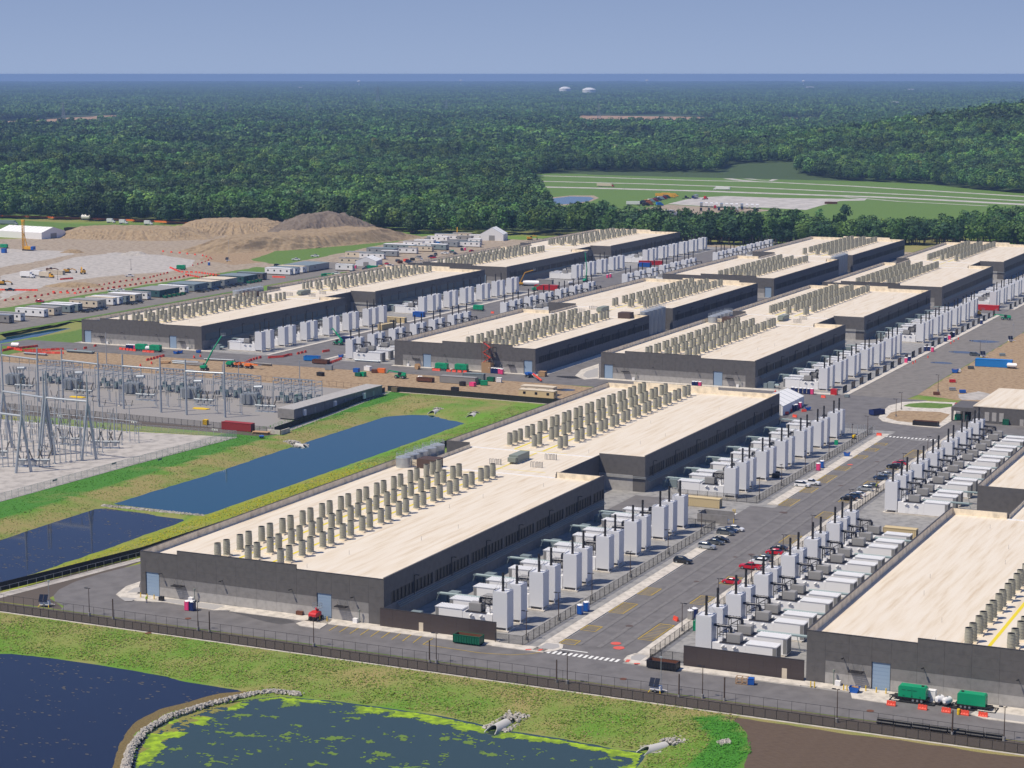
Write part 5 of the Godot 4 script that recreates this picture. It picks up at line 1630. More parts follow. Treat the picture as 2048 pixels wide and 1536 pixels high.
func dumpster(at: Vector3, yaw: float, size: Vector3, shell: String, inside: String, label: String):
	var t := thing("dumpster", label, "dumpster", at + Vector3(0, 0.08, 0), yaw, "open dumpsters")
	var b := MB.new()
	var h := size / 2.0
	b.box(Vector3(0, 0.3, 0), Vector3(size.x, 0.2, size.z))
	for s in [-1, 1]:
		b.box(Vector3(0, size.y / 2.0 + 0.2, s * (h.z - 0.05)), Vector3(size.x, size.y, 0.1))
		b.box(Vector3(s * (h.x - 0.05), size.y / 2.0 + 0.2, 0), Vector3(0.1, size.y, size.z - 0.2))
		b.box(Vector3(0, size.y + 0.18, s * h.z), Vector3(size.x + 0.1, 0.14, 0.16))
	part(t, "box", b.done(), M[shell])
	b = MB.new()
	var n := int(size.x / 0.6)
	for i in n + 1:
		for s in [-1, 1]:
			b.box(Vector3(-h.x + i * size.x / n, size.y / 2.0 + 0.2, s * (h.z + 0.05)), Vector3(0.12, size.y - 0.1, 0.1))
	part(t, "ribs", b.done(), M[shell])
	b = MB.new()
	b.box(Vector3(0, 0.45, 0), Vector3(size.x - 0.22, 0.08, size.z - 0.22))
	for s in [-1, 1]:
		b.box(Vector3(0, size.y / 2.0 + 0.25, s * (h.z - 0.13)), Vector3(size.x - 0.22, size.y - 0.12, 0.04))
		b.box(Vector3(s * (h.x - 0.13), size.y / 2.0 + 0.25, 0), Vector3(0.04, size.y - 0.12, size.z - 0.3))
	part(t, "lining", b.done(), M[inside])
	b = MB.new()
	for i in 9:
		b.box(Vector3(rng.randf_range(-h.x, h.x) * 0.8, 0.6 + rng.randf() * 0.3, rng.randf_range(-h.z, h.z) * 0.6), Vector3(rng.randf_range(0.4, 1.2), 0.15, rng.randf_range(0.2, 0.6)), rng.randf() * 3.0)
	part(t, "debris", b.done(), M.wood)
	for s in [[-1, 1], [1, 1], [-1, -1], [1, -1]]:
		part(t, "roller", wheel_mesh(0.15, 0.2), null, Vector3(s[0] * h.x * 0.8, 0.15, s[1] * h.z * 0.8))

func barrier_mesh() -> ArrayMesh:
	if not meshes.has("barrier"):
		var b := MB.new()
		b.side(v2([-0.3, 0.0, 0.3, 0.0, 0.3, 0.22, 0.14, 0.5, 0.11, 0.95, -0.11, 0.95, -0.14, 0.5, -0.3, 0.22]), -0.92, 0.92)
		for s in [-0.6, 0.0, 0.6]:
			b.box(Vector3(0, 0.98, s), Vector3(0.2, 0.08, 0.3))
		for s in [-0.75, -0.3, 0.3, 0.75]:
			b.box(Vector3(0.17, 0.35, s), Vector3(0.2, 0.5, 0.08))
			b.box(Vector3(-0.17, 0.35, s), Vector3(0.2, 0.5, 0.08))
		meshes["barrier"] = b.done()
	return meshes["barrier"]

func barrier(at: Vector3, yaw: float, label: String, group: String, m := "orange_red"):
	solo("traffic_barrier", barrier_mesh(), M[m], label, "barrier", at + Vector3(0, 0.08, 0), yaw, group)

func barrier_line(pts: Array, count: int, where: String, sd := 1.0, follow := true):
	var total := 0.0
	for i in pts.size() - 1:
		total += pts[i].distance_to(pts[i + 1])
	for c in count:
		var s := total * (c + 0.5) / count
		var k := 0
		while k < pts.size() - 2 and s > pts[k].distance_to(pts[k + 1]):
			s -= pts[k].distance_to(pts[k + 1])
			k += 1
		var a: Vector3 = pts[k]
		var b: Vector3 = pts[k + 1]
		var d := (b - a).normalized()
		var yaw := atan2(d.x, d.z) if follow else PI / 2
		barrier(a + d * s, yaw + noise.get_noise_2d(c * 60.0, sd * 40.0) * 0.5, "orange-red barrier, %s %s" % [nth(c), where], "orange-red barriers " + where.get_slice(" of ", 1).get_slice(" in ", 0))

func genset(at: Vector3, yaw: float, label: String, colour := "green", size := Vector3(5.6, 2.3, 2.1)):
	var t := thing("trailer_generator", label, "generator", at + Vector3(0, 0.08, 0), yaw, "green trailer generators")
	var y0 := 0.85
	var b := MB.new()
	b.side(v2([-size.x / 2, y0, size.x / 2, y0, size.x / 2, y0 + size.y - 0.3, size.x / 2 - 0.3, y0 + size.y, -size.x / 2 + 0.3, y0 + size.y, -size.x / 2, y0 + size.y - 0.3]), -size.z / 2, size.z / 2)
	part(t, "canopy", b.done(), M[colour])
	b = MB.new()
	for k in 3:
		b.box(Vector3(-size.x * 0.3 + k * size.x * 0.2, y0 + size.y * 0.65, size.z / 2 + 0.02), Vector3(size.x * 0.14, 0.14, 0.04))
		b.box(Vector3(-size.x * 0.3 + k * size.x * 0.3, y0 + 0.3, size.z / 2 + 0.02), Vector3(0.3, 0.2, 0.04))
	b.box(Vector3(0, y0 + size.y * 0.45, size.z / 2 + 0.02), Vector3(0.06, size.y * 0.8, 0.04))
	part(t, "vents", b.done(), M.green_dark)
	b = MB.new()
	b.box(Vector3(-0.3, 0.68, 0), Vector3(size.x + 1.6, 0.28, size.z))
	b.bar(Vector3(-size.x / 2 - 0.8, 0.65, 0.6), Vector3(-size.x / 2 - 2.0, 0.6, 0), 0.14)
	b.bar(Vector3(-size.x / 2 - 0.8, 0.65, -0.6), Vector3(-size.x / 2 - 2.0, 0.6, 0), 0.14)
	b.bar(Vector3(-size.x / 2 - 1.9, 0.6, 0), Vector3(-size.x / 2 - 1.9, 0.0, 0), 0.12)
	part(t, "trailer_frame", b.done(), M.black)
	for k in 3:
		for s in [-1, 1]:
			part(t, "wheel", wheel_mesh(0.38, 0.25), null, Vector3(0.3 + k * 0.85, 0.38, s * (size.z / 2 + 0.02)))
	part(t, "exhaust", boxmesh("gex", Vector3(0.5, 0.2, 0.5)), M.steel_black, Vector3(size.x * 0.35, y0 + size.y + 0.08, 0))

func htank(at: Vector3, yaw: float, r: float, l: float, label: String, m := "white"):
	var t := thing("fuel_tank", label, "tank", at + Vector3(0, 0.08, 0), yaw, "portable tanks")
	var b := MB.new()
	b.tube(Vector3(-l / 2, r + 0.3, 0), Vector3(l / 2, r + 0.3, 0), r, 14)
	b.tube(Vector3(l / 2, r + 0.3, 0), Vector3(l / 2 + r * 0.3, r + 0.3, 0), r, 14, r * 0.5)
	b.tube(Vector3(-l / 2, r + 0.3, 0), Vector3(-l / 2 - r * 0.3, r + 0.3, 0), r, 14, r * 0.5)
	part(t, "shell", b.done(), M[m])
	b = MB.new()
	for s in [-0.3, 0.3]:
		b.box(Vector3(l * s, 0.35, 0), Vector3(0.2, 0.7, r * 1.6))
	b.box(Vector3(0, 0.1, 0), Vector3(l * 1.1, 0.2, r * 1.9))
	part(t, "skid", b.done(), M.black)
	part(t, "filler", boxmesh("tf", Vector3(0.3, 0.2, 0.3)), M.steel, Vector3(0, r * 2.0 + 0.36, 0))

func container(at: Vector3, yaw: float, size: Vector3, m: String, label: String, called := "shipping_container", cat := "container"):
	var t := thing(called, label, cat, at + Vector3(0, 0.06, 0), yaw, "containers")
	part(t, "body", boxmesh("cb", size - Vector3(0.1, 0, 0.1), Vector3(0, size.y / 2 + 0.1, 0)), M[m])
	var b := MB.new()
	var n := int(size.x / 0.5)
	for i in n + 1:
		for s in [-1, 1]:
			b.box(Vector3(-size.x / 2 + i * size.x / n, size.y / 2 + 0.1, s * (size.z / 2 - 0.02)), Vector3(0.16, size.y - 0.1, 0.08))
	for s in [-1, 1]:
		for k in 4:
			b.box(Vector3(s * (size.x / 2 - 0.02), size.y / 2 + 0.1, -size.z / 2 + (k + 0.5) * size.z / 4), Vector3(0.08, size.y - 0.1, 0.1))
	part(t, "corrugation", b.done(), M[m])
	b = MB.new()
	for s in [-1, 1]:
		for q in [-1, 1]:
			b.box(Vector3(s * size.x / 2, size.y / 2 + 0.1, q * size.z / 2), Vector3(0.16, size.y + 0.1, 0.16))
		b.box(Vector3(0, size.y + 0.1, s * size.z / 2), Vector3(size.x, 0.14, 0.14))
	part(t, "frame", b.done(), M[m])
	b = MB.new()
	for q in [-0.6, -0.2, 0.2, 0.6]:
		b.bar(Vector3(size.x / 2 + 0.06, 0.2, q), Vector3(size.x / 2 + 0.06, size.y, q), 0.05)
	part(t, "door_bars", b.done(), M.steel)

func bollard(at: Vector3, label: String):
	if not meshes.has("bollard"):
		var b := MB.new()
		b.lathe([Vector2(0.13, 0), Vector2(0.13, 1.1), Vector2(0.09, 1.22), Vector2(0, 1.25)], 8)
		meshes["bollard"] = b.done()
	solo("bollard", meshes["bollard"], M.yellow, label, "bollard", at + Vector3(0, 0.1, 0), 0.0, "yellow bollards")

func solar_trailer(at: Vector3, yaw: float, label: String, mast := 6.0):
	var t := thing("solar_trailer", label, "solar trailer", at + Vector3(0, 0.08, 0), yaw, "solar trailers")
	var b := MB.new()
	b.box(Vector3(0, 0.85, 0), Vector3(2.4, 0.9, 1.4), 0.0, 0.12)
	b.bar(Vector3(1.2, 0.6, 0), Vector3(2.4, 0.5, 0), 0.12)
	part(t, "body", b.done(), M.white)
	for s in [-1, 1]:
		var o := part(t, "solar_panel", boxmesh("sp", Vector3(1.0, 0.06, 1.9)), M.solar, Vector3(s * 0.55 - 0.3, 2.0, 0.3))
		o.rotation = Vector3(deg_to_rad(55), 0, 0)
	for s in [-1, 1]:
		part(t, "wheel", wheel_mesh(0.32, 0.2), null, Vector3(0, 0.32, s * 0.75))
	b = MB.new()
	b.tube(Vector3(1.0, 0.8, 0), Vector3(1.0, mast, 0), 0.07, 6)
	b.box(Vector3(1.0, mast + 0.15, 0), Vector3(0.6, 0.3, 0.3))
	part(t, "mast", b.done(), M.galv)
	b = MB.new()
	for s in [[-1, -1], [1, -1], [1, 1], [-1, 1]]:
		b.bar(Vector3(s[0] * 1.0, 0.5, s[1] * 0.6), Vector3(s[0] * 1.3, 0.0, s[1] * 1.2), 0.1)
	part(t, "outriggers", b.done(), M.yellow)

func boom_lift(at: Vector3, yaw: float, colour: String, label: String, reach: Array):
	# reach: points of the boom from the turntable, metres
	var t := thing("boom_lift", label, "lift", at + Vector3(0, 0.08, 0), yaw, "boom lifts and telehandlers")
	var b := MB.new()
	b.box(Vector3(0, 0.75, 0), Vector3(2.9, 0.6, 1.7))
	part(t, "chassis", b.done(), M.black)
	b = MB.new()
	b.side(v2([-1.9, 1.1, 0.9, 1.1, 0.9, 1.9, 0.4, 2.2, -1.5, 2.1, -1.9, 1.8]), -0.95, 0.95)
	part(t, "turret", b.done(), M[colour])
	for s in [[-1, -1], [1, -1], [1, 1], [-1, 1]]:
		part(t, "wheel", wheel_mesh(0.5, 0.38), null, Vector3(s[0] * 1.15, 0.5, s[1] * 0.95))
	b = MB.new()
	for i in reach.size() - 1:
		b.bar(reach[i], reach[i + 1], 0.42 - 0.07 * i, 0.5 - 0.08 * i)
	part(t, "boom", b.done(), M[colour])
	b = MB.new()
	var e: Vector3 = reach[reach.size() - 1]
	for s in [[-0.6, -0.9], [0.6, -0.9], [0.6, 0.9], [-0.6, 0.9]]:
		b.bar(e + Vector3(s[0] + 0.7, 0, s[1]), e + Vector3(s[0] + 0.7, 1.1, s[1]), 0.06)
	b.box(e + Vector3(0.7, 0.0, 0), Vector3(1.3, 0.08, 1.9))
	for y in [0.55, 1.1]:
		for s in [-0.9, 0.9]:
			b.bar(e + Vector3(0.1, y, s), e + Vector3(1.3, y, s), 0.06)
		for s in [0.1, 1.3]:
			b.bar(e + Vector3(s, y, -0.9), e + Vector3(s, y, 0.9), 0.06)
	part(t, "basket", b.done(), M.steel)

func telehandler(at: Vector3, yaw: float, colour: String, label: String, up_angle := 0.15):
	var t := thing("telehandler", label, "telehandler", at + Vector3(0, 0.08, 0), yaw, "boom lifts and telehandlers")
	var b := MB.new()
	b.box(Vector3(0, 1.0, 0), Vector3(4.8, 0.8, 1.5))
	b.box(Vector3(-1.7, 1.6, -0.4), Vector3(1.8, 0.7, 1.2))
	part(t, "body", b.done(), M[colour])
	b = MB.new()
	b.box(Vector3(0.1, 2.0, -0.6), Vector3(1.4, 1.4, 0.9), 0.0, 0.15)
	part(t, "cab", b.done(), M.glass)
	for s in [[-1, -1], [1, -1], [1, 1], [-1, 1]]:
		part(t, "wheel", wheel_mesh(0.66, 0.42), null, Vector3(s[0] * 1.6, 0.66, s[1] * 1.05))
	var d := Vector3(cos(up_angle), sin(up_angle), 0)
	b = MB.new()
	b.bar(Vector3(-2.2, 2.1, 0.5), Vector3(-2.2, 2.1, 0.5) + d * 5.6, 0.5, 0.55)
	b.bar(Vector3(-2.2, 2.1, 0.5) + d * 5.2, Vector3(-2.2, 2.1, 0.5) + d * 8.0, 0.36, 0.4)
	b.bar(Vector3(-2.2, 2.1, 0.5) + d * 8.0, Vector3(-2.2, 2.1, 0.5) + d * 8.4 + Vector3(0.2, -1.2, 0), 0.35)
	part(t, "boom", b.done(), M[colour])
	b = MB.new()
	for s in [-0.4, 0.4]:
		b.box(Vector3(-2.2, 2.1, 0.5) + d * 8.6 + Vector3(0.7, -1.3, s), Vector3(1.3, 0.1, 0.14))
	part(t, "forks", b.done(), M.black)

func crate(at: Vector3, yaw: float, s: Vector3, m: String, label: String, called := "crate", cat := "crate"):
	var t := thing(called, label, cat, at + Vector3(0, 0.06, 0), yaw, "site boxes and crates")
	part(t, "box", boxmesh("cr", s, Vector3(0, s.y / 2 + 0.12, 0)), M[m])
	var b := MB.new()
	for k in 3:
		b.box(Vector3(-s.x * 0.4 + k * s.x * 0.4, 0.06, 0), Vector3(0.14, 0.12, s.z))
	part(t, "runners", b.done(), M.wood_dark)
	b = MB.new()
	for q in [-1, 1]:
		for w in [-1, 1]:
			b.box(Vector3(q * s.x / 2, s.y / 2 + 0.12, w * s.z / 2), Vector3(0.1, s.y, 0.1))
		b.box(Vector3(0, s.y + 0.12, q * s.z / 2), Vector3(s.x, 0.1, 0.1))
	part(t, "edge_battens", b.done(), M[m])

func skip_bin(at: Vector3, yaw: float, m: String, label: String, k := 1.0):
	var t := thing("skip_bin", label, "skip", at + Vector3(0, 0.08, 0), yaw, "small skip bins")
	var b := MB.new()
	var o := v2([-0.7, 0.15, 0.7, 0.15, 1.1, 1.25, -1.1, 1.25])
	b.side(o, -0.8, -0.72)
	b.side(o, 0.72, 0.8)
	b.hexa([Vector3(-0.7, 0.15, -0.72), Vector3(0.7, 0.15, -0.72), Vector3(0.7, 0.15, 0.72), Vector3(-0.7, 0.15, 0.72), Vector3(-0.75, 0.25, -0.72), Vector3(0.75, 0.25, -0.72), Vector3(0.75, 0.25, 0.72), Vector3(-0.75, 0.25, 0.72)])
	for s in [-1, 1]:
		b.bar(Vector3(s * 0.73, 0.2, 0), Vector3(s * 1.07, 1.25, 0), 1.44, 0.08)
	var o1 := part(t, "hopper", b.done(), M[m])
	o1.scale = Vector3.ONE * k
	b = MB.new()
	for s in [-0.6, 0.6]:
		b.box(Vector3(0, 0.1, s), Vector3(1.9, 0.16, 0.2))
	part(t, "fork_pockets", b.done(), M.black).scale = Vector3.ONE * k
	b = MB.new()
	for i in 5:
		b.box(Vector3(rng.randf_range(-0.6, 0.6), 1.0 + rng.randf() * 0.2, rng.randf_range(-0.5, 0.5)), Vector3(0.7, 0.2, 0.4), rng.randf() * 3.0)
	part(t, "rubbish", b.done(), M.wood).scale = Vector3.ONE * k

func person(at: Vector3, yaw: float, label: String, top: String, legs: String):
	# one continuous figure lofted from shoes to crown, with clothes as children
	var t := thing("person", label, "person", at + Vector3(0, 0.1, 0), yaw)
	if not meshes.has("person"):
		var b := MB.new()
		b.lathe([Vector2(0.0, 1.46), Vector2(0.06, 1.47), Vector2(0.06, 1.53), Vector2(0.085, 1.56), Vector2(0.1, 1.64), Vector2(0.09, 1.72), Vector2(0.0, 1.77)], 10)
		for s in [-1, 1]:
			b.tube(Vector3(s * 0.27, 0.98, 0.05), Vector3(s * 0.28, 0.84, 0.09), 0.04, 6, 0.03)
		var c := MB.new()
		c.lathe([Vector2(0.0, 0.84), Vector2(0.19, 0.86), Vector2(0.17, 1.05), Vector2(0.2, 1.32), Vector2(0.17, 1.43), Vector2(0.07, 1.49)], 10)
		for s in [-1, 1]:
			c.tube(Vector3(s * 0.19, 1.41, 0), Vector3(s * 0.26, 1.18, 0.0), 0.065, 7, 0.055)
			c.tube(Vector3(s * 0.26, 1.18, 0), Vector3(s * 0.27, 0.96, 0.05), 0.055, 7, 0.045)
		var d := MB.new()
		for s in [-1, 1]:
			d.tube(Vector3(s * 0.1, 0.9, 0), Vector3(s * 0.11, 0.48, 0.02), 0.1, 7, 0.075)
			d.tube(Vector3(s * 0.11, 0.48, 0.02), Vector3(s * 0.12, 0.08, 0.0), 0.075, 7, 0.055)
			d.box(Vector3(s * 0.12, 0.05, 0.05), Vector3(0.1, 0.1, 0.26))
		var e := MB.new()
		e.lathe([Vector2(0.135, 1.68), Vector2(0.11, 1.7), Vector2(0.1, 1.78), Vector2(0.0, 1.82)], 10)
		meshes["person"] = [b.done(), c.done(), d.done(), e.done()]
	part(t, "body", meshes["person"][0], M.skin)
	part(t, "jacket", meshes["person"][1], M[top])
	part(t, "trousers", meshes["person"][2], M[legs])
	part(t, "helmet", meshes["person"][3], M.white)

func culvert(at: Vector3, yaw: float, r: float, label: String):
	# a flared concrete pipe end with stones heaped over it
	var t := thing("culvert", label, "culvert", at, yaw, "culverts")
	var b := MB.new()
	var n := 14
	for i in n:
		var a0 := PI * i / n
		var a1 := PI * (i + 1) / n
		for k in 2:
			var ro := r if k == 0 else r - 0.16
			var f := 1.0 if k == 0 else -1.0
			var n0 := Vector3(0, sin(a0), cos(a0)) * f
			var n1 := Vector3(0, sin(a1), cos(a1)) * f
			# the mouth is cut on a slant
			var q0 := Vector3(2.6 - 2.2 * sin(a0), ro * sin(a0), ro * cos(a0))
			var q1 := Vector3(2.6 - 2.2 * sin(a1), ro * sin(a1), ro * cos(a1))
			var b0 := Vector3(-4.6, ro * sin(a0), ro * cos(a0))
			var b1 := Vector3(-4.6, ro * sin(a1), ro * cos(a1))
			b.tri(q0, q1, b1, n0, n1, n1)
			b.tri(q0, b1, b0, n0, n1, n0)
		var o0 := Vector3(2.6 - 2.2 * sin(a0), 0, 0)
		var o1 := Vector3(2.6 - 2.2 * sin(a1), 0, 0)
		var e0 := Vector3(0, sin(a0), cos(a0))
		var e1 := Vector3(0, sin(a1), cos(a1))
		b.face(o0 + e0 * r, o1 + e1 * r, o1 + e1 * (r - 0.16), o0 + e0 * (r - 0.16), Vector3(-10, 0, 0))
	part(t, "pipe", b.done(), M.culvert)
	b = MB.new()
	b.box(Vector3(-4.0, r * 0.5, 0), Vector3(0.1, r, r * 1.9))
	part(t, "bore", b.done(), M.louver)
	for i in 150:
		var px := rng.randf_range(-9.0, 0.6)
		var pz := rng.randf_range(-1.0, 1.0)
		var over := px < -4.0
		var y: float = (r + 0.15) * (1.0 - pz * pz * 0.8) if over else 0.2
		var z: float = pz * (r + 1.3) if over else signf(pz) * (r + 0.3 + absf(pz) * 1.2)
		if px < -4.5:
			y = lerpf(y, 0.9, (-4.5 - px) / 4.5)
		var o := part(t, "rock", rock_mesh(i % 6), M.rock)
		o.transform = Transform3D(Basis.from_euler(Vector3(rng.randf() * 6.0, rng.randf() * 6.0, 0)).scaled(Vector3.ONE * rng.randf_range(0.35, 0.7)), Vector3(px, y, z))

func front_items():
	dumpster(Vector3(-192.0, 0, -390.9), 0.0, Vector3(6.4, 1.9, 2.4), "green_dark", "rust", "dark green dumpster in front of the brown screen wall")
	dumpster(Vector3(-146.0, 0, -391.1), -0.02, Vector3(6.6, 1.6, 2.4), "black", "rust", "black dumpster at the corner of the right screen wall")
	dumpster(Vector3(-166.8, 0, -712.8), 0.0, Vector3(9.0, 1.5, 2.4), "steel_black", "rust", "long rusty black dumpster beside the soil island")
	dumpster(Vector3(-188.9, 0, -728.7), 1.0, Vector3(5.6, 1.8, 2.4), "navy", "navy", "navy blue dumpster at the far crossing")
	toilet(Vector3(-179.2, 0, -424.1), "blue", "blue portable toilet at the yard fence, left of two")
	toilet(Vector3(-178.9, 0, -427.2), "blue", "blue portable toilet at the yard fence, right of two")
	toilet(Vector3(-264.5, 0, -388.5), "pink", "pink portable toilet on the gravel bed at the front")
	toilet(Vector3(-263.2, 0, -388.6), "navy", "navy portable toilet next to the pink one at the front")
	toilet(Vector3(-154.1, 0, -430.4), "silencer", "grey portable toilet by the right road fence", PI / 2)
	toilet(Vector3(-153.8, 0, -432.5), "navy", "navy portable toilet with pink stripe by the right road fence", PI / 2)
	toilet(Vector3(-178.3, 0, -616.5), "pink", "pink portable toilet on the far left sidewalk")
	toilet(Vector3(-178.4, 0, -621.0), "blue", "blue portable toilet behind the pink one on the sidewalk")
	solar_trailer(Vector3(-297.3, 0, -377.3), 0.3, "white solar trailer with two dark panels by the front left bend", 6.0)
	solar_trailer(Vector3(-141.6, 0, -375.3), 0.0, "white solar camera trailer with a tall mast near the crosswalk", 7.2)
	barrier(Vector3(-156.9, 0, -428.2), 0.9, "single red barrier near the grey toilets on the main road", "lone barriers")
	var i := 0
	for p in [Vector3(-95.6, 0, -386.4), Vector3(-89.3, 0, -386.5), Vector3(-84.6, 0, -386.6), Vector3(-81.0, 0, -386.5), Vector3(-77.4, 0, -386.8)]:
		barrier(p, PI / 2 - 0.05, "red barrier before the green gensets, %s from the left" % nth(i), "barriers before the gensets")
		i += 1
	genset(Vector3(-92.5, 0, -391.5), 0.0, "green trailer generator left of the white tanks at the right hall")
	genset(Vector3(-80.6, 0, -391.6), PI, "green trailer generator right of the white tanks at the right hall")
	for q in [[Vector3(-92.3, 0, -391.2), "black rubber spill mat under the left green genset"], [Vector3(-80.2, 0, -391.4), "black rubber spill mat under the right green genset"]]:
		var b := MB.new()
		for s in [[0, -1.7, 9.0, 0.2], [0, 1.7, 9.0, 0.2], [-4.5, 0, 0.2, 3.6], [4.5, 0, 0.2, 3.6]]:
			b.box(Vector3(s[0], 0.12, s[1]), Vector3(s[2], 0.24, s[3]))
		b.box(Vector3(0, 0.02, 0), Vector3(9.0, 0.04, 3.6))
		solo("spill_mat", b.done(), M.black, q[1], "mat", q[0] + Vector3(0, 0.09, 0))
	crate(Vector3(-89.1, 0, -393.4), 0.0, Vector3(1.5, 2.0, 1.3), "white", "white tank cube between the green gensets", "chemical_tank", "tank")
	htank(Vector3(-87.1, 0, -391.4), 1.2, 0.75, 1.7, "white poly tank left of a pair before the right hall")
	htank(Vector3(-85.5, 0, -391.1), 1.2, 0.75, 1.7, "white poly tank right of a pair before the right hall")
	var yb := MB.new()
	yb.lathe([Vector2(0.32, 0), Vector2(0.35, 0.4), Vector2(0.32, 0.42), Vector2(0.34, 1.0), Vector2(0.3, 1.15), Vector2(0, 1.18)], 12)
	solo("drum", yb.done(), M.yellow, "yellow plastic drum before the right green genset", "drum", Vector3(-82.1, 0, -386.3) + Vector3(0, 0.09, 0))
	skip_bin(Vector3(-104.6, 0, -391.7), 0.0, "blue", "small blue skip bin left of the right hall's door")
	var pb := thing("pipe_bundle", "long bundle of black wrapped pipes behind the front fence", "pipes", Vector3(-82.9, 0, -374.8) + Vector3(0, 0.09, 0), 0.0)
	for k in 7:
		var b := MB.new()
		for w in 3:
			b.tube(Vector3(-1.7, 0.3 + (w % 2) * 0.42, (w - 1) * 0.55), Vector3(1.55, 0.3 + (w % 2) * 0.42, (w - 1) * 0.55), 0.3, 8)
		part(pb, "wrapped_pipe", b.done(), M.black, Vector3(-10.8 + k * 3.5, 0, 0.1 * (k % 2)))
	# bollards and workers' gear before the doors
	i = 0
	for p in [Vector3(-281.3, 0, -393.4), Vector3(-279.2, 0, -393.1), Vector3(-277.3, 0, -393.2)]:
		bollard(p, "yellow bollard at the center hall's left door, %s from the left" % nth(i)); i += 1
	i = 0
	for p in [Vector3(-233.8, 0, -394.0), Vector3(-231.6, 0, -393.5), Vector3(-229.6, 0, -393.5)]:
		bollard(p, "yellow bollard at the center hall's right door, %s from the left" % nth(i)); i += 1
	i = 0
	for p in [Vector3(-113.8, 0, -391.6), Vector3(-113.0, 0, -391.6), Vector3(-107.0, 0, -392.1), Vector3(-106.3, 0, -392.1), Vector3(-102.7, 0, -393.4), Vector3(-100.5, 0, -393.3), Vector3(-98.5, 0, -393.4)]:
		bollard(p, "yellow bollard along the right hall's front, %s from the left" % nth(i)); i += 1
	i = 0
	for p in [Vector3(-182.3, 0, -544.1), Vector3(-181.8, 0, -544.3), Vector3(-177.9, 0, -531.7)]:
		bollard(p, "yellow bollard at the court entrance, %s" % ["left one", "right one", "nearer single one"][i]); i += 1
	boom_lift(Vector3(-232.6, 0, -393.6), PI / 2, "red", "small red lift beside the center hall's right door", [Vector3(-0.8, 1.8, 0.2), Vector3(0.6, 2.6, 0.2), Vector3(-0.4, 2.9, 0.2)])
	crate(Vector3(-274.9, 0, -392.8), 0.0, Vector3(1.0, 1.0, 0.8), "black", "black tool box between orange posts at the left door")
	crate(Vector3(-238.2, 0, -395.8), 0.0, Vector3(1.6, 0.9, 1.0), "rust", "rusty red box at the center hall's front wall")
	# wooden frame and blue tote on the front road
	var wf := thing("timber_frame", "open timber pallet frame standing on the front road", "frame", Vector3(-127.4, 0, -387.9) + Vector3(0, 0.09, 0), 0.1)
	var b2 := MB.new()
	for s in [[-1.2, -0.7], [1.2, -0.7], [1.2, 0.7], [-1.2, 0.7], [0, -0.7], [0, 0.7]]:
		b2.bar(Vector3(s[0], 0, s[1]), Vector3(s[0], 1.5, s[1]), 0.1)
	for y in [0.1, 0.8, 1.45]:
		for s in [-0.7, 0.7]:
			b2.bar(Vector3(-1.2, y, s), Vector3(1.2, y, s), 0.1)
		for s in [-1.2, 0.0, 1.2]:
			b2.bar(Vector3(s, y, -0.7), Vector3(s, y, 0.7), 0.1)
	part(wf, "beams", b2.done(), M.wood)
	crate(Vector3(-125.5, 0, -388.1), 0.2, Vector3(1.2, 1.3, 1.2), "blue", "blue tote box beside the timber frame")
	person(Vector3(-155.5, 0, -610.1), 0.4, "person in dark red shirt standing by the parked cars", "container_red", "navy")
	person(Vector3(-153.9, 0, -595.6), 2.0, "person in yellow-green vest beside the far right road fence", "vest", "navy")
	person(Vector3(-277.3, 0, -390.1), 1.0, "person in bright vest near the left door", "vest", "navy")
	# court between the two blocks of the nearest hall
	container(Vector3(-193.9, 0, -549.2), 0.0, Vector3(12.0, 2.6, 2.4), "tan", "tan shipping container in the court of the center hall")
	container(Vector3(-131, 0, -534), 0.0, Vector3(9.0, 2.6, 2.4), "tan", "tan shipping container in the court of the right hall")
	crate(Vector3(-121, 0, -538), 0.0, Vector3(5.0, 2.6, 3.0), "cabinet", "blue-grey battery cabinet block in the right hall's court", "battery_cabinet", "cabinet")
	var wl := thing("enclosure_wall", "grey concrete enclosure beside the court entrance", "wall", Vector3(-183.5, 0, -532.6) + Vector3(0, 0.1, 0))
	for s in [[0, -3.0, 9.0, 0.25], [0, 3.0, 9.0, 0.25], [-4.4, 0, 0.25, 6.0]]:
		part(wl, "wall_panel", boxmesh("ew", Vector3(s[2], 2.4, s[3])), M.wall_mid, Vector3(s[0], 1.2, s[1]))
	skip_bin(Vector3(-176.5, 0, -643.6), 0.2, "blue", "blue skip bin with rubbish on the far left kerb")
	crate(Vector3(-186.9, 0, -599.1), 0.2, Vector3(2.2, 1.2, 1.2), "black", "black equipment box under an exhaust tower")
	htank(Vector3(-187.7, 0, -603.1), 0.0, 0.5, 1.4, "small dark tank beside a tower in the far yard", "black")
	var st := thing("street_sign", "tall green street sign board beside the yard fence", "sign", Vector3(-181.8, 0, -649.1), 0.0)
	part(st, "pole", boxmesh("ssp", Vector3(0.12, 4.2, 0.12), Vector3(0, 2.1, 0)), M.galv)
	part(st, "board", boxmesh("ssb", Vector3(1.2, 1.6, 0.1), Vector3(0, 3.4, 0.12)), M.green)
	part(st, "frame", boxmesh("ssf", Vector3(1.3, 1.7, 0.06), Vector3(0, 3.4, 0.05)), M.green_dark)
	container(Vector3(-149.7, 0, -422.2), 0.0, Vector3(1.2, 2.2, 1.0), "green", "green locker beside the first right tower", "site_locker", "locker")
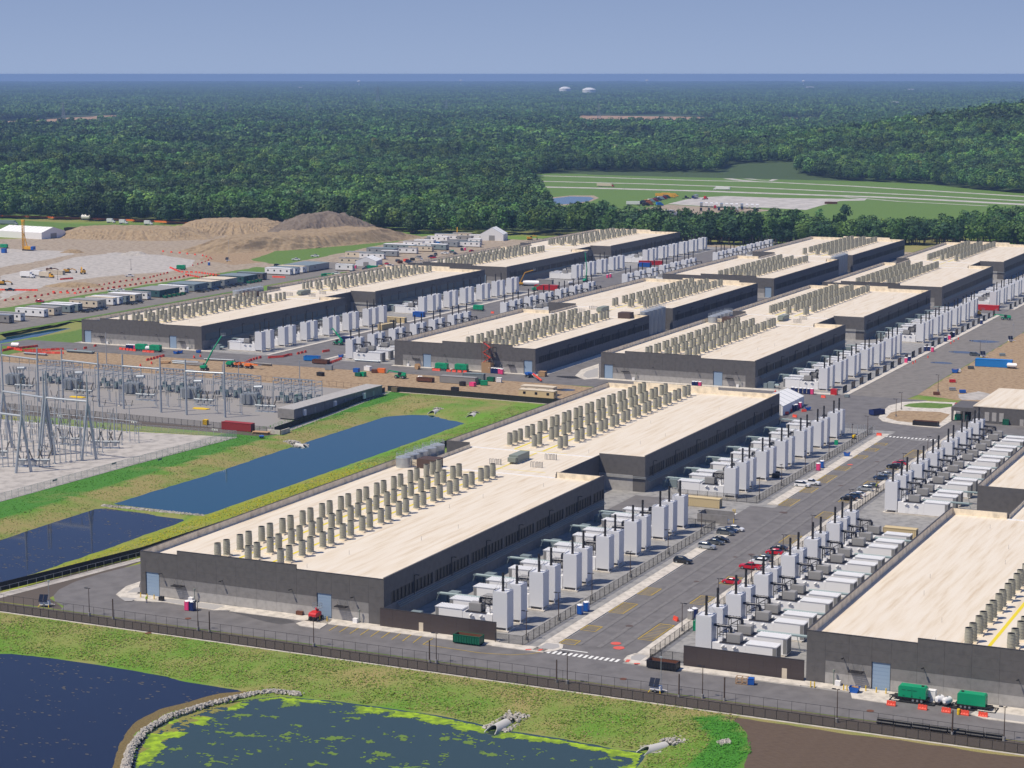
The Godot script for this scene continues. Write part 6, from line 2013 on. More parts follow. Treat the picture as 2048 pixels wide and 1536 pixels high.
	# culverts at the ponds
	for q in [[Vector3(-161.9, 0, -352.7), Vector3(-163.0, 0, -343.9), 1.3, "concrete culvert mouth at the right pond's green shore"], [Vector3(-125.6, 0, -354.7), Vector3(-131.2, 0, -344.7), 1.25, "long pale concrete culvert at the right pond's end"], [Vector3(-345.3, 0, -689.6), Vector3(-343.6, 0, -669.9), 1.5, "left concrete culvert at the canal's far end"], [Vector3(-329.8, 0, -692.9), Vector3(-325.7, 0, -665.9), 1.9, "right concrete culvert at the canal's far end"], [Vector3(-363.9, 0, -595.8), Vector3(-353.5, 0, -591.1), 0.9, "small white culvert in the canal's left bank"]]:
		var dd: Vector3 = q[1] - q[0]
		culvert(q[1] + Vector3(0, WL - 0.1, 0), atan2(-dd.z, dd.x), q[2], q[3])
	rocks("rock_patch", "small white stone patch on the green lawn", [Vector3(-119.2, 0, -350.2) + Vector3(0, 1.6, 0), Vector3(-117.9, 0, -351.7) + Vector3(0, 1.6, 0)], 0.8, 90, 1.55, 0.5)

func scaffold(at: Vector3):
	var t := thing("stair_scaffold", "orange stair scaffold on a timber box at the middle hall", "scaffold", at)
	part(t, "timber_box", boxmesh("sb", Vector3(4.2, 4.4, 3.2), Vector3(0, 2.2, 0)), M.wood)
	var b := MB.new()
	for s in [[-2, -1.4], [2, -1.4], [2, 1.4], [-2, 1.4], [0, -1.4], [0, 1.4]]:
		b.bar(Vector3(s[0], 4.4, s[1]), Vector3(s[0], 13.0, s[1]), 0.12)
	for y in [6.4, 8.6, 10.8, 13.0]:
		for s in [-1.4, 1.4]:
			b.bar(Vector3(-2, y, s), Vector3(2, y, s), 0.1)
	part(t, "frame", b.done(), M.rust)
	for k in 4:
		var f := 1.0 if k % 2 == 0 else -1.0
		var m := MB.new()
		m.bar(Vector3(-1.6 * f, 4.4 + k * 2.15, 0.8), Vector3(1.6 * f, 6.5 + k * 2.15, 0.8), 1.1, 0.16)
		part(t, "stair_flight", m.done(), M.orange_red)
		part(t, "landing", boxmesh("sl", Vector3(1.2, 0.12, 2.6)), M.rust, Vector3(1.6 * f, 6.5 + k * 2.15, 0))

func pipes(at: Vector3, yaw: float, n: int, l: float, r: float, m: String, label: String):
	var t := thing("pipe_stack", label, "pipes", at + Vector3(0, 0.05, 0), yaw, "stacks of pipes")
	if not meshes.has("pp%.1f%.2f" % [l, r]):
		var b := MB.new()
		b.tube(Vector3(-l / 2, 0, 0), Vector3(l / 2, 0, 0), r, 8)
		meshes["pp%.1f%.2f" % [l, r]] = b.done()
	for i in n:
		var row := 0 if i < (n + 1) / 2 else 1
		var k := i if row == 0 else i - (n + 1) / 2
		part(t, "pipe", meshes["pp%.1f%.2f" % [l, r]], M[m], Vector3(rng.randf_range(-0.4, 0.4), r + row * r * 1.75, (k + row * 0.5) * r * 2.05 - n * r * 0.5))
	for s in [-0.3, 0.3]:
		part(t, "timber", boxmesh("pt", Vector3(0.2, 0.12, n * r + 0.6)), M.wood, Vector3(l * s, 0.02, 0))

func office(at: Vector3, yaw: float, size: Vector3, wall: String, roof: String, label: String):
	var t := thing("office_trailer", label, "trailer", at, yaw, "office trailers")
	part(t, "body", boxmesh("ob", size, Vector3(0, size.y / 2 + 0.6, 0)), M[wall])
	var b := MB.new()
	b.side(v2([-size.x / 2 - 0.1, size.y + 0.6, size.x / 2 + 0.1, size.y + 0.6, size.x / 2 + 0.1, size.y + 0.75, 0.0, size.y + 0.85, -size.x / 2 - 0.1, size.y + 0.75]), -size.z / 2 - 0.1, size.z / 2 + 0.1)
	part(t, "roof", b.done(), M[roof])
	for k in maxi(2, int(size.x / 4.5)):
		var n := maxi(2, int(size.x / 4.5))
		part(t, "window", boxmesh("ow", Vector3(1.1, 1.0, 0.06)), M.glass, Vector3(-size.x / 2 + (k + 0.5) * size.x / n, size.y * 0.5 + 0.9, size.z / 2 + 0.02))
	part(t, "window", boxmesh("ow2", Vector3(0.06, 1.0, minf(1.1, size.z * 0.4))), M.glass, Vector3(size.x / 2 + 0.02, size.y * 0.5 + 0.9, size.z * 0.2))
	part(t, "door", boxmesh("od", Vector3(0.06, 2.0, 0.9)), M.steel, Vector3(size.x / 2 + 0.02, 1.7, -size.z * 0.22))
	part(t, "skirt", boxmesh("os", Vector3(size.x - 0.3, 0.6, size.z - 0.3), Vector3(0, 0.3, 0)), M.wood_dark)
	b = MB.new()
	for k in 4:
		b.box(Vector3(size.x / 2 + 0.3 + k * 0.3, 0.55 - k * 0.15, -size.z * 0.22), Vector3(0.3, 0.08, 1.3))
	part(t, "steps", b.done(), M.steel)

# ------------------------------------------------------------------ between the front and the middle halls
func middle_items():
	scaffold(Vector3(-366.6, 0, -765.5) + Vector3(0, 0, 0))
	var i := 0
	for p in [Vector3(-547.8, 0, -761.3), Vector3(-546.8, 0, -761.4), Vector3(-545.9, 0, -761.5), Vector3(-544.9, 0, -761.5)]:
		toilet(p, "navy", "navy toilet before the left hall, %s of four from the left" % nth(i)); i += 1
	toilet(Vector3(-544.0, 0, -761.6), "pink", "pink toilet at the end of the navy row by the left hall")
	i = 0
	for p in [Vector3(-365.2, 0, -764.6), Vector3(-363.9, 0, -764.4), Vector3(-362.5, 0, -764.2), Vector3(-361.2, 0, -764.0)]:
		toilet(p, "navy", "navy toilet beside the scaffold's timber box, %s of four" % nth(i)); i += 1
	toilet(Vector3(-360.1, 0, -763.8), "pink", "pink toilet nearest the navy row by the scaffold")
	toilet(Vector3(-358.6, 0, -762.9), "pink", "pink toilet farthest right of the row by the scaffold")
	i = 0
	for p in [Vector3(-232.8, 0, -766.1), Vector3(-231.1, 0, -765.5), Vector3(-229.3, 0, -765.6), Vector3(-227.7, 0, -765.7), Vector3(-226.1, 0, -765.7)]:
		toilet(p, "navy", "navy toilet behind the far crossing, %s of five from the left" % nth(i)); i += 1
	toilet(Vector3(-224.7, 0, -765.7), "pink", "pink toilet at the end of the row of five navy ones")
	toilet(Vector3(-273.8, 0, -764.3), "navy", "navy toilet at the middle right hall's front, left one")
	toilet(Vector3(-272.5, 0, -764.3), "navy", "navy toilet at the middle right hall's front, right one")
	toilet(Vector3(-270.9, 0, -764.1), "pink", "pink toilet at the middle right hall's front wall")
	toilet(Vector3(-219.8, 0, -724.3), "navy", "navy toilet beside the white tent, left one")
	toilet(Vector3(-219.1, 0, -725.9), "navy", "navy toilet beside the white tent, right one")
	toilet(Vector3(-219.1, 0, -731.0), "pink", "pink toilet beside the white tent")
	genset(Vector3(-539.0, 0, -759.8), 0.0, "green generator behind barriers at the left hall, left one")
	genset(Vector3(-531.2, 0, -759.7), 0.0, "green generator behind barriers at the left hall, right one")
	genset(Vector3(-386.8, 0, -762.6), 0.0, "green generator at the middle hall left of the scaffold, left one")
	genset(Vector3(-377.9, 0, -763.5), 0.0, "green generator at the middle hall left of the scaffold, right one")
	htank(Vector3(-535.1, 0, -759.8), 0.4, 1.1, 2.4, "white round tank between the green generators at the left hall")
	barrier_line([Vector3(-551.3, 0, -759.7), Vector3(-540.3, 0, -757.4)], 5, "in the row of barriers before the left hall's toilets", 1.0)
	barrier_line([Vector3(-536.1, 0, -756.5), Vector3(-529.9, 0, -756.6)], 3, "in the row of barriers under the left hall's generators", 2.0)
	barrier_line([Vector3(-518.1, 0, -733.6), Vector3(-519.0, 0, -749.0)], 6, "in the slanting row of barriers on the dirt by the gantries", 3.0)
	barrier_line([Vector3(-474.2, 0, -745.4), Vector3(-476.2, 0, -753.0), Vector3(-477.1, 0, -759.6), Vector3(-476.8, 0, -763.2)], 6, "in the row of barriers by the orange lifts", 4.0)
	barrier_line([Vector3(-473.6, 0, -763.0), Vector3(-471.2, 0, -765.9), Vector3(-469.2, 0, -768.6), Vector3(-469.7, 0, -773.7), Vector3(-468.9, 0, -775.8)], 8, "in the row of barriers along the sidewalk corner", 5.0)
	barrier_line([Vector3(-468.4, 0, -778.8), Vector3(-468.3, 0, -788.0)], 3, "in the row of barriers before the blue dumpster", 6.0)
	barrier_line([Vector3(-461.3, 0, -790.3), Vector3(-460.5, 0, -794.4)], 3, "in the row of barriers near the green telehandler", 6.5)
	barrier_line([Vector3(-440.1, 0, -759.5), Vector3(-442.3, 0, -774.0)], 6, "in the slanting row of barriers by the brown dumpster", 7.0)
	barrier_line([Vector3(-390.1, 0, -760.3), Vector3(-386.5, 0, -760.3)], 2, "in the pair of barriers by the cable reel", 8.0)
	barrier_line([Vector3(-383.6, 0, -760.1), Vector3(-373.2, 0, -760.1)], 4, "in the row of barriers under the middle hall's generators", 9.0)
	barrier_line([Vector3(-595.5, 0, -731.8), Vector3(-595.6, 0, -737.3), Vector3(-593.7, 0, -741.9), Vector3(-590.7, 0, -750.9)], 14, "in the long row of barriers at the far left of the dirt", 10.0)
	barrier_line([Vector3(-600.0, 0, -740.9), Vector3(-587.2, 0, -735.6), Vector3(-580.0, 0, -740.8), Vector3(-573.2, 0, -747.7)], 16, "in the second row of barriers at the far left of the dirt", 11.0)
	barrier_line([Vector3(-581.9, 0, -730.7), Vector3(-571.1, 0, -734.8), Vector3(-564.9, 0, -736.8)], 9, "in the nearest row of barriers at the far left of the dirt", 12.0)
	barrier_line([Vector3(-565.5, 0, -742.0), Vector3(-567.6, 0, -767.4)], 3, "in the loose row of barriers by the left hall's door", 13.0)
	for q in [[Vector3(-510.5, 0, -726.8), "first"], [Vector3(-510.4, 0, -718.4), "second"], [Vector3(-504.3, 0, -750.5), "third"], [Vector3(-503.5, 0, -754.4), "fourth"]]:
		barrier(q[0], 0.8, "lone red barrier on the dirt strip, %s from the left of four" % q[1], "lone barriers on the dirt")
	i = 0
	for p in [Vector3(-239.0, 0, -763.3), Vector3(-218.2, 0, -759.1), Vector3(-219.7, 0, -715.7), Vector3(-219.7, 0, -721.9), Vector3(-214.9, 0, -710.6), Vector3(-215.4, 0, -723.9)]:
		barrier(p, 0.4 + i, "red barrier around the white tent, %s" % ["behind its roof", "before the toilets", "at its near corner", "under its door", "nearest one", "beside the blue skip"][i], "barriers around the tent"); i += 1
	barrier(Vector3(-176.8, 0, -685.8), 1.4, "red barrier at the end of the far sidewalk by the crossing", "lone barriers")
	skip_bin(Vector3(-519.0, 0, -758.0), 0.0, "blue", "blue skip at the left hall's right door, left of two")
	skip_bin(Vector3(-518.1, 0, -760.3), 0.4, "blue", "blue skip at the left hall's right door, right of two")
	skip_bin(Vector3(-511.6, 0, -765.1), 0.2, "blue", "blue skip at the left hall's corner")
	skip_bin(Vector3(-445.7, 0, -779.4), 0.0, "blue", "blue skip on the walk left of the middle hall")
	skip_bin(Vector3(-215.1, 0, -727.8), 0.5, "blue", "blue skip right of the white tent")
	dumpster(Vector3(-451.8, 0, -764.4), 0.15, Vector3(7.0, 2.0, 2.4), "blue_bright", "blue", "bright blue dumpster by the dirt strip")
	dumpster(Vector3(-443.5, 0, -757.9), 0.0, Vector3(7.4, 1.7, 2.4), "rust", "wood_dark", "rusty brown dumpster by the dirt strip")
	dumpster(Vector3(-378.2, 0, -730.7), 0.0, Vector3(7.0, 1.6, 2.4), "rust", "wood_dark", "dark brown dumpster on the dirt before the middle hall")
	telehandler(Vector3(-467.9, 0, -815.6), PI * 0.95, "green", "green telehandler with raised boom on the asphalt", 0.75)
	telehandler(Vector3(-392.0, 0, -734.9), PI, "green", "green telehandler on the dirt before the middle hall", 0.1)
	telehandler(Vector3(-633.1, 0, -1088.5), 0.2, "green", "green telehandler among the trailers", 0.1)
	container(Vector3(-468.3, 0, -825.2), 0.1, Vector3(6.0, 2.6, 2.4), "navy", "blue shipping container behind the green telehandler")
	boom_lift(Vector3(-478.6, 0, -720.0), 0.0, "green", "green boom lift with white mast on the dirt strip", [Vector3(0, 1.8, 0), Vector3(1.5, 8.0, -4), Vector3(3.2, 14.0, -9)])
	boom_lift(Vector3(-474.3, 0, -733.5), 0.0, "green", "green folded lift left of the two orange ones", [Vector3(-1.6, 2.1, 0), Vector3(2.6, 2.5, 0)])
	boom_lift(Vector3(-470.1, 0, -733.8), 0.0, "orange", "orange folded lift, left of two on the dirt", [Vector3(-1.6, 2.1, 0), Vector3(3.2, 2.2, 0)])
	boom_lift(Vector3(-464.6, 0, -733.1), 0.0, "orange", "orange folded lift, right of two on the dirt", [Vector3(-1.6, 2.1, 0), Vector3(4.6, 1.6, 0)])
	boom_lift(Vector3(-344.8, 0, -759.9), -0.6, "blue", "blue and white boom lift with orange arm before the middle hall", [Vector3(-0.5, 2.0, 0), Vector3(7.0, 2.4, 1.0)])
	var oa := MB.new()
	oa.bar(Vector3(0, 2.6, 0), Vector3(7.4, 0.8, 1.2), 0.5, 0.55)
	solo("lift_arm", oa.done(), M.orange_red, "orange lift arm lowered to the ground by the modular office", "lift", Vector3(-340.4, 0, -754.3), -0.5)
	crate(Vector3(-340.8, 0, -764.9), 0.0, Vector3(3.0, 2.0, 2.4), "wood", "big plywood crate at the middle hall's right door")
	var cr := MB.new()
	for s in [-0.6, 0.6]:
		cr.tube(Vector3(s - 0.06, 1.3, 0), Vector3(s + 0.06, 1.3, 0), 1.3, 16)
	cr.tube(Vector3(-0.6, 1.3, 0), Vector3(0.6, 1.3, 0), 0.7, 12)
	solo("cable_reel", cr.done(), M.wood, "wooden cable reel at the middle hall's front", "reel", Vector3(-397.6, 0, -760.9), 1.2)
	office(Vector3(-322.5, 0, -720.3), 0.0, Vector3(14.0, 2.7, 4.0), "cream", "cream", "cream modular office behind, on the dirt before the middle hall")
	office(Vector3(-318.8, 0, -711.1), 0.0, Vector3(15.0, 2.7, 3.6), "tan", "cream", "tan modular office with two doors beside the nearest hall")
	container(Vector3(-363.9, 0, -732.8), 0.0, Vector3(16.0, 2.8, 3.0), "silencer", "long grey storage container on the dirt before the middle hall")
	container(Vector3(-362.5, 0, -744.0), 0.1, Vector3(9.0, 2.6, 2.5), "cabinet", "dark grey container behind the long grey one")
	for q in [[Vector3(-357.0, 0, -736.0), "green_dark", "dark green machine box right of the grey container, left one"], [Vector3(-352.3, 0, -732.3), "green", "green machine box right of the grey container, nearest one"], [Vector3(-354.4, 0, -743.2), "green_dark", "dark green machine box right of the grey container, far one"], [Vector3(-359.6, 0, -727.4), "black", "black cube tank before the long grey container"], [Vector3(-425.7, 0, -727.0), "black", "black wrapped bundle alone on the dirt"], [Vector3(-417.0, 0, -742.2), "blue", "blue cube tank on the dirt"], [Vector3(-410.6, 0, -732.5), "green_dark", "green site box on the dirt, left of two"], [Vector3(-408.9, 0, -733.3), "green", "green site box on the dirt, right of two"], [Vector3(-355.3, 0, -727.9), "pink", "pink and grey pallet beside the green boxes"], [Vector3(-350.2, 0, -742.1), "white", "white block stack right of the green boxes"], [Vector3(-414.7, 0, -748.1), "white", "white cube tank behind the green boxes"], [Vector3(-409.4, 0, -744.1), "rust", "rusty compressor box on the dirt"], [Vector3(-406.7, 0, -745.3), "orange", "orange compressor box on the dirt"], [Vector3(-431.2, 0, -743.6), "steel", "pale blue steel rack by the dirt road"], [Vector3(-377.0, 0, -702.0), "hoarding", "brown pallet stack at the fence corner"], [Vector3(-354.8, 0, -710.9), "black", "black framed screen box on the canal fence"]]:
		crate(q[0], rng.randf_range(-0.4, 0.4), Vector3(rng.randf_range(2.0, 3.2), rng.randf_range(1.3, 2.0), 1.6), q[1], q[2])
	solar_trailer(Vector3(-383.0, 0, -696.4), 0.5, "white solar trailer at the substation's back corner", 2.4)
	pipes(Vector3(-496.9, 0, -733.1), 0.05, 9, 12.0, 0.35, "steel", "grey pipe stack on the dirt behind the gantries")
	pipes(Vector3(-490.7, 0, -730.9), 0.05, 7, 9.0, 0.35, "wall_mid", "darker grey pipe stack right of the first on the dirt")
	pipes(Vector3(-489.0, 0, -747.1), 0.1, 6, 14.0, 0.25, "steel", "long thin pale pipes along the road edge")
	pipes(Vector3(-428.1, 0, -771.9), 0.0, 8, 12.0, 0.25, "galv", "galvanized pipes below the middle hall's first generators")
	pipes(Vector3(-506.1, 0, -730.6), 0.4, 7, 4.0, 0.3, "wood", "pile of timber beams among the barriers")
	pipes(Vector3(-464.2, 0, -743.2), 0.0, 4, 9.0, 0.3, "concrete_grey", "row of pale concrete blocks along the road")
	pipes(Vector3(-574.7, 0, -728.6), 0.0, 8, 12.0, 0.25, "steel", "grey pipes on the dirt at the far left")
	pipes(Vector3(-560.4, 0, -742.5), 0.0, 8, 14.0, 0.3, "cabinet", "blue-grey pipe bundle below the left hall's first door")
	htank(Vector3(-596.8, 0, -742.4), 0.2, 1.2, 3.0, "white round tank at the far left of the dirt strip")
	htank(Vector3(-382.7, 0, -734.6), 0.2, 0.7, 1.6, "small silver tank before the green telehandler")
	var tn := thing("tent", "white gable tent behind the nearest hall", "tent", Vector3(-226.5, 0, -728))
	var b := MB.new()
	b.side(v2([-6.5, 0, 6.5, 0, 6.5, 3.6, 0, 6.2, -6.5, 3.6]), -11.0, 16.0)
	part(tn, "canopy", b.done(), M.tent)
	b = MB.new()
	for k in 6:
		b.bar(Vector3(-6.6, 3.6, -11 + k * 5.4), Vector3(0, 6.28, -11 + k * 5.4), 0.12)
		b.bar(Vector3(6.6, 3.6, -11 + k * 5.4), Vector3(0, 6.28, -11 + k * 5.4), 0.12)
	part(tn, "frame", b.done(), M.galv)
	part(tn, "door", boxmesh("td", Vector3(2.0, 2.4, 0.1), Vector3(2.5, 1.2, 16.02)), M.silencer)
	var rk := thing("bike_rack", "grey rows of upright steel posts at the yard's far corner", "rack", Vector3(-184.8, 0, -688.7))
	for k in 26:
		part(rk, "post", boxmesh("rkp", Vector3(0.12, 2.6, 0.12), Vector3(0, 1.3, 0)), M.galv, Vector3(-5.0 + (k % 9) * 1.25, 0.1, -2.4 + (k / 9) * 2.2))
	htank(Vector3(-183.2, 0, -676.3), 1.5, 0.6, 1.2, "yellow upright tank among the steel posts", "yellow")
	crate(Vector3(-216.5, 0, -768.1), 0.0, Vector3(2.4, 2.2, 1.6), "red", "red barred gas bottle cage at the hoarding's end")
	crate(Vector3(-210.2, 0, -764.2), 0.0, Vector3(1.6, 1.0, 1.4), "cabinet", "small grey light plant on the far sidewalk corner")

# ------------------------------------------------------------------ substation
func mast(at: Vector3, h: float, r: float, label: String, called := "lightning_mast"):
	var t := thing(called, label, "mast", at, 0.0, "steel masts of the substation")
	var b := MB.new()
	b.tube(Vector3.ZERO, Vector3(0, h, 0), r, 9, r * 0.55)
	part(t, "pole", b.done(), M.galv)
	part(t, "footing", boxmesh("mf", Vector3(r * 4, 0.3, r * 4), Vector3(0, 0.15, 0)), M.concrete)

func bushing(b: MB, a: Vector3, c: Vector3, r: float):
	# a ribbed insulator
	var n := 7
	for i in n:
		var p := a.lerp(c, float(i) / n)
		var q := a.lerp(c, (i + 0.62) / n)
		b.tube(p, q, r, 7, r * 0.62)
	b.tube(a, c, r * 0.5, 6)

func breaker(at: Vector3, yaw: float, label: String):
	var t := thing("circuit_breaker", label, "circuit breaker", at, yaw, "circuit breakers")
	if not meshes.has("breaker"):
		var a := MB.new()
		a.tube(Vector3(-1.5, 2.3, 0), Vector3(1.5, 2.3, 0), 0.5, 10)
		a.box(Vector3(0, 1.5, 0.5), Vector3(1.0, 1.0, 0.7))
		var l := MB.new()
		for s in [[-1, -1], [1, -1], [1, 1], [-1, 1]]:
			l.bar(Vector3(s[0] * 1.1, 0, s[1] * 0.5), Vector3(s[0] * 1.1, 2.0, s[1] * 0.4), 0.13)
		l.box(Vector3(0, 0.15, 0), Vector3(2.8, 0.3, 1.6))
		var i := MB.new()
		for s in [-1, 1]:
			bushing(i, Vector3(s * 0.9, 2.7, 0), Vector3(s * 2.2, 5.8, 0), 0.3)
		meshes["breaker"] = [a.done(), l.done(), i.done()]
	part(t, "tank", meshes["breaker"][0], M.steel)
	part(t, "stand", meshes["breaker"][1], M.galv)
	part(t, "bushing", meshes["breaker"][2], M.porcelain_brown)

func support(at: Vector3, yaw: float, label: String, h: float, kind: int):
	var t := thing("bus_support", label, "bus support", at, yaw, "bus supports and switches")
	var k := "sup%.1f%d" % [h, kind]
	if not meshes.has(k):
		var a := MB.new()
		a.tube(Vector3.ZERO, Vector3(0, h, 0), 0.16, 7, 0.13)
		a.box(Vector3(0, 0.1, 0), Vector3(0.7, 0.2, 0.7))
		if kind > 0:
			a.bar(Vector3(-1.2, h, 0), Vector3(1.2, h, 0), 0.16)
		var i := MB.new()
		if kind == 0:
			bushing(i, Vector3(0, h, 0), Vector3(0, h + 2.0, 0), 0.17)
		elif kind == 1:
			bushing(i, Vector3(-1.0, h, 0), Vector3(-1.6, h + 2.0, 0), 0.17)
			bushing(i, Vector3(1.0, h, 0), Vector3(1.6, h + 2.0, 0), 0.17)
		else:
			for s in [-1, 0, 1]:
				bushing(i, Vector3(s * 1.1, h, 0), Vector3(s * 1.1, h + 1.6, 0), 0.15)
			i.tube(Vector3(-1.4, h + 1.7, 0), Vector3(1.4, h + 1.7, 0), 0.06, 6)
		meshes[k] = [a.done(), i.done()]
	part(t, "post", meshes[k][0], M.galv)
	part(t, "insulator", meshes[k][1], M.porcelain if kind != 1 else M.porcelain_brown)

func transformer(at: Vector3, label: String):
	var t := thing("power_transformer", label, "transformer", at, 0.0, "large power transformers")
	if not meshes.has("trafo"):
		var u := {}
		var b := MB.new()
		b.box(Vector3(0, 2.6, 0), Vector3(6.2, 4.4, 3.2))
		b.box(Vector3(0, 4.9, 0), Vector3(5.8, 0.2, 2.8))
		for k in 6:
			b.box(Vector3(-2.8 + k * 1.1, 2.6, 1.65), Vector3(0.16, 4.2, 0.12))
		u.tank = b.done()
		b = MB.new()
		for k in 12:
			b.box(Vector3(-3.7 + (k % 2) * -0.25, 2.6, -1.4 + k * 0.25), Vector3(0.9, 3.6, 0.12))
		for k in 14:
			b.box(Vector3(-2.9 + k * 0.22 + (0.6 if k > 6 else 0.0), 2.7, 2.3), Vector3(0.1, 3.6, 1.0))
		u.fins = b.done()
		b = MB.new()
		b.tube(Vector3(0.6, 7.0, -0.9), Vector3(4.2, 7.3, -0.9), 0.62, 12)
		b.bar(Vector3(1.4, 4.9, -0.9), Vector3(1.4, 6.5, -0.9), 0.2)
		b.bar(Vector3(3.4, 4.4, -0.9), Vector3(3.4, 6.6, -0.9), 0.2)
		u.conserv = b.done()
		b = MB.new()
		for k in 3:
			bushing(b, Vector3(-1.6 + k * 1.5, 4.9, 0.6), Vector3(-2.0 + k * 1.7, 8.0, 1.3), 0.26)
			bushing(b, Vector3(-1.2 + k * 1.3, 4.9, -0.9), Vector3(-1.3 + k * 1.4, 6.6, -1.5), 0.2)
		u.bush = b.done()
		b = MB.new()
		b.box(Vector3(0, 0.2, 0), Vector3(9.5, 0.4, 7.0))
		u.pad = b.done()
		b = MB.new()
		b.box(Vector3(3.9, 1.6, 0.6), Vector3(1.2, 2.2, 1.6))
		b.box(Vector3(3.6, 3.6, 0), Vector3(0.6, 0.6, 2.4))
		for k in 5:
			b.tube(Vector3(3.4, 0.6 + k * 0.9, 1.2), Vector3(4.6, 0.6 + k * 0.9, -0.6), 0.12, 6)
		u.box = b.done()
		meshes["trafo"] = u
	var u: Dictionary = meshes["trafo"]
	part(t, "pad", u.pad, M.concrete_grey)
	part(t, "tank", u.tank, M.steel)
	part(t, "radiator", u.fins, M.galv)
	part(t, "conservator", u.conserv, M.galv)
	part(t, "bushing", u.bush, M.porcelain)
	part(t, "control_cabinet", u.box, M.teal_steel)

func rack(at: Vector3, label: String, lv: int):
	# a dense lattice of switch bays behind each transformer
	var t := thing("switch_rack", label, "switch rack", at, 0.0, "switch racks")
	var k := "rack%d" % lv
	if not meshes.has(k):
		var a := MB.new()
		var w := 13.0
		for i in 5:
			for z in [0.0, -5.0]:
				a.bar(Vector3(i * w / 4.0, 0, z), Vector3(i * w / 4.0, 8.0, z), 0.22)
		for y in [5.0, 6.6, 8.0]:
			for z in [0.0, -5.0]:
				a.bar(Vector3(0, y, z), Vector3(w, y, z), 0.2)
			for i in 5:
				a.bar(Vector3(i * w / 4.0, y, 0), Vector3(i * w / 4.0, y, -5.0), 0.18)
		var c := MB.new()
		for i in 12:
			bushing(c, Vector3(0.6 + i * 1.07, 8.0, 0), Vector3(0.6 + i * 1.07, 9.1, 0.2), 0.14)
			bushing(c, Vector3(0.6 + i * 1.07, 4.0, -2.0), Vector3(0.6 + i * 1.07, 5.2, -2.2), 0.15)
			c.tube(Vector3(0.6 + i * 1.07, 6.6, 0), Vector3(0.6 + i * 1.07, 6.7, -5.0), 0.06, 5)
		meshes[k] = [a.done(), c.done()]
	t.scale = Vector3(1.4, 1.08, 1.15)
	part(t, "frame", meshes[k][0], M.galv)
	for i in 9:
		for j in 2:
			part(t, "switchgear", boxmesh("sg", Vector3(1.05, 1.6, 1.0)), M.teal_steel if (i + j) % 3 else M.steel, Vector3(0.8 + i * 1.45, 1.5 + 1.1 * ((i + j) % 2), -1.2 - j * 2.6))
	part(t, "insulator", meshes[k][1], M.porcelain)
	part(t, "bus_bar", boxmesh("bb", Vector3(13.0, 0.2, 0.3), Vector3(6.5, 9.2, 0.2)), M.car_silver)

func gantry(p0: Vector3, p1: Vector3, h: float, beam: float, label: String, aframe: bool):
	var t := thing("dead_end_gantry", label, "gantry", p0, 0.0, "steel gantries")
	var d := p1 - p0
	for p in [Vector3.ZERO, d]:
		var b := MB.new()
		if aframe:
			b.tube(p + Vector3(-1.5, 0, 1.9), p + Vector3(0, beam, 0), 0.48, 9, 0.34)
			b.tube(p + Vector3(1.5, 0, -1.9), p + Vector3(0, beam, 0), 0.48, 9, 0.34)
			b.tube(p + Vector3(0, beam, 0), p + Vector3(0, h, 0), 0.36, 9, 0.22)
		else:
			b.tube(p, p + Vector3(0, h, 0), 0.46, 9, 0.3)
		part(t, "leg", b.done(), M.galv)
	var b := MB.new()
	b.tube(Vector3(0, beam, 0), d + Vector3(0, beam, 0), 0.36, 9)
	part(t, "beam", b.done(), M.galv)
	b = MB.new()
	for k in 3:
		var q := d * (0.22 + 0.28 * k) + Vector3(0, beam - 0.4, 0)
		bushing(b, q, q + Vector3(0, -2.4, 0), 0.16)
		b.tube(q + Vector3(0, -2.4, 0), q + Vector3(0.4, -beam + 6.0, 1.5), 0.03, 4)
	part(t, "insulator_string", b.done(), M.porcelain)

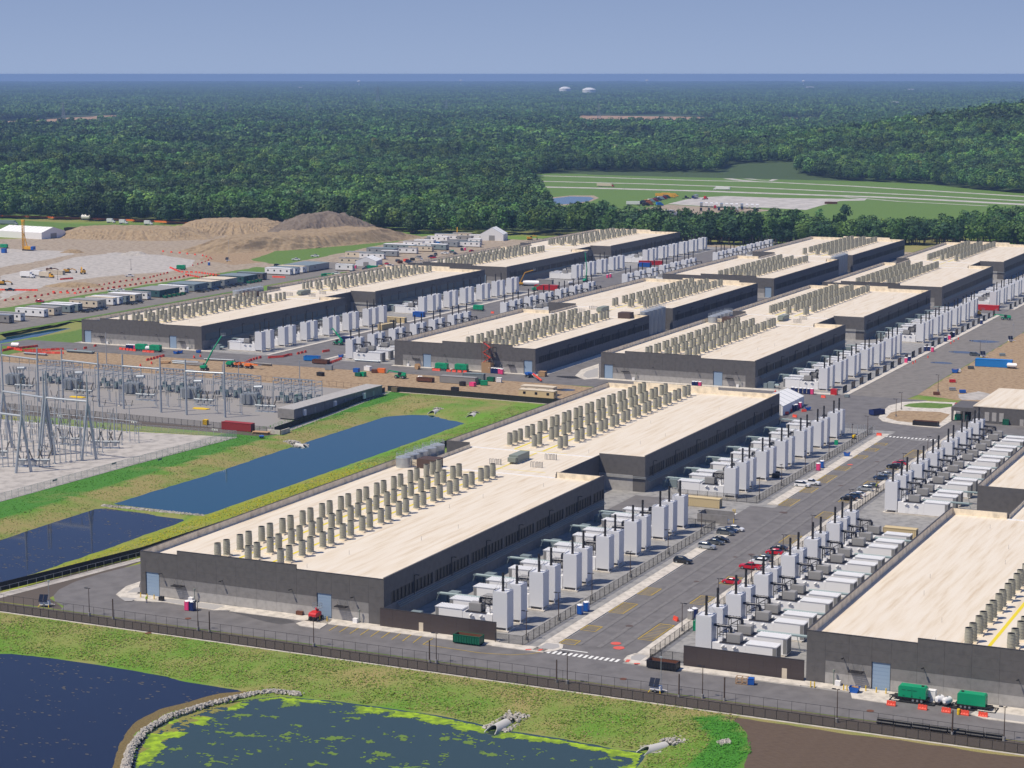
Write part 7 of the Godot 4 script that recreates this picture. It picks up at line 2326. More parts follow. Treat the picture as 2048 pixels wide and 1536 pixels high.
func substation():
	# A-frame gantries of the near yard, heights read off their tops
	gantry(Vector3(-417.3, 0, -533.9), Vector3(-400.1, 0, -533.1), 28.3, 19.4, "big A-frame gantry of the near yard, right bay", true)
	gantry(Vector3(-439.0, 0, -538.8), Vector3(-417.3, 0, -533.9) + Vector3(-1.0, 0, 0), 28.3, 19.4, "big A-frame gantry of the near yard, left bay", true)
	gantry(Vector3(-426.5, 0, -509.5), Vector3(-406.2, 0, -507.1), 28.5, 18.2, "nearest A-frame gantry at the left frame edge", true)
	var i := 0
	for q in [[Vector3(-511.1, 0, -627.3), Vector3(-490.7, 0, -623.2)], [Vector3(-481.0, 0, -625.7), Vector3(-461.8, 0, -622.6)], [Vector3(-450.4, 0, -622.4), Vector3(-433.0, 0, -621.7)], [Vector3(-421.2, 0, -621.0), Vector3(-405.2, 0, -622.3)]]:
		gantry(q[0], q[1], 20.8, 16.4, "tall single-post gantry before the transformers, %s from the left" % nth(i), false)
		i += 1
	i = 0
	for p in [Vector3(-406.1, 0, -677.4), Vector3(-423.8, 0, -661.0), Vector3(-428.1, 0, -656.3), Vector3(-527.4, 0, -717.3), Vector3(-456.0, 0, -627.5)]:
		mast(p, 14.0, 0.24, "slender lightning mast in the far yard, %s from the right" % nth(i)); i += 1
	i = 0
	for p in [Vector3(-524.7, 0, -652.3), Vector3(-495.4, 0, -651.4), Vector3(-467.2, 0, -653.2), Vector3(-439.7, 0, -652.3), Vector3(-410.8, 0, -649.8)]:
		transformer(p, "grey power transformer, %s from the left of five" % nth(i))
		rack(p + Vector3(4.0, 0, -9.0), "dense grey switch rack behind the %s transformer from the left" % nth(i), 0)
		for k in 3:
			breaker(p + Vector3(10.0 + k * 2.6, 0, 11.0 - k * 0.4), 0.0, "V-shaped breaker before the %s transformer, %s of three" % [nth(i), nth(k)])
		for k in 6:
			support(p + Vector3(-6.0 + k * 2.7, 0, 16.0 + (k % 2) * 3.0), 0.0, "slim bus support before the %s transformer, %s of six" % [nth(i), nth(k)], 4.2, 0 if k % 3 else 2)
		for k in 4:
			support(p + Vector3(-4.0 + k * 3.2, 0, -5.5), 0.0, "bus support behind the %s transformer, %s of four" % [nth(i), nth(k)], 5.5, 2)
		i += 1
	# near yard: rows of breakers and disconnects
	i = 0
	for p in [Vector3(-412.0, 0, -514.4), Vector3(-408.5, 0, -516.1), Vector3(-405.5, 0, -517.4), Vector3(-427.2, 0, -523.4), Vector3(-424.8, 0, -552.6), Vector3(-420.2, 0, -552.7), Vector3(-411.2, 0, -551.7), Vector3(-407.3, 0, -552.5), Vector3(-404.5, 0, -553.8)]:
		breaker(p, 0.35, "brown V-shaped breaker of the near yard, %s from the left" % nth([3, 0, 1, 2, 4, 5, 6, 7, 8].find(i))); i += 1
	var rows := [[Vector3(-419.0, 0, -510.2), Vector3(-405.9, 0, -522.8), 12], [Vector3(-406.9, 0, -523.3), Vector3(-402.0, 0, -532.2), 6], [Vector3(-434.4, 0, -531.9), Vector3(-412.4, 0, -542.1), 13], [Vector3(-405.5, 0, -535.5), Vector3(-404.1, 0, -545.9), 5], [Vector3(-450.3, 0, -550.3), Vector3(-410.4, 0, -553.1), 17], [Vector3(-458.3, 0, -562.9), Vector3(-406.3, 0, -560.2), 18], [Vector3(-469.6, 0, -577.0), Vector3(-404.4, 0, -566.3), 19], [Vector3(-464.8, 0, -585.1), Vector3(-414.9, 0, -579.7), 14]]
	for r in rows.size():
		for k in rows[r][2]:
			var a: Vector3 = rows[r][0]
			var b: Vector3 = rows[r][1]
			support(a.lerp(b, (k + 0.3 * noise.get_noise_2d(k * 90.0, r * 70.0)) / (rows[r][2] - 1.0)), 0.0, "slim switch post of the near yard, %s in the %s row from the front" % [nth(k), nth(r)], [4.6, 9.0, 6.2, 12.5, 5.2][(k + r) % 5], [1, 0, 2, 1, 0][(k * 2 + r) % 5])
	# thin high bus tubes carried on the posts
	for q in [[Vector3(-460.0, 0, -567.7), Vector3(-405.2, 0, -565.9), 7.4], [Vector3(-448.7, 0, -551.0), Vector3(-409.3, 0, -551.6), 6.6]]:
		var t := thing("bus_tube", "thin high aluminium bus tube over the near yard, %s one" % ("farther" if q[2] > 7.0 else "nearer"), "bus tube", q[0])
		var b := MB.new()
		var d: Vector3 = q[1] - q[0]
		b.tube(Vector3(0, q[2], 0), d + Vector3(0, q[2], 0), 0.09, 6)
		part(t, "tube", b.done(), M.galv)
		b = MB.new()
		for k in 6:
			b.tube(d * k / 5.0, d * k / 5.0 + Vector3(0, q[2], 0), 0.11, 6)
		part(t, "leg", b.done(), M.galv)
	var ch := thing("control_house", "long low grey control house beside the canal end", "building", Vector3(-381.9, 0, -644.1), PI / 2 - 0.02)
	for k in 3:
		part(ch, "module", boxmesh("chm", Vector3(21.5, 3.4, 7.0), Vector3(0, 2.2, 0)), M.wall_mid, Vector3(-6.0 + k * 21.7, 0, 0))
		part(ch, "roof", boxmesh("chr", Vector3(21.5, 0.25, 7.4), Vector3(0, 4.02, 0)), M.wall_light, Vector3(-6.0 + k * 21.7, 0, 0))
		part(ch, "air_conditioner", boxmesh("cha", Vector3(1.4, 2.2, 0.8), Vector3(0, 2.0, 3.9)), M.white, Vector3(-10.0 + k * 21.7, 0, 0))
		part(ch, "door", boxmesh("chd", Vector3(1.1, 2.1, 0.08), Vector3(0, 1.8, 3.53)), M.steel, Vector3(-2.0 + k * 21.7, 0, 0))
	for k in 8:
		part(ch, "pier", boxmesh("chp", Vector3(0.6, 0.5, 6.6), Vector3(0, 0.25, 0)), M.concrete_grey, Vector3(-15.0 + k * 8.6, 0, 0))
	container(Vector3(-385.9, 0, -600.9), -0.02, Vector3(12.2, 2.8, 2.5), "container_red", "red shipping container behind the black substation fence")
	container(Vector3(-402.7, 0, -605.7), 0.0, Vector3(1.6, 1.8, 1.2), "yellow", "yellow locker left of the red container", "site_locker", "locker")
	container(Vector3(-401.9, 0, -668.5), 0.0, Vector3(2.4, 1.8, 1.6), "green_dark", "dark green cabinet at the foot of the lone mast", "site_locker", "locker")
	for q in [[Vector3(-483.1, 0, -637.6), "yellow spill tarp before the second transformer"], [Vector3(-423.9, 0, -634.7), "yellow spill tarp before the fourth transformer"]]:
		var b := MB.new()
		b.prism(PackedVector2Array([Vector2(-3.5, -1.0), Vector2(0, -1.6), Vector2(3.6, -0.8), Vector2(3.0, 1.2), Vector2(-0.5, 1.5), Vector2(-3.2, 0.9)]), 0.0, 0.25)
		solo("tarp", b.done(), M.yellow, q[1], "tarp", q[0] + Vector3(0, 0.05, 0))
	pipes(Vector3(-374.8, 0, -598.3), 0.1, 8, 6.0, 0.25, "wood", "timber and scrap pile right of the red container")
	var wl := thing("retaining_wall", "pale concrete wall corner at the end of the substation", "wall", Vector3(-370.5, 0, -600.3))
	part(wl, "wall_panel", boxmesh("rw", Vector3(5.5, 1.8, 0.4), Vector3(0, 0.6, 0)), M.concrete)
	part(wl, "wall_panel", boxmesh("rw2", Vector3(0.4, 1.8, 6.0), Vector3(2.6, 0.6, -2.8)), M.concrete)
	htank(Vector3(-369.9, 0, -590.8), 0.4, 0.4, 1.4, "blue barrel lying on the grass below the red container", "blue")
	i = 0
	for p in [Vector3(-458.3, 0, -594.1), Vector3(-425.5, 0, -594.0), Vector3(-390.6, 0, -593.2), Vector3(-376.0, 0, -538.6), Vector3(-385.7, 0, -496.5), Vector3(-385.5, 0, -526.7)]:
		var s := thing("warning_sign", "small warning sign board on the grey chain link fence, %s" % ["far left", "far middle", "far right", "near right", "near left", "near middle"][i], "sign", p + Vector3(0, 1.2, 0.1), 0.0 if i < 3 else PI / 2)
		part(s, "board", boxmesh("wsb", Vector3(2.4, 0.6, 0.04)), M.white if i < 3 else M.steel)
		part(s, "lettering", boxmesh("wsl", Vector3(0.5, 0.36, 0.05), Vector3(-0.6, 0, 0)), M.black)
		part(s, "lettering", boxmesh("wsl2", Vector3(0.4, 0.36, 0.05), Vector3(0.5, 0, 0)), M.black)
		i += 1

# ------------------------------------------------------------------ west: trailers, heaps and earthworks
func heap(label: String, at: Vector3, yaw: float, a: float, b: float, h: float, m: String, sd: int, flat := 0.45, green := false):
	var t := thing("soil_heap", label, "soil heap", at, yaw, "soil heaps")
	var mb := MB.new()
	var n := 84
	var k := 40
	var pts := []
	for i in n + 1:
		var row := []
		for j in k + 1:
			var u := i * 2.0 / n - 1.0
			var w := j * 2.0 / k - 1.0
			var r := pow(pow(absf(u), 2.6) + pow(absf(w), 2.6), 1.0 / 2.6)
			r += 0.12 * noise.get_noise_2d(u * 160.0 + sd * 50.0, w * 160.0)
			var y := h * smoothstep(1.0, flat, r)
			var ang := atan2(w, u)
			y += h * 0.2 * noise.get_noise_2d(ang * 1500.0 + sd * 77.0, r * 60.0) * smoothstep(1.05, 0.8, r) * smoothstep(flat * 0.8, 0.75, r)
			y += h * 0.14 * noise.get_noise_2d(u * 330.0, w * 330.0 + sd * 91.0) * smoothstep(1.0, 0.6, r)
			row.append(Vector3(u * a, maxf(y, -0.1) - 0.1, w * b))
		pts.append(row)
	for i in n:
		for j in k:
			var q0: Vector3 = pts[i][j]
			var q1: Vector3 = pts[i + 1][j]
			var q2: Vector3 = pts[i + 1][j + 1]
			var q3: Vector3 = pts[i][j + 1]
			if maxf(maxf(q0.y, q1.y), maxf(q2.y, q3.y)) <= -0.15:
				continue
			for tr in [[q0, q1, q2], [q0, q2, q3]]:
				var nn: Vector3 = (tr[1] - tr[0]).cross(tr[2] - tr[0]).normalized()
				if nn.y < 0.0:
					nn = -nn
				mb.tri(tr[0], tr[1], tr[2], nn, nn, nn)
	part(t, "soil", mb.done(), M[m])

func excavator(at: Vector3, yaw: float, label: String, m := "machine_yellow", raise := 1.0):
	var t := thing("excavator", label, "excavator", at, yaw, "earth movers")
	var b := MB.new()
	for s in [-1.1, 1.1]:
		b.side(v2([-2.0, 0.2, -1.6, 0.0, 1.6, 0.0, 2.0, 0.2, 2.0, 0.7, 1.6, 0.95, -1.6, 0.95, -2.0, 0.7]), s - 0.3, s + 0.3)
	part(t, "track", b.done(), M.black)
	b = MB.new()
	b.box(Vector3(-0.6, 1.7, 0), Vector3(3.4, 1.3, 2.5))
	b.box(Vector3(-1.9, 1.8, 0), Vector3(0.9, 1.5, 2.6))
	part(t, "house", b.done(), M[m])
	part(t, "cab", boxmesh("exc", Vector3(1.4, 1.7, 1.0)), M.glass, Vector3(0.8, 2.2, 0.7))
	b = MB.new()
	b.bar(Vector3(0.8, 1.9, -0.3), Vector3(3.0, 4.6 * raise, -0.3), 0.55, 0.6)
	b.bar(Vector3(3.0, 4.6 * raise, -0.3), Vector3(5.2, 3.0 * raise, -0.3), 0.45, 0.5)
	part(t, "boom", b.done(), M[m])
	b = MB.new()
	b.bar(Vector3(5.2, 3.0 * raise, -0.3), Vector3(5.6, 0.9, -0.3), 0.4, 0.4)
	b.box(Vector3(5.5, 0.6, -0.3), Vector3(1.0, 0.9, 1.1), 0.0, 0.2)
	part(t, "bucket", b.done(), M.steel_black)

func box_truck(at: Vector3, yaw: float, box: String, cab: String, label: String, l := 7.5):
	var t := thing("box_truck", label, "truck", at + Vector3(0, 0.06, 0), yaw, "trucks")
	part(t, "cargo_box", boxmesh("bt", Vector3(l, 2.7, 2.5), Vector3(-l / 2, 2.4, 0)), M[box])
	var b := MB.new()
	loft(b, [[0.1, 0.6, 2.7, 1.15, 1.05], [1.2, 0.6, 2.6, 1.15, 1.0], [1.7, 0.6, 1.7, 1.15, 1.05], [2.6, 0.6, 1.5, 1.1, 1.0]])
	part(t, "cab", b.done(), M[cab])
	part(t, "windshield", boxmesh("btw", Vector3(0.1, 0.8, 1.9)), M.glass, Vector3(1.5, 2.15, 0))
	part(t, "chassis", boxmesh("btc", Vector3(l + 1.6, 0.3, 1.0), Vector3(-l / 2 + 0.8, 0.85, 0)), M.black)
	for x in [1.6, -l * 0.7, -l * 0.85]:
		for s in [-1, 1]:
			part(t, "wheel", wheel_mesh(0.5, 0.3), null, Vector3(x, 0.5, s * 1.05))

func semi(at: Vector3, yaw: float, box: String, label: String, l := 14.0):
	var t := thing("semi_trailer", label, "trailer", at + Vector3(0, 0.06, 0), yaw, "semi-trailers in the truck lot")
	part(t, "box", boxmesh("sm", Vector3(l, 2.8, 2.6), Vector3(0, 2.6, 0)), M[box])
	part(t, "frame", boxmesh("smf", Vector3(l - 1, 0.3, 1.2), Vector3(0, 1.05, 0)), M.black)
	part(t, "landing_gear", boxmesh("sml", Vector3(0.3, 1.1, 1.8), Vector3(l * 0.3, 0.55, 0)), M.black)
	for x in [-l * 0.32, -l * 0.41]:
		for s in [-1, 1]:
			part(t, "wheel", wheel_mesh(0.5, 0.4), null, Vector3(x, 0.5, s * 1.0))

func tractor(at: Vector3, yaw: float, cab: String, label: String):
	var t := thing("semi_tractor", label, "truck", at + Vector3(0, 0.06, 0), yaw, "semi-tractors in the truck lot")
	var b := MB.new()
	loft(b, [[-1.4, 0.9, 3.3, 1.2, 1.1], [0.3, 0.9, 3.5, 1.2, 1.05], [1.0, 0.8, 2.3, 1.2, 1.1], [1.2, 0.8, 1.9, 1.1, 1.0], [3.0, 0.8, 1.7, 1.0, 0.9]])
	part(t, "cab", b.done(), M[cab])
	part(t, "windshield", boxmesh("tw", Vector3(0.1, 0.8, 1.9)), M.glass, Vector3(0.72, 2.7, 0))
	part(t, "chassis", boxmesh("tc", Vector3(6.0, 0.3, 1.0), Vector3(-0.8, 0.85, 0)), M.black)
	for x in [2.0, -2.2, -3.4]:
		for s in [-1, 1]:
			part(t, "wheel", wheel_mesh(0.5, 0.4), null, Vector3(x, 0.5, s * 1.0))

func frame_tent(at: Vector3, yaw: float, size: Vector3, ridge: float, label: String):
	var t := thing("tent", label, "tent", at, yaw, "white tents")
	var b := MB.new()
	b.side(v2([-size.z / 2, 0, size.z / 2, 0, size.z / 2, size.y, 0, ridge, -size.z / 2, size.y]), -size.x / 2, size.x / 2)
	part(t, "canopy", b.done(), M.tent)
	b = MB.new()
	var n := int(size.x / 5.0)
	for k in n + 1:
		var z := -size.x / 2 + k * size.x / n
		b.bar(Vector3(-size.z / 2 - 0.05, size.y, z), Vector3(0, ridge + 0.06, z), 0.1)
		b.bar(Vector3(size.z / 2 + 0.05, size.y, z), Vector3(0, ridge + 0.06, z), 0.1)
		b.bar(Vector3(size.z / 2 + 0.05, 0, z), Vector3(size.z / 2 + 0.05, size.y, z), 0.1)
	part(t, "frame", b.done(), M.galv)
	part(t, "door", boxmesh("ftd", Vector3(size.z * 0.25, size.y * 0.8, 0.1), Vector3(0, size.y * 0.4, size.x / 2 + 0.03)), M.silencer)

func west_side():
	var i := 0
	for q in [
		[818.0, 4.0, "wall_mid", "steel", "dark grey office trailer nearest the left frame edge"],
		[827.0, 3.6, "white", "silencer", "white office trailer with a red and green lift before it"],
		[846.0, 3.6, "white", "white", "low white office trailer left of the first cream one"],
		[856.0, 7.0, "cream", "silencer", "cream double office trailer, first of three from the left"],
		[868.0, 4.0, "cabinet", "white", "dark blue-grey trailer with white roof beside the first cream one"],
		[875.0, 4.0, "cabinet", "white", "dark trailer with trucks parked before its end"],
		[894.0, 8.0, "cream", "silencer", "cream double office trailer, second of three from the left"],
		[906.0, 3.6, "white", "cream", "narrow white trailer right of the second cream one"],
		[911.5, 3.6, "white", "white", "second narrow white trailer of a close pair"],
		[918.0, 3.6, "cabinet", "silencer", "grey trailer between white and cream ones"],
		[928.0, 7.0, "cream", "white", "cream double office trailer, third of three from the left"],
		[938.0, 3.6, "white", "silencer", "white trailer end left of the long teal block"],
		[958.0, 20.0, "tarp_teal", "silencer", "long teal sided office block with green skips before it"],
		[975.0, 4.0, "white", "white", "white trailer right of the long teal block"],
		[990.0, 14.0, "cabinet", "cabinet", "wide dark blue office block with many windows"],
		[1006.0, 10.0, "cabinet", "cream", "office block with pale roof right of the dark blue one"],
		[1022.0, 14.0, "steel", "cream", "office block with long pale roof and black pickup row"],
		[1044.0, 16.0, "tarp_teal", "cabinet", "second teal sided block with green skips near the round tanks"],
		[1060.0, 5.0, "wall_dark", "cabinet", "small dark trailer after the second teal block"],
		[1092.0, 4.0, "white", "white", "bright white trailer at the start of the far group"],
		[1099.0, 6.0, "white", "cabinet", "white double trailer of the far group"],
		[1108.0, 5.0, "white", "cream", "pale roofed trailer of the far group"],
		[1126.0, 26.0, "steel", "cabinet", "very long grey roofed office block of the far group"]]:
		office(Vector3(-668.5, 0, -q[0]), 0.0, Vector3(18.5, 3.6, q[1]), q[2], q[3], q[4])
		i += 1
	i = 0
	for v in [949.0, 953.5, 958.0, 962.5, 967.0, 1037.0, 1041.0, 1045.0, 1049.0]:
		skip_bin(Vector3(-656.0, 0, -v), 0.1, "green_dark", "dark green skip before the teal blocks, %s from the front" % nth(i), 1.3); i += 1
	i = 0
	for q in [[872.0, "car_black"], [876.0, "car_grey"], [880.0, "car_black"], [884.0, "car_blue"], [888.0, "car_black"], [912.0, "car_black"], [916.0, "car_grey"], [921.0, "car_black"], [982.0, "car_black"], [987.0, "car_grey"], [992.0, "car_black"], [997.0, "car_blue"], [1003.0, "car_black"], [1010.0, "car_grey"], [1016.0, "car_black"], [1022.0, "car_black"], [1027.0, "car_grey"]]:
		car("pickup", q[1], Vector3(-654.5, 0, -q[0]), 0.0, "dark pickup parked at the trailer ends, %s from the front" % nth(i)); i += 1
	for q in [["pickup", "car_white", Vector3(-702.3, 0, -963.1), 0.3, "white pickup behind the third cream trailer"], ["pickup", "car_white", Vector3(-709.4, 0, -1181.0), 0.3, "white pickup on the lane by the grassy heap, left one"], ["pickup", "car_white", Vector3(-711.2, 0, -1209.5), 0.3, "white pickup on the lane by the grassy heap, right one"], ["suv", "car_white", Vector3(-705.0, 0, -1367.0), 0.2, "white suv near the rear white van"], ["suv", "car_black", Vector3(-698.1, 0, -1138.6), 0.4, "black suv on the lane behind the far trailers"], ["suv", "car_red", Vector3(-706.1, 0, -901.1), 0.2, "red suv behind the first cream trailer"], ["pickup", "car_black", Vector3(-759.8, 0, -942.4), 0.4, "black pickup among barriers on the dirt road"], ["pickup", "car_white", Vector3(-745.2, 0, -1040.0), 0.4, "white utility truck beside the gravel pad"]]:
		car(q[0], q[1], q[2], q[3], q[4])
	# far trailer town behind the left hall
	i = 0
	for q in [[Vector3(-679.3, 0, -1215.8), 20.0, 6.0, "cream", "silencer"], [Vector3(-680.2, 0, -1249.9), 22.0, 7.0, "steel", "cabinet"], [Vector3(-684.4, 0, -1284.0), 24.0, 6.0, "cabinet", "white"], [Vector3(-687.2, 0, -1310.8), 16.0, 4.0, "white", "silencer"], [Vector3(-685.9, 0, -1325.9), 16.0, 4.0, "white", "white"], [Vector3(-690.1, 0, -1358.6), 14.0, 4.0, "white", "white"], [Vector3(-687.8, 0, -1375.0), 14.0, 5.0, "white", "cream"], [Vector3(-675.1, 0, -1370.7), 12.0, 4.0, "silencer", "silencer"], [Vector3(-656.3, 0, -1349.4), 10.0, 4.0, "white", "white"], [Vector3(-663.3, 0, -1321.9), 14.0, 4.0, "steel", "silencer"], [Vector3(-658.4, 0, -1296.1), 12.0, 5.0, "cabinet", "white"]]:
		office(q[0], 0.0, Vector3(q[1], 3.6, q[2]), q[3], q[4], "office trailer of the rear trailer town, %s from its left end" % nth(i)); i += 1
	i = 0
	for q in [[Vector3(-644.3, 0, -1133.3), "white"], [Vector3(-663.6, 0, -1174.1), "cream"], [Vector3(-667.8, 0, -1212.8), "white"], [Vector3(-666.1, 0, -1234.7), "steel"], [Vector3(-666.1, 0, -1260.8), "white"], [Vector3(-665.0, 0, -1279.3), "cream"], [Vector3(-668.1, 0, -1300.8), "white"], [Vector3(-666.1, 0, -1339.9), "steel"], [Vector3(-650.7, 0, -1327.8), "white"], [Vector3(-672.6, 0, -1387.2), "white"], [Vector3(-691.4, 0, -1399.5), "cream"], [Vector3(-698.3, 0, -1385.7), "white"], [Vector3(-695.6, 0, -1361.1), "steel"]]:
		office(q[0], 0.1, Vector3(12.0 + 3.0 * (i % 3), 3.4, 3.6), q[1], ["white", "silencer", "cabinet"][i % 3], "smaller trailer scattered in the rear trailer town, %s in order" % nth(i)); i += 1
	i = 0
	for k in 22:
		var p: Vector3 = Vector3(-635.8, 0, -1111.8).lerp(Vector3(-636.8, 0, -1296.9), k / 21.0) + Vector3(6.0 * sin(k * 2.3), 0, 5.0 * cos(k * 1.7))
		car(["pickup", "suv", "sedan"][k % 3], ["car_white", "car_black", "car_grey", "car_blue", "car_red", "car_silver"][k * 5 % 6], p, k * 0.7, "small vehicle in the yard left of the rear halls, %s from its near end" % nth(k))
	i = 0
	for p in [Vector3(-619.4, 0, -1067.8), Vector3(-620.3, 0, -1077.4), Vector3(-635.1, 0, -1191.3), Vector3(-638.3, 0, -1205.9), Vector3(-637.8, 0, -1214.3), Vector3(-641.0, 0, -1281.4), Vector3(-630.4, 0, -1154.7)]:
		crate(p, 0.4 * i, Vector3(3.0, 1.6, 2.0), ["orange", "blue", "rust", "orange_red", "black", "green", "machine_yellow"][i], "%s box stored left of the rear halls, %s from the near end" % [["orange", "blue", "rusty", "red", "black", "green", "yellow"][i], nth(i)]); i += 1
	container(Vector3(-679.9, 0, -1328.7), 0.0, Vector3(9.0, 2.6, 2.6), "blue_bright", "bright blue container among the rear trailers")
	container(Vector3(-629.9, 0, -1143.7) , 0.1, Vector3(7.0, 2.6, 2.6), "green", "green container before the white marquee")
	frame_tent(Vector3(-648.7, 0, -1173.1), 0.25, Vector3(16.0, 3.4, 14.0), 6.0, "white marquee among the trailers behind the left hall")
	frame_tent(Vector3(-661.2, 0, -1392.5), 0.2, Vector3(14.0, 5.0, 18.0), 10.0, "white rounded tent farthest back near the trees")
	frame_tent(Vector3(-999.0, 0, -1267.4), PI / 2 - 0.1, Vector3(46.0, 5.0, 26.0), 8.6, "long white warehouse tent at the far left")
	toilet(Vector3(-644.8, 0, -1148.0), "pink", "pink toilet beside the white marquee")
	toilet(Vector3(-650.6, 0, -1149.1), "navy", "navy toilet left of the white marquee")
	toilet(Vector3(-640.2, 0, -1299.9), "pink", "pink toilet in the rear trailer town")
	# drilling rig
	var rg := thing("drill_rig", "tall yellow drilling rig on the gravel pad", "drill rig", Vector3(-925.5, 0, -1167.5))
	var b := MB.new()
	b.box(Vector3(2.5, 2.0, 0), Vector3(6.0, 2.2, 3.0))
	part(rg, "house", b.done(), M.machine_yellow)
	part(rg, "counterweight", boxmesh("rgc", Vector3(2.0, 2.4, 3.2), Vector3(6.2, 2.0, 0)), M.blue)
	b = MB.new()
	for s in [-1.6, 1.6]:
		b.box(Vector3(1.5, 0.5, s), Vector3(7.0, 1.0, 0.8))
	part(rg, "track", b.done(), M.black)
	b = MB.new()
	for s in [[-0.6, -0.6], [0.6, -0.6], [0.6, 0.6], [-0.6, 0.6]]:
		b.bar(Vector3(-2.0 + s[0], 0.5, s[1]), Vector3(-2.0 + s[0], 21.0, s[1]), 0.3)
	for k in 12:
		b.bar(Vector3(-2.6, 1.0 + k * 1.7, 0.6), Vector3(-1.4, 2.6 + k * 1.7, 0.6), 0.2)
	b.box(Vector3(-2.0, 21.3, 0), Vector3(2.4, 1.2, 1.4))
	b.bar(Vector3(1.0, 3.0, 0), Vector3(-1.4, 12.0, 0), 0.5)
	part(rg, "mast", b.done(), M.machine_yellow)
	b = MB.new()
	b.tube(Vector3(-3.0, 0, 0), Vector3(-3.0, 16.0, 0), 0.35, 8)
	part(rg, "kelly_bar", b.done(), M.steel_black)
	# heaps
	heap("tan soil heap left of the two big ones", Vector3(-931.9, 0, -1309.4), 0.15, 72.0, 42.0, 7.0, "heap", 1, 0.5)
	heap("brown soil heap at the forest edge", Vector3(-888.8, 0, -1385.5), 0.15, 62.0, 50.0, 9.5, "heap", 2, 0.35)
	heap("long tan soil heap with eroded flank beside the trailers", Vector3(-773.0, 0, -1300.2), 1.25, 112.0, 34.0, 9.0, "heap", 3, 0.6)
	heap("dark grey gravel cone on top of the long heap", Vector3(-807.5, 0, -1389.2), 0.9, 55.0, 42.0, 17.0, "heap_grey", 4, 0.15)
	heap("low brown soil heap behind the barriers", Vector3(-740.9, 0, -979.1), 0.3, 20.0, 7.0, 2.4, "heap", 5, 0.3)
	heap("white rubble heap at the back of the gravel pad", Vector3(-833.3, 0, -1170.1), 0.2, 12.0, 7.0, 2.6, "gravel_pale", 6, 0.2)
	heap("small tan heap at the pad's back edge", Vector3(-885.2, 0, -1168.1), 0.2, 10.0, 6.0, 2.2, "heap", 7, 0.2)
	# barriers of the west road
	barrier_line([Vector3(-728.6, 0, -896.2), Vector3(-726.2, 0, -922.6), Vector3(-726.4, 0, -954.9), Vector3(-731.5, 0, -1005.9), Vector3(-730.0, 0, -1040.1), Vector3(-737.6, 0, -1071.8)], 30, "along the left line of barriers of the west dirt road", 21.0)
	barrier_line([Vector3(-733.5, 0, -945.6), Vector3(-715.4, 0, -945.1), Vector3(-715.8, 0, -959.8), Vector3(-713.9, 0, -991.6), Vector3(-712.7, 0, -1031.2), Vector3(-714.6, 0, -1061.1)], 26, "along the right line of barriers of the west dirt road", 22.0)
	barrier_line([Vector3(-766.8, 0, -942.2), Vector3(-745.2, 0, -949.2)], 14, "in the dense cluster of barriers at the far left edge", 23.0)
	barrier_line([Vector3(-756.2, 0, -1100.1), Vector3(-733.1, 0, -1077.5), Vector3(-721.1, 0, -1079.4), Vector3(-697.5, 0, -1069.0), Vector3(-701.9, 0, -1053.2), Vector3(-721.0, 0, -1065.2)], 34, "in the big cluster of barriers where the dirt roads meet", 24.0)
	barrier_line([Vector3(-834.3, 0, -1200.7), Vector3(-811.5, 0, -1193.4), Vector3(-786.1, 0, -1183.3), Vector3(-767.0, 0, -1166.7), Vector3(-754.2, 0, -1132.1), Vector3(-750.2, 0, -1114.4)], 14, "along the curving row of barriers by the heaps", 25.0)
	barrier_line([Vector3(-772.9, 0, -1006.6), Vector3(-769.5, 0, -1015.0)], 5, "in the short row of barriers on the gravel pad", 26.0)
	barrier_line([Vector3(-662.7, 0, -1074.8), Vector3(-654.1, 0, -1075.4)], 6, "in the short row of barriers before the far trailers", 27.0)
	# machines on the gravel pad
	box_truck(Vector3(-796.9, 0, -1009.1), 0.0, "white", "car_white", "white box truck on the gravel pad, left one")
	box_truck(Vector3(-797.2, 0, -1019.3), 0.0, "white", "blue", "white box truck with blue cab on the gravel pad")
	box_truck(Vector3(-786.2, 0, -1014.0), 0.0, "cream", "machine_yellow", "cream box truck on the gravel pad")
	container(Vector3(-796.6, 0, -1033.6), 0.0, Vector3(12.0, 2.6, 2.5), "cream", "cream container on the gravel pad")
	excavator(Vector3(-796.1, 0, -1044.6), 0.5, "yellow loader on the gravel pad, left one", "machine_yellow", 0.6)
	excavator(Vector3(-783.2, 0, -1043.5), 2.4, "yellow excavator on the gravel pad, right one", "machine_yellow", 0.9)
	excavator(Vector3(-785.7, 0, -967.8), 0.5, "yellow loader at the far left frame edge", "machine_yellow", 0.5)
	excavator(Vector3(-699.2, 0, -1406.5), 2.0, "orange-yellow excavator by the rear trees", "machine_yellow", 1.6)
	excavator(Vector3(-636.3, 0, -1404.0), 0.5, "yellow loader behind the rear left hall", "machine_yellow", 0.8)
	excavator(Vector3(-810.3, 0, -1045.3), 0.5, "rusty small excavator behind the cream container", "rust", 0.5)
	excavator(Vector3(-744.7, 0, -1418.3), 0.5, "brown excavator on the long heap's end", "rust", 0.6)
	dumpster(Vector3(-993.0, 0, -1314.3), 0.1, Vector3(16.0, 4.0, 6.0), "black", "wood_dark", "big dark scrap bin behind the warehouse tent")
	box_truck(Vector3(-1091.6, 0, -1363.7), 0.1, "cabinet", "car_silver", "grey trailer behind the orange fence at the far left", 16.0)
	htank(Vector3(-1073.4, 0, -1436.9), 0.1, 2.4, 7.0, "white tank standing at the forest edge")
	for q in [Vector3(-1031.3, 0, -1417.1), Vector3(-1014.8, 0, -1412.0), Vector3(-989.0, 0, -1411.3)]:
		box_truck(q, 0.2, "white", "car_white", "white truck at the forest edge, near pixel column of the %s" % ["tank", "green lawn", "orange fence end"][[Vector3(-1031.3, 0, -1417.1), Vector3(-1014.8, 0, -1412.0), Vector3(-989.0, 0, -1411.3)].find(q)], 5.0)
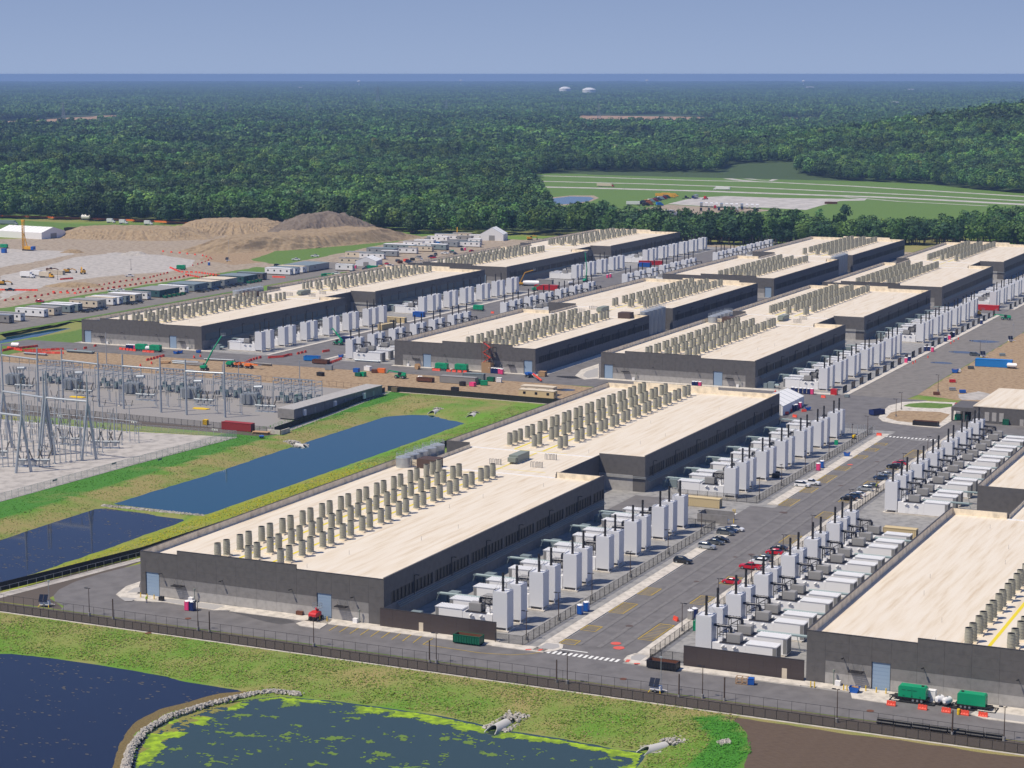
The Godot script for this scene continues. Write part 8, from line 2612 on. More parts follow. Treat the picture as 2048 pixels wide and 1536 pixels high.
	fence("long orange safety fence along the forest edge", [Vector3(-1177.3, 0, -1436.8), Vector3(-1105.3, 0, -1442.4), Vector3(-1043.1, 0, -1444.3), Vector3(-976.0, 0, -1436.3), Vector3(-951.0, 0, -1428.9)], 1.6, 12.0, M.orange, M.orange, 0.2)
	car("pickup", "car_white", Vector3(-700.0, 0, -967.2), 0.3, "white pickup on the grass verge behind the trailers")
	genset(Vector3(-741.9, 0, -1091.7), 0.3, "green generator among barriers by the curving road")
	toilet(Vector3(-742.8, 0, -1125.6), "blue", "blue toilet alone on the dirt by the curving road")
	solar_trailer(Vector3(-747.5, 0, -1155.2), 0.3, "light mast trailer at the foot of the long heap", 14.0)
	genset(Vector3(-950.7, 0, -1174.4), 0.1, "green generator on the far left gravel pad")
	crate(Vector3(-926.6, 0, -1144.4), 0.0, Vector3(3.0, 3.0, 2.5), "blue", "blue tank cube on the far left gravel pad")
	for q in [[Vector3(-774.3, 0, -1006.0), "lamp mast at the gravel pad, left one"], [Vector3(-771.2, 0, -1078.1), "lamp mast at the gravel pad, right one"]]:
		lamp(q[0], q[1])
	# the lane between the left halls' generators
	htank(Vector3(-496.0, 0, -1095.9), 0.2, 1.5, 9.0, "long pale tank among machines in the rear left yard")
	container(Vector3(-478.4, 0, -1079.1), 0.1, Vector3(14.0, 2.8, 2.8), "red", "red container between the left generator rows")
	container(Vector3(-493.1, 0, -1110.0), 0.0, Vector3(10.0, 2.6, 2.6), "silencer", "grey container behind the long pale tank")
	boom_lift(Vector3(-481.1, 0, -1068.7), 0.3, "green", "green lift before the red container", [Vector3(-1.0, 2.0, 0), Vector3(3.0, 4.0, 0)])
	boom_lift(Vector3(-501.1, 0, -1093.5), 0.4, "machine_yellow", "yellow crane arm over the long pale tank", [Vector3(-1.0, 2.0, 0), Vector3(2.0, 8.0, 0), Vector3(7.0, 9.5, 0)])
	boom_lift(Vector3(-474.2, 0, -1128.6), 1.2, "green", "green boom lift raised against the rear towers", [Vector3(0, 2.0, 0), Vector3(0.8, 8.0, 0), Vector3(1.2, 18.0, -2)])
	boom_lift(Vector3(-476.3, 0, -1111.4), 0.6, "white", "white boom lift in the lane between generator rows", [Vector3(0, 2.0, 0), Vector3(5.0, 4.0, 0)])
	container(Vector3(-477.8, 0, -1236.9), 0.0, Vector3(8.0, 2.6, 2.6), "blue", "blue container in the rear lane")
	container(Vector3(-479.3, 0, -1251.7), 0.3, Vector3(16.0, 2.6, 2.6), "red", "long red container in the rear lane")
	toilet(Vector3(-472.7, 0, -1159.5), "pink", "pink toilet in the rear lane, left one")
	toilet(Vector3(-472.2, 0, -1163.2), "pink", "pink toilet in the rear lane, right one")
	container(Vector3(-484.7, 0, -903.2), 0.0, Vector3(12.0, 2.6, 2.5), "tan", "tan container in the left hall's court")
	container(Vector3(-475.8, 0, -878.1), 1.45, Vector3(12.0, 2.6, 2.5), "tan", "tan container lying along the lane by the left towers")
	genset(Vector3(-468.2, 0, -966.7), 0.0, "green generator parked in the lane left of the middle hall")
	barrier(Vector3(-456.5, 0, -959.5), 1.5, "red barrier in the lane left of the middle hall", "lone barriers")
	container(Vector3(-484.5, 0, -929.3), 0.0, Vector3(6.0, 2.6, 2.5), "blue", "blue and white container behind the middle hall's generators")

func east_side():
	container(Vector3(-175.4, 0, -872.2), 0.06, Vector3(15.5, 3.2, 2.8), "blue_bright", "long bright blue trailer on the east dirt")
	htank(Vector3(-167.4, 0, -870.9), 0.0, 1.0, 3.6, "white tank right of the blue trailer")
	skip_bin(Vector3(-186.5, 0, -847.5), 0.0, "blue", "blue skip at the edge of the east dirt", 1.3)
	car("suv", "car_grey", Vector3(-190.2, 0, -903.3), 0.0, "dark suv beside the east road's puddle")
	solar_trailer(Vector3(-185.8, 0, -900.1), 0.4, "light tower trailer beside the dark suv", 8.0)
	solar_trailer(Vector3(-185.2, 0, -958.6), 0.4, "light tower trailer at the east road's right edge", 8.0)
	telehandler(Vector3(-204.8, 0, -1044.8), PI, "green", "green telehandler on the east road near the frame edge", 0.05)
	container(Vector3(-224.5, 0, -1084.8), 0.0, Vector3(16.0, 2.6, 2.6), "red", "red tank container row before the rear right towers")
	boom_lift(Vector3(-221.4, 0, -1056.3), 0.8, "machine_yellow", "yellow lift under the red containers", [Vector3(-1.0, 2.0, 0), Vector3(2.0, 3.0, 0)])
	var i := 0
	for p in [[Vector3(-213.2, 0, -945.6), "navy"], [Vector3(-213.2, 0, -953.6), "pink"], [Vector3(-213.9, 0, -965.5), "navy"], [Vector3(-212.2, 0, -1020.5), "navy"], [Vector3(-212.8, 0, -868.3), "pink"], [Vector3(-212.6, 0, -873.6), "navy"], [Vector3(-214.1, 0, -908.7), "navy"], [Vector3(-212.5, 0, -909.4), "navy"], [Vector3(-210.6, 0, -908.5), "pink"]]:
		toilet(p[0], p[1], "%s toilet along the east road's left kerb, %s" % [p[1], ["at the second corner", "between two navy ones", "right of the pink one", "at the red containers", "nearest of all", "beside the nearest pink one", "at the small court, left", "at the small court, middle", "at the small court, right"][i]], 0.0 if i > 5 else PI / 2); i += 1
	i = 0
	for p in [Vector3(-209.3, 0, -866.6), Vector3(-209.4, 0, -871.6), Vector3(-209.3, 0, -939.5), Vector3(-209.6, 0, -947.3), Vector3(-209.7, 0, -957.3), Vector3(-207.8, 0, -888.0), Vector3(-214.0, 0, -1059.7)]:
		var b := MB.new()
		b.lathe([Vector2(0.4, 0), Vector2(0.4, 0.1), Vector2(0.25, 0.15), Vector2(0.22, 1.0), Vector2(0, 1.05)], 10)
		solo("traffic_drum", b.done(), M.orange_red, "orange traffic drum on the east road, %s from the near end" % nth(i), "traffic drum", p, 0.0, "orange drums"); i += 1
	for q in [[Vector3(-176.8, 0, -799.2), "steel", "blue-grey pipe fittings scattered on gravel, left heap"], [Vector3(-171.7, 0, -794.5), "blue", "blue pipe fittings scattered on gravel, right heap"], [Vector3(-181.6, 0, -820.4), "red", "red and white barrier pile on the east dirt"], [Vector3(-179.9, 0, -785.1), "rust", "rusty compactor plate on the east dirt"], [Vector3(-179.1, 0, -908.5), "cabinet", "dark steel trestles on the east dirt"], [Vector3(-186.3, 0, -850.8), "white", "white generator cube at the dirt's edge"], [Vector3(-183.1, 0, -862.0), "car_grey", "small dark loader beside the blue skip"]]:
		crate(q[0], 0.3, Vector3(2.4, 1.0, 1.8), q[1], q[2])
	lamp(Vector3(-181.4, 0, -794.2), "lamp post with grey base at the east dirt's edge")
	lamp(Vector3(-188.2, 0, -904.3), "lamp post beside the blue trailer on the east dirt")
	# small service building
	var t := thing("service_building", "small dark grey service building with pale roof at the right edge", "building", Vector3(-153, 0, -727))
	part(t, "wall_core", boxmesh("svc", Vector3(40, 6.0, 46), Vector3(20, 3.0, -23)), M.wall_dark)
	part(t, "roof", boxmesh("svr", Vector3(40.2, 0.3, 46.2), Vector3(20, 6.1, -23)), M.roof)
	part(t, "canopy", boxmesh("svp", Vector3(8.0, 1.4, 16.0), Vector3(-4.0, 4.6, -8.0)), M.wall_dark)
	for s in [[-7.6, -0.4], [-0.4, -0.4], [-7.6, -15.6], [-3.4, -0.4]]:
		part(t, "column", boxmesh("svl", Vector3(0.7, 4.0, 0.7), Vector3(0, 2.0, 0)), M.wall_dark, Vector3(s[0], 0, s[1]))
	for k in 3:
		part(t, "window", boxmesh("svw", Vector3(1.6, 3.2, 0.1), Vector3(0, 2.6, 0.06)), M.wall_light, Vector3(5.0 + k * 2.6, 0, 0))
	part(t, "door", boxmesh("svd", Vector3(1.4, 2.4, 0.1), Vector3(17.5, 1.2, 0.06)), M.wall_light)
	var tb := MB.new()
	tb.lathe([Vector2(2.0, 0), Vector2(2.0, 3.8), Vector2(0, 4.0)], 16)
	solo("water_tank", tb.done(), M.coping, "dark round tank under the service building's canopy", "tank", Vector3(-156.5, 0, -733))
	for q in [[Vector3(-159.2, 0, -730.4), "green", "green bin at the service building, left one"], [Vector3(-156.5, 0, -730.5), "green", "green bin at the service building, right one"], [Vector3(-141.1, 0, -727.0), "green_dark", "dark green transformer box right of the service building"], [Vector3(-141.5, 0, -736.2), "green_dark", "second dark green transformer box by the service building"], [Vector3(-164.7, 0, -755.0), "red", "red machine under the service canopy"]]:
		container(q[0], 0.0, Vector3(2.0, 2.0, 1.8), q[1], q[2], "site_cabinet", "cabinet")

# ------------------------------------------------------------------ background
var CLEAR := [Vector3(-932.1, 0, -2029.8), Vector3(-969.1, 0, -2149.3), Vector3(-1054.7, 0, -2345.4), Vector3(-1013.2, 0, -2422.9), Vector3(-843.7, 0, -2443.3), Vector3(-879.4, 0, -2577.0), Vector3(-783.6, 0, -2590.2), Vector3(-741.5, 0, -2434.7), Vector3(-648.6, 0, -2347.0), Vector3(-552.5, 0, -2318.8), Vector3(-469.1, 0, -2223.2), Vector3(-350.4, 0, -2119.4), Vector3(-281.5, 0, -1708.8), Vector3(-337.6, 0, -1682.8), Vector3(-366.5, 0, -1593.7), Vector3(-423.0, 0, -1534.7), Vector3(-475.2, 0, -1521.3), Vector3(-508.3, 0, -1522.4), Vector3(-545.7, 0, -1521.9), Vector3(-589.4, 0, -1536.1), Vector3(-625.3, 0, -1549.3), Vector3(-642.8, 0, -1559.5), Vector3(-672.9, 0, -1576.9), Vector3(-706.9, 0, -1607.0), Vector3(-765.0, 0, -1723.9), Vector3(-836.7, 0, -1875.4), Vector3(-891.2, 0, -1985.6)]
var FIELDS := [[Vector3(-3532.7, 0, -4168.0), Vector3(-3525.7, 0, -4484.6), Vector3(-3635.3, 0, -4782.7), Vector3(-3762.0, 0, -5198.9), Vector3(-3491.9, 0, -4849.3), Vector3(-3342.7, 0, -4440.3), Vector3(-3196.1, 0, -3988.0), Vector3(-3204.9, 0, -3780.5)], [Vector3(-2305.7, 0, -5399.6), Vector3(-2424.3, 0, -5735.6), Vector3(-2026.0, 0, -5680.3), Vector3(-1843.5, 0, -5331.9), Vector3(-1954.1, 0, -5084.5), Vector3(-2139.7, 0, -5062.4)], [Vector3(-1777.8, 0, -5644.6), Vector3(-1660.4, 0, -5699.0), Vector3(-1587.9, 0, -5450.5), Vector3(-1675.6, 0, -5343.0)], [Vector3(-5677.1, 0, -7365.3), Vector3(-5779.6, 0, -7682.2), Vector3(-5480.2, 0, -7283.9), Vector3(-5465.0, 0, -7124.1)], [Vector3(-2702.4, 0, -7937.4), Vector3(-2572.9, 0, -7997.5), Vector3(-2492.2, 0, -7747.0), Vector3(-2617.7, 0, -7688.8)]]
var EDGE := [Vector3(-1220.7, 0, -1395.7), Vector3(-1152.9, 0, -1420.3), Vector3(-1078.4, 0, -1427.9), Vector3(-980.9, 0, -1421.4), Vector3(-942.8, 0, -1439.0), Vector3(-899.3, 0, -1471.9), Vector3(-815.3, 0, -1443.1), Vector3(-746.5, 0, -1417.4), Vector3(-675.6, 0, -1433.8), Vector3(-606.2, 0, -1460.5), Vector3(-574.1, 0, -1432.9), Vector3(-517.1, 0, -1399.3), Vector3(-471.3, 0, -1435.2), Vector3(-399.2, 0, -1449.2), Vector3(-351.5, 0, -1481.0), Vector3(-228.2, 0, -1495.7)]

func road_line(pts: Array, w: float, m: Material):
	var left := []
	var right := []
	for i in pts.size():
		var d: Vector3 = (pts[mini(i + 1, pts.size() - 1)] - pts[maxi(i - 1, 0)]).normalized()
		var u := Vector3(-d.z, 0, d.x) * w / 2.0
		left.append(pts[i] - u)
		right.append(pts[i] + u)
	right.reverse()
	sheet("road", left + right, up(), m)

func background():
	sheet("meadow", CLEAR, up(), M.meadow)
	sheet("pond_shore", [Vector3(-838.9, 0, -1892.8), Vector3(-834.6, 0, -1942.2), Vector3(-811.9, 0, -1952.7), Vector3(-790.7, 0, -1915.1), Vector3(-776.0, 0, -1858.7), Vector3(-772.1, 0, -1809.1), Vector3(-783.7, 0, -1770.7)], up(), M.soil_pale)
	sheet("water", [Vector3(-831.2, 0, -1877.9), Vector3(-827.7, 0, -1926.2), Vector3(-805.6, 0, -1926.9), Vector3(-792.1, 0, -1905.2), Vector3(-780.9, 0, -1865.3), Vector3(-778.1, 0, -1823.2), Vector3(-788.8, 0, -1784.7)], up() + 0.02, M.water_canal)
	road_line([Vector3(-1045.8, 0, -2307.3), Vector3(-963.6, 0, -2304.5), Vector3(-879.6, 0, -2290.6), Vector3(-813.2, 0, -2283.1), Vector3(-730.1, 0, -2284.4), Vector3(-619.3, 0, -2241.4), Vector3(-490.1, 0, -2171.7), Vector3(-373.5, 0, -2108.7)], 12.0, M.highway)
	road_line([Vector3(-991.6, 0, -2187.8), Vector3(-914.4, 0, -2186.8), Vector3(-839.2, 0, -2185.7), Vector3(-712.0, 0, -2164.7), Vector3(-587.4, 0, -2126.6), Vector3(-499.4, 0, -2097.7), Vector3(-360.2, 0, -2034.2)], 12.0, M.highway)
	road_line([Vector3(-953.0, 0, -2075.3), Vector3(-869.9, 0, -2080.4), Vector3(-739.5, 0, -2076.7), Vector3(-622.6, 0, -2060.0), Vector3(-539.8, 0, -2050.2), Vector3(-456.7, 0, -2024.6), Vector3(-350.4, 0, -1979.8)], 20.0, M.highway)
	road_line([Vector3(-567.8, 0, -2037.3), Vector3(-535.7, 0, -2015.0), Vector3(-498.0, 0, -1987.7), Vector3(-444.2, 0, -1969.6), Vector3(-404.7, 0, -1954.6)], 6.0, M.highway)
	road_line([Vector3(-814.5, 0, -2387.2), Vector3(-770.3, 0, -2341.3), Vector3(-734.3, 0, -2307.2), Vector3(-743.3, 0, -2366.9), Vector3(-760.3, 0, -2453.7), Vector3(-761.5, 0, -2495.8)], 9.0, M.highway)
	road_line([Vector3(-798.8, 0, -2341.2), Vector3(-776.5, 0, -2312.8), Vector3(-746.9, 0, -2289.0)], 12.0, M.highway)
	sheet("truck_lot", [Vector3(-693.4, 0, -1854.0), Vector3(-704.3, 0, -1955.2), Vector3(-685.4, 0, -2001.8), Vector3(-623.3, 0, -1992.8), Vector3(-554.0, 0, -2006.5), Vector3(-542.4, 0, -2030.4), Vector3(-533.8, 0, -1988.8), Vector3(-554.2, 0, -1970.5), Vector3(-550.3, 0, -1887.1), Vector3(-545.7, 0, -1825.6), Vector3(-606.5, 0, -1844.8), Vector3(-654.6, 0, -1838.7)], up(), M.highway)
	sheet("bare_soil", wobbly([Vector3(-692.0, 0, -1757.7), Vector3(-690.7, 0, -1846.8), Vector3(-652.1, 0, -1831.7), Vector3(-604.2, 0, -1837.8), Vector3(-573.9, 0, -1804.8), Vector3(-583.8, 0, -1733.4), Vector3(-587.2, 0, -1676.0), Vector3(-647.1, 0, -1661.9)], 6.0, 4.0, 41), up(), M.soil_pale)
	var i := 0
	for k in 12:
		semi(Vector3(-649.6, 0, -1824.8).lerp(Vector3(-592.3, 0, -1819.5), k / 11.0) + Vector3(0, 0, -4.0), 1.9, "white" if k % 4 else "car_silver", "white semi-trailer parked in the truck lot, %s from the left" % nth(k))
	for q in [[Vector3(-627.2, 0, -1764.9), "car_black"], [Vector3(-620.6, 0, -1768.0), "car_grey"], [Vector3(-627.1, 0, -1803.4), "car_red"], [Vector3(-614.5, 0, -1778.4), "car_blue"], [Vector3(-614.0, 0, -1793.9), "green_dark"], [Vector3(-600.0, 0, -1770.0), "pink"], [Vector3(-601.6, 0, -1791.9), "car_white"], [Vector3(-599.7, 0, -1800.6), "car_blue"]]:
		tractor(q[0], 1.9, q[1], "semi-tractor before the row of trailers, %s from the left" % nth(i)); i += 1
	i = 0
	for q in [[Vector3(-715.5, 0, -1818.7), "white"], [Vector3(-648.3, 0, -1689.3), "blue_bright"], [Vector3(-644.8, 0, -1705.1), "white"], [Vector3(-641.0, 0, -1714.1), "white"], [Vector3(-625.1, 0, -1693.0), "white"], [Vector3(-622.4, 0, -1701.3), "white"], [Vector3(-620.6, 0, -1709.2), "white"], [Vector3(-698.2, 0, -1948.8), "car_silver"]]:
		semi(q[0], 0.3 + 0.2 * i, q[1], "semi-trailer near the tree line and lot entrance, %s from the left" % nth(i), 13.0); i += 1
	tractor(Vector3(-704.5, 0, -1936.7), 0.4, "car_black", "black tractor at the lot's back edge")
	tractor(Vector3(-698.1, 0, -1939.7), 0.4, "navy", "navy tractor at the lot's back edge")
	tractor(Vector3(-683.9, 0, -1937.2), 1.2, "red", "red tractor alone on the pale lot")
	i = 0
	for q in [[Vector3(-710.4, 0, -1829.3), "car_blue"], [Vector3(-712.4, 0, -1845.2), "car_black"], [Vector3(-712.1, 0, -1853.8), "orange"], [Vector3(-715.0, 0, -1869.6), "car_white"], [Vector3(-714.7, 0, -1878.4), "car_red"], [Vector3(-717.7, 0, -1894.6), "car_blue"], [Vector3(-720.7, 0, -1911.0), "car_white"], [Vector3(-720.9, 0, -1920.0), "car_red"], [Vector3(-724.0, 0, -1936.8), "car_grey"], [Vector3(-700.6, 0, -1817.3), "car_black"], [Vector3(-699.8, 0, -1825.9), "orange"], [Vector3(-688.5, 0, -1823.0), "blue_bright"]]:
		box_truck(q[0], 0.9, q[1], q[1], "small truck in the crowded corner of the lot, %s from the left" % nth(i), 5.0); i += 1
	i = 0
	for q in [Vector3(-736.6, 0, -1958.9), Vector3(-734.0, 0, -1969.6), Vector3(-722.3, 0, -1946.9), Vector3(-725.4, 0, -1964.1)]:
		box_truck(q, 0.1, "machine_yellow", "machine_yellow", "yellow bus in the crowded corner of the lot, %s from the left" % nth(i), 9.0); i += 1
	box_truck(Vector3(-730.1, 0, -2102.1), PI, "white", "car_white", "white tanker truck driving on the highway", 16.0)
	box_truck(Vector3(-855.3, 0, -2109.3), 0.0, "cream", "container_red", "long cream trailer with red cab on the highway", 18.0)
	container(Vector3(-549.2, 0, -1920.9), 0.3, Vector3(12.0, 2.0, 3.0), "rust", "rusty flat load at the lot's right end")
	# two big reservoirs far off
	for q in [[Vector3(-5014.0, 0, -11583.4), "left one of the two white domed reservoirs on the horizon", 36.0], [Vector3(-4546.4, 0, -10850.5), "right one of the two white domed reservoirs on the horizon", 38.0]]:
		var t := thing("reservoir", q[1], "reservoir", q[0], 0.0, "white reservoirs")
		var b := MB.new()
		b.lathe([Vector2(q[2], 0), Vector2(q[2], 36.0)], 40)
		part(t, "shell", b.done(), M.tent)
		b = MB.new()
		b.lathe([Vector2(q[2] + 0.5, 36.0), Vector2(q[2] * 0.9, 40.0), Vector2(q[2] * 0.6, 45.0), Vector2(q[2] * 0.25, 48.0), Vector2(0, 48.6)], 40)
		part(t, "dome", b.done(), M.tent)
	i = 0
	for q in [[Vector3(-3332.9, 0, -4923.1), 55.0], [Vector3(-3215.5, 0, -4977.5), 46.0], [Vector3(-3146.5, 0, -5318.6), 44.0], [Vector3(-3819.7, 0, -6993.8), 80.0], [Vector3(-2640.7, 0, -5244.2), 54.0], [Vector3(-2810.2, 0, -5165.6), 40.0], [Vector3(-3480.6, 0, -4572.3), 50.0], [Vector3(-2338.3, 0, -5384.5), 40.0], [Vector3(-2243.1, 0, -5428.7), 44.0]]:
		pylon(q[0], q[1], "steel lattice pylon above the far woods, %s" % ["tallest at left", "second at left", "center left", "tall dark one on the horizon", "center", "small one below the tall dark one", "far left by the field", "left of the reservoirs' field", "right of the reservoirs' field"][i]); i += 1
	i = 0
	for q in [Vector3(-1769.3, 0, -5299.6), Vector3(-1779.9, 0, -5361.4), Vector3(-1769.9, 0, -5366.0), Vector3(-1742.2, 0, -5312.1)]:
		var t := thing("grain_silo", "white grain silo of the far farm, %s from the left" % nth(i), "silo", q, 0.0, "far grain silos")
		var b := MB.new()
		b.lathe([Vector2(6.5, 0), Vector2(6.5, 14.0)], 18)
		part(t, "shell", b.done(), M.white)
		b = MB.new()
		b.lathe([Vector2(6.8, 14.0), Vector2(0, 19.0)], 18)
		part(t, "roof", b.done(), M.white)
		i += 1
	i = 0
	for q in [[Vector3(-1721.3, 0, -5388.6), 16.0], [Vector3(-4394.7, 0, -14738.9), 60.0], [Vector3(-1906.6, 0, -7493.8), 26.0], [Vector3(-5144.6, 0, -6804.3), 14.0], [Vector3(-8073.8, 0, -13540.9), 40.0], [Vector3(-3321.5, 0, -13468.5), 40.0]]:
		var t := thing("far_building", "tiny pale building far off in the woods, %s" % ["right of the grain silos", "long white one near the horizon", "on the right rise", "at far left", "near the horizon left of center", "near the horizon at right"][i], "building", q[0])
		part(t, "wall", boxmesh("fb", Vector3(q[1], q[1] * 0.22 + 16.0, q[1] * 0.4), Vector3(0, q[1] * 0.11 + 8.0, 0)), M.white)
		var b := MB.new()
		b.side(v2([-q[1] * 0.22, q[1] * 0.22 + 16.0, q[1] * 0.22, q[1] * 0.22 + 16.0, 0, q[1] * 0.3 + 16.0]), -q[1] / 2, q[1] / 2)
		part(t, "roof", b.done(), M.silencer, Vector3.ZERO, PI / 2)
		i += 1
	i = 0
	for q in [Vector3(-9565.4, 0, -19339.4), Vector3(-9368.4, 0, -16786.5), Vector3(-7787.4, 0, -20164.3), Vector3(-5806.8, 0, -19252.6)]:
		var t := thing("water_tower", "tiny white water tower on the horizon, %s from the left" % nth([1, 0, 2, 3][i]), "water tower", q)
		var b := MB.new()
		b.tube(Vector3.ZERO, Vector3(0, 46, 0), 4.0, 8)
		part(t, "stem", b.done(), M.white)
		b = MB.new()
		b.lathe([Vector2(3, 44), Vector2(16, 52), Vector2(17, 58), Vector2(12, 64), Vector2(0, 67)], 14)
		part(t, "bowl", b.done(), M.white)
		i += 1
	for f in FIELDS:
		sheet("field", f, up() + 0.2, M.field)

func pylon(at: Vector3, h: float, label: String):
	var t := thing("pylon", label, "pylon", at, 0.4, "lattice pylons")
	var b := MB.new()
	var w := h * 0.11
	var th := h * 0.018
	for s in [[-1, -1], [1, -1], [1, 1], [-1, 1]]:
		b.bar(Vector3(s[0] * w, 0, s[1] * w), Vector3(s[0] * w * 0.22, h * 0.7, s[1] * w * 0.22), th)
		b.bar(Vector3(s[0] * w * 0.22, h * 0.7, s[1] * w * 0.22), Vector3(0, h, 0), th)
	for k in 7:
		var f0 := 1.0 - 0.78 * k / 7.0
		var f1 := 1.0 - 0.78 * (k + 1) / 7.0
		var y0 := h * 0.7 * k / 7.0
		var y1 := h * 0.7 * (k + 1) / 7.0
		for z in [-1, 1]:
			b.bar(Vector3(-w * f0, y0, z * w * f0), Vector3(w * f1, y1, z * w * f1), th * 0.6)
			b.bar(Vector3(w * f0, y0, z * w * f0), Vector3(-w * f1, y1, z * w * f1), th * 0.6)
	part(t, "tower", b.done(), M.cabinet)
	b = MB.new()
	for y in [0.66, 0.78, 0.9]:
		b.bar(Vector3(-h * 0.17, h * y, 0), Vector3(h * 0.17, h * y, 0), th * 1.3)
	part(t, "crossarm", b.done(), M.cabinet)

# ------------------------------------------------------------------ woods
func crown(sd: int, quads: int, leaf: float, tint: Color, tall: float) -> ArrayMesh:
	# leaf clumps spread over several lobes of an uneven crown, 14 m tall
	var r := RandomNumberGenerator.new()
	r.seed = sd
	var b := MB.new()
	var lobes := []
	for i in 9:
		var a := r.randf() * TAU
		var y := r.randf_range(4.6, 11.0) * tall
		var k := 1.0 - absf(y - 7.0 * tall) / (9.0 * tall)
		lobes.append([Vector3(cos(a) * 2.6 * k * r.randf(), y, sin(a) * 2.6 * k * r.randf()), r.randf_range(1.7, 3.0) * (0.75 + 0.5 * k)])
	for i in quads:
		var l: Array = lobes[i % 9]
		var d := Vector3(r.randfn(), r.randfn(), r.randfn()).normalized()
		d.y = d.y * 0.8 + 0.15
		d = d.normalized()
		var p: Vector3 = l[0] + d * l[1] * r.randf_range(0.8, 1.12)
		if p.y < 1.6:
			p.y = 1.6 + r.randf()
		var n := (d + Vector3(r.randfn(), r.randfn(), r.randfn()) * 0.42).normalized()
		var u := n.cross(Vector3(r.randfn(), r.randfn(), r.randfn())).normalized()
		var v := n.cross(u)
		var s := leaf * r.randf_range(0.55, 1.15)
		var c := tint * r.randf_range(0.78, 1.25)
		b.col = Color(c.r, c.g, c.b * r.randf_range(0.8, 1.2))
		b.tri(p - u * s - v * s * 0.5, p + u * s - v * s * 0.6, p + v * s, n, n, n)
		b.tri(p - u * s * 0.8 + v * s * 0.4, p + u * s * 0.2 - v * s, p + u * s * 0.9 + v * s * 0.5, n, n, n)
	return b.done()

func inside(p: Vector2, poly: PackedVector2Array) -> bool:
	return Geometry2D.is_point_in_polygon(p, poly)

func scatter(called: String, label: String, mesh: Mesh, m: Material, tf: Array, cs: Array):
	var mm := MultiMesh.new()
	mm.transform_format = MultiMesh.TRANSFORM_3D
	mm.use_colors = true
	mm.mesh = mesh
	mm.instance_count = tf.size()
	for i in tf.size():
		mm.set_instance_transform(i, tf[i])
		mm.set_instance_color(i, cs[i])
	var o := MultiMeshInstance3D.new()
	o.name = numbered(called)
	o.multimesh = mm
	o.material_override = m
	add_child(o)
	o.set_meta("kind", "stuff")
	o.set_meta("label", label)

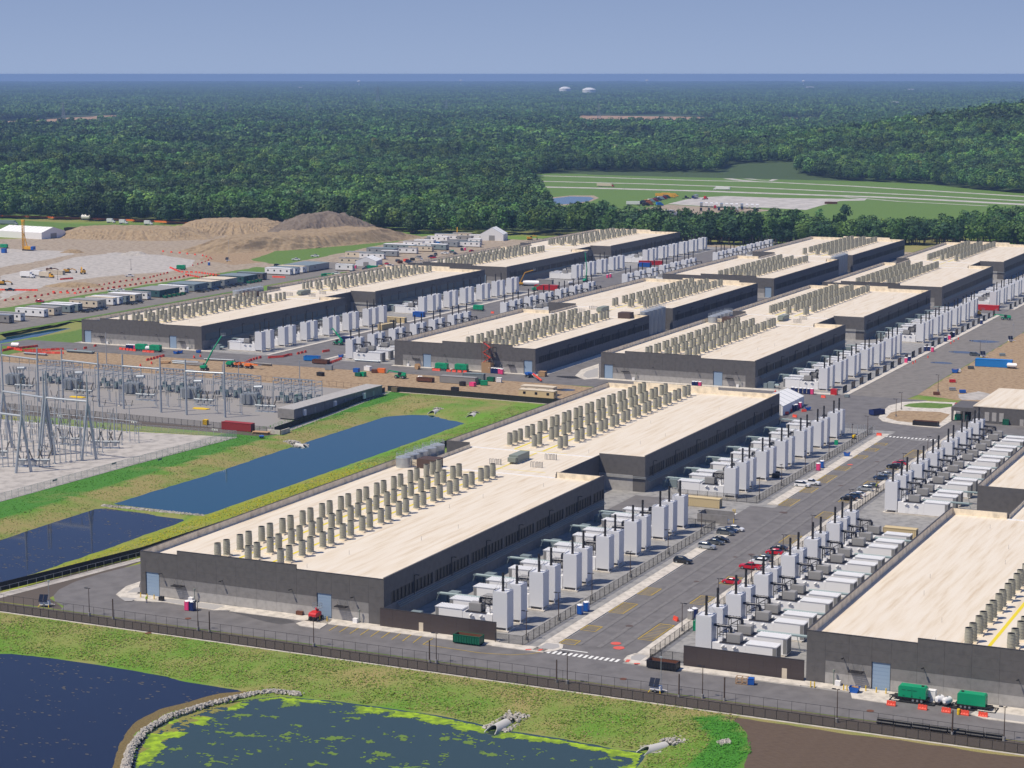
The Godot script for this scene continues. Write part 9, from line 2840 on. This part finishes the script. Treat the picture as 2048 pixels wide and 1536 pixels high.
func forest():
	var r := RandomNumberGenerator.new()
	r.seed = 21
	var clear := PackedVector2Array()
	for p in CLEAR:
		clear.append(Vector2(p.x, p.z))
	var fields := []
	for f in FIELDS:
		var pk := PackedVector2Array()
		for p in f:
			pk.append(Vector2(p.x, p.z))
		fields.append(pk)
	var front := PackedVector2Array()
	for p in EDGE:
		front.append(Vector2(p.x, p.z))
	front.append(Vector2(4000, -1000))
	front.append(Vector2(0, 400))
	front.append(Vector2(-4000, -1000))
	var tints := [Color(0.050, 0.125, 0.034), Color(0.075, 0.175, 0.036), Color(0.036, 0.098, 0.040), Color(0.105, 0.20, 0.040), Color(0.060, 0.140, 0.046), Color(0.044, 0.115, 0.030)]
	var near := []
	var mid := []
	for i in 6:
		near.append(crown(100 + i, 420, 0.62, tints[i], [1.0, 1.1, 0.9, 1.0, 1.2, 0.85][i]))
		mid.append(crown(200 + i, 130, 1.15, tints[i], [1.0, 1.1, 0.9, 1.0, 1.2, 0.85][i]))
	var tb := MB.new()
	tb.tube(Vector3(0, -0.5, 0), Vector3(0.1, 5.0, 0.05), 0.34, 7, 0.2)
	tb.tube(Vector3(0.1, 5.0, 0.05), Vector3(0.0, 9.5, 0.2), 0.2, 6, 0.08)
	for k in 5:
		var a := k * 1.26
		tb.tube(Vector3(0.08, 3.4 + k * 0.7, 0.05), Vector3(cos(a) * 2.4, 6.0 + k * 0.8, sin(a) * 2.4), 0.13, 5, 0.05)
	var trunk := tb.done()
	# sample the woods in rings round the viewpoint, as dense as real woods
	var a0 := deg_to_rad(24.89 - 15.6)
	var a1 := deg_to_rad(24.89 + 15.6)
	var spots := []
	for ring in [[1500.0, 3300.0, 62.0], [3300.0, 6000.0, 110.0]]:
		var area: float = (a1 - a0) / 2.0 * (ring[1] * ring[1] - ring[0] * ring[0])
		for i in int(area / ring[2]):
			var d := sqrt(lerpf(ring[0] * ring[0], ring[1] * ring[1], r.randf()))
			var a := r.randf_range(a0, a1)
			var p := Vector2(-sin(a) * d, -cos(a) * d)
			if inside(p, front) or inside(p, clear):
				continue
			var skip := false
			for f in fields:
				if inside(p, f):
					skip = true
			# irregular glades
			if noise.get_noise_2d(p.x * 0.9 + 300.0, p.y * 0.9) > 0.46 and r.randf() < 0.7:
				skip = true
			if not skip:
				spots.append([d, p])
	# a few single trees on the meadow
	for q in [Vector3(-626.6, 0, -1567.0), Vector3(-625.1, 0, -1580.1), Vector3(-503.2, 0, -1624.3), Vector3(-476.8, 0, -1636.5), Vector3(-633.4, 0, -1563.9), Vector3(-467.3, 0, -1678.7), Vector3(-922.7, 0, -2055.9), Vector3(-922.1, 0, -2034.4)]:
		spots.append([q.length(), Vector2(q.x, q.z)])
	spots.sort_custom(func(x, y): return x[0] < y[0])
	var tf := [[], [], [], [], [], []]
	var cs := [[], [], [], [], [], []]
	var tm := [[], [], [], [], [], []]
	var cm := [[], [], [], [], [], []]
	var single := 0
	var firsts := []
	for s in spots:
		var p: Vector2 = s[1]
		var y := height(p.x, -p.y)
		var g := noise.get_noise_2d(p.x * 0.7, p.y * 0.7)
		var k := (int(absf(noise.get_noise_2d(p.x * 3.0, p.y * 3.0)) * 14.0) + r.randi() % 3) % 6
		var sc := r.randf_range(0.8, 1.3) * (1.22 + 0.4 * g)
		if s[0] > 3800.0:
			for f in fields:
				for w in [1.03, 1.06, 1.09, 1.12, 1.15]:
					if inside(p * w, f):
						sc *= 0.3 if w < 1.05 else 0.62
		elif s[0] < 2400.0 and p.y < -1500.0 and inside(p * 1.03, clear):
			sc *= 0.8
		var basis := Basis(Vector3.UP, r.randf() * TAU).scaled(Vector3(sc * r.randf_range(1.0, 1.35), sc, sc * r.randf_range(1.0, 1.35)))
		var at := Vector3(p.x, y, p.y)
		if single < 300 and seen(at, -4.0):
			var t := Node3D.new()
			t.name = numbered("deciduous_tree")
			add_child(t)
			t.transform = Transform3D(basis, at)
			tag(t, "leafy tree", "tree", "trees at the front edge of the woods")
			firsts.append([p.x / p.y, t])
			part(t, "trunk", trunk, M.trunk)
			part(t, "crown", near[k], M.leaf)
			single += 1
			continue
		var c := Color(1, 1, 1) * r.randf_range(0.7, 1.25) * (1.2 + 1.1 * noise.get_noise_2d(p.x * 0.35 + 77.0, p.y * 0.5) + 0.5 * noise.get_noise_2d(p.x * 1.7, p.y * 1.7))
		c.r *= r.randf_range(0.9, 1.25)
		if r.randf() < 0.006:
			c = Color(2.6, 1.5, 2.2)
		c.a = 1.0
		if s[0] < 3000.0:
			tf[k].append(Transform3D(basis, at)); cs[k].append(c)
		else:
			var b2 := basis.scaled(Vector3.ONE * 1.12)
			tm[k].append(Transform3D(b2, at)); cm[k].append(c)
	firsts.sort_custom(func(x, y): return x[0] > y[0])
	for i in firsts.size():
		firsts[i][1].set_meta("label", "leafy green tree at the woods' front edge, %s from the left" % nth(i))
	for k in 6:
		scatter("woodland", "dense green woods behind the data halls", near[k], M.leaf, tf[k], cs[k])
		scatter("woodland", "green woods in the middle distance", mid[k], M.leaf, tm[k], cm[k])
	# beyond six kilometres: groves of many crowns each
	var groves := []
	for v in 4:
		var b := MB.new()
		var q := RandomNumberGenerator.new()
		q.seed = 300 + v
		for c in 40:
			var o := Vector3(q.randf_range(-40, 40), 0, q.randf_range(-40, 40))
			var rad := q.randf_range(4.5, 7.5)
			var top := q.randf_range(13.0, 20.0)
			var tint: Color = tints[q.randi() % 6]
			for i in 26:
				var d := Vector3(q.randfn(), absf(q.randfn()) * 0.9, q.randfn()).normalized()
				var p := o + Vector3(d.x * rad, top - rad + d.y * rad, d.z * rad)
				var n := (d + Vector3(q.randfn(), q.randfn(), q.randfn()) * 0.3).normalized()
				var u := n.cross(Vector3(q.randfn(), q.randfn(), q.randfn())).normalized()
				var w := n.cross(u)
				var s := q.randf_range(1.8, 3.4)
				var cc := tint * q.randf_range(0.7, 1.35)
				b.col = Color(cc.r, cc.g, cc.b)
				b.tri(p - u * s - w * s * 0.5, p + u * s - w * s * 0.6, p + w * s, n, n, n)
		groves.append(b.done())
	var tg := [[], [], [], []]
	var cg := [[], [], [], []]
	var area := (a1 - a0) / 2.0 * (30000.0 * 30000.0 - 6000.0 * 6000.0)
	for i in int(area / 5200.0):
		var d := sqrt(lerpf(6000.0 * 6000.0, 30000.0 * 30000.0, r.randf()))
		var a := r.randf_range(a0, a1)
		var p := Vector2(-sin(a) * d, -cos(a) * d)
		if noise.get_noise_2d(p.x * 0.12 + 900.0, p.y * 0.12) > 0.40:
			continue
		var skip := false
		for f in fields:
			if inside(p, f):
				skip = true
		if skip:
			continue
		var k := r.randi() % 4
		var c := Color(1, 1, 1) * r.randf_range(0.75, 1.25) * (1.0 + 0.5 * noise.get_noise_2d(p.x * 0.3, p.y * 0.3))
		c.a = 1.0
		var rise := 26.0 * maxf(0.0, noise.get_noise_2d(p.x * 0.06, p.y * 0.06))
		tg[k].append(Transform3D(Basis(Vector3.UP, r.randf() * TAU).scaled(Vector3(1.1, r.randf_range(0.85, 1.15) + rise / 40.0, 1.1)), Vector3(p.x, 0.0, p.y)))
		cg[k].append(c)
	for k in 4:
		scatter("woodland", "hazy blue-green woods towards the horizon", groves[k], M.leaf, tg[k], cg[k])

func plants():
	# grass tufts and weeds on the banks
	var r := RandomNumberGenerator.new()
	r.seed = 5
	var b := MB.new()
	for i in 7:
		var a := i * 0.9
		var e := Vector3(cos(a), 0, sin(a))
		var u := Vector3(-e.z, 0, e.x) * 0.1
		b.tri(e * 0.05 - u, e * 0.05 + u, e * r.randf_range(0.3, 0.55) + Vector3(0, r.randf_range(0.35, 0.8), 0), (Vector3.UP + e * 0.5).normalized(), (Vector3.UP + e * 0.5).normalized(), Vector3.UP)
	var mesh := b.done()
	var tf := []
	var cs := []
	for i in 90000:
		var x: float
		var v: float
		var k := i % 9
		if k < 6:
			x = r.randf_range(-318.0, -112.0)
			v = r.randf_range(322.0, 368.0)
		elif k < 8:
			x = r.randf_range(-382.0, -350.0 if i % 2 else -306.0)
			v = r.randf_range(400.0, 700.0)
		else:
			x = r.randf_range(-320.0, -305.5)
			v = r.randf_range(385.0, 690.0)
			if x > -306.8 - maxf(0.0, 432.0 - v) * 0.24:
				continue
		var h := height(x, v)
		if h < WL + 0.12 or (k < 6 and x > -121.0 and not inside(Vector2(x, -v), LAWN)):
			continue
		var n := noise.get_noise_2d(x * 10.0, v * 10.0)
		if n < -0.3 and r.randf() < 0.5:
			continue
		var s := r.randf_range(0.25, 0.62) * (1.0 + 0.5 * n)
		tf.append(Transform3D(Basis(Vector3.UP, r.randf() * TAU).scaled(Vector3(s, s * r.randf_range(0.5, 1.1), s)), Vector3(x, h - 0.03, -v)))
		var c := Color(0.14, 0.28, 0.025).lerp(Color(0.26, 0.34, 0.05), r.randf())
		if r.randf() < 0.22:
			c = Color(0.36, 0.30, 0.14)
		elif r.randf() < 0.12:
			c = Color(0.05, 0.11, 0.016)
		if k == 8 and v < 570.0 and r.randf() < 0.55:
			c = Color(0.55, 0.48, 0.01)
		if x > -150.0 and k < 6 and inside(Vector2(x, -v), LAWN):
			c = Color(0.06, 0.24, 0.016) * r.randf_range(0.7, 1.5)
		if k in [6, 7] and x < -369.0:
			c = Color(0.07, 0.24, 0.018)
		cs.append(c)
	scatter("grass_tufts", "tufts of grass and weeds on the pond and canal banks", mesh, M.tuft, tf, cs)
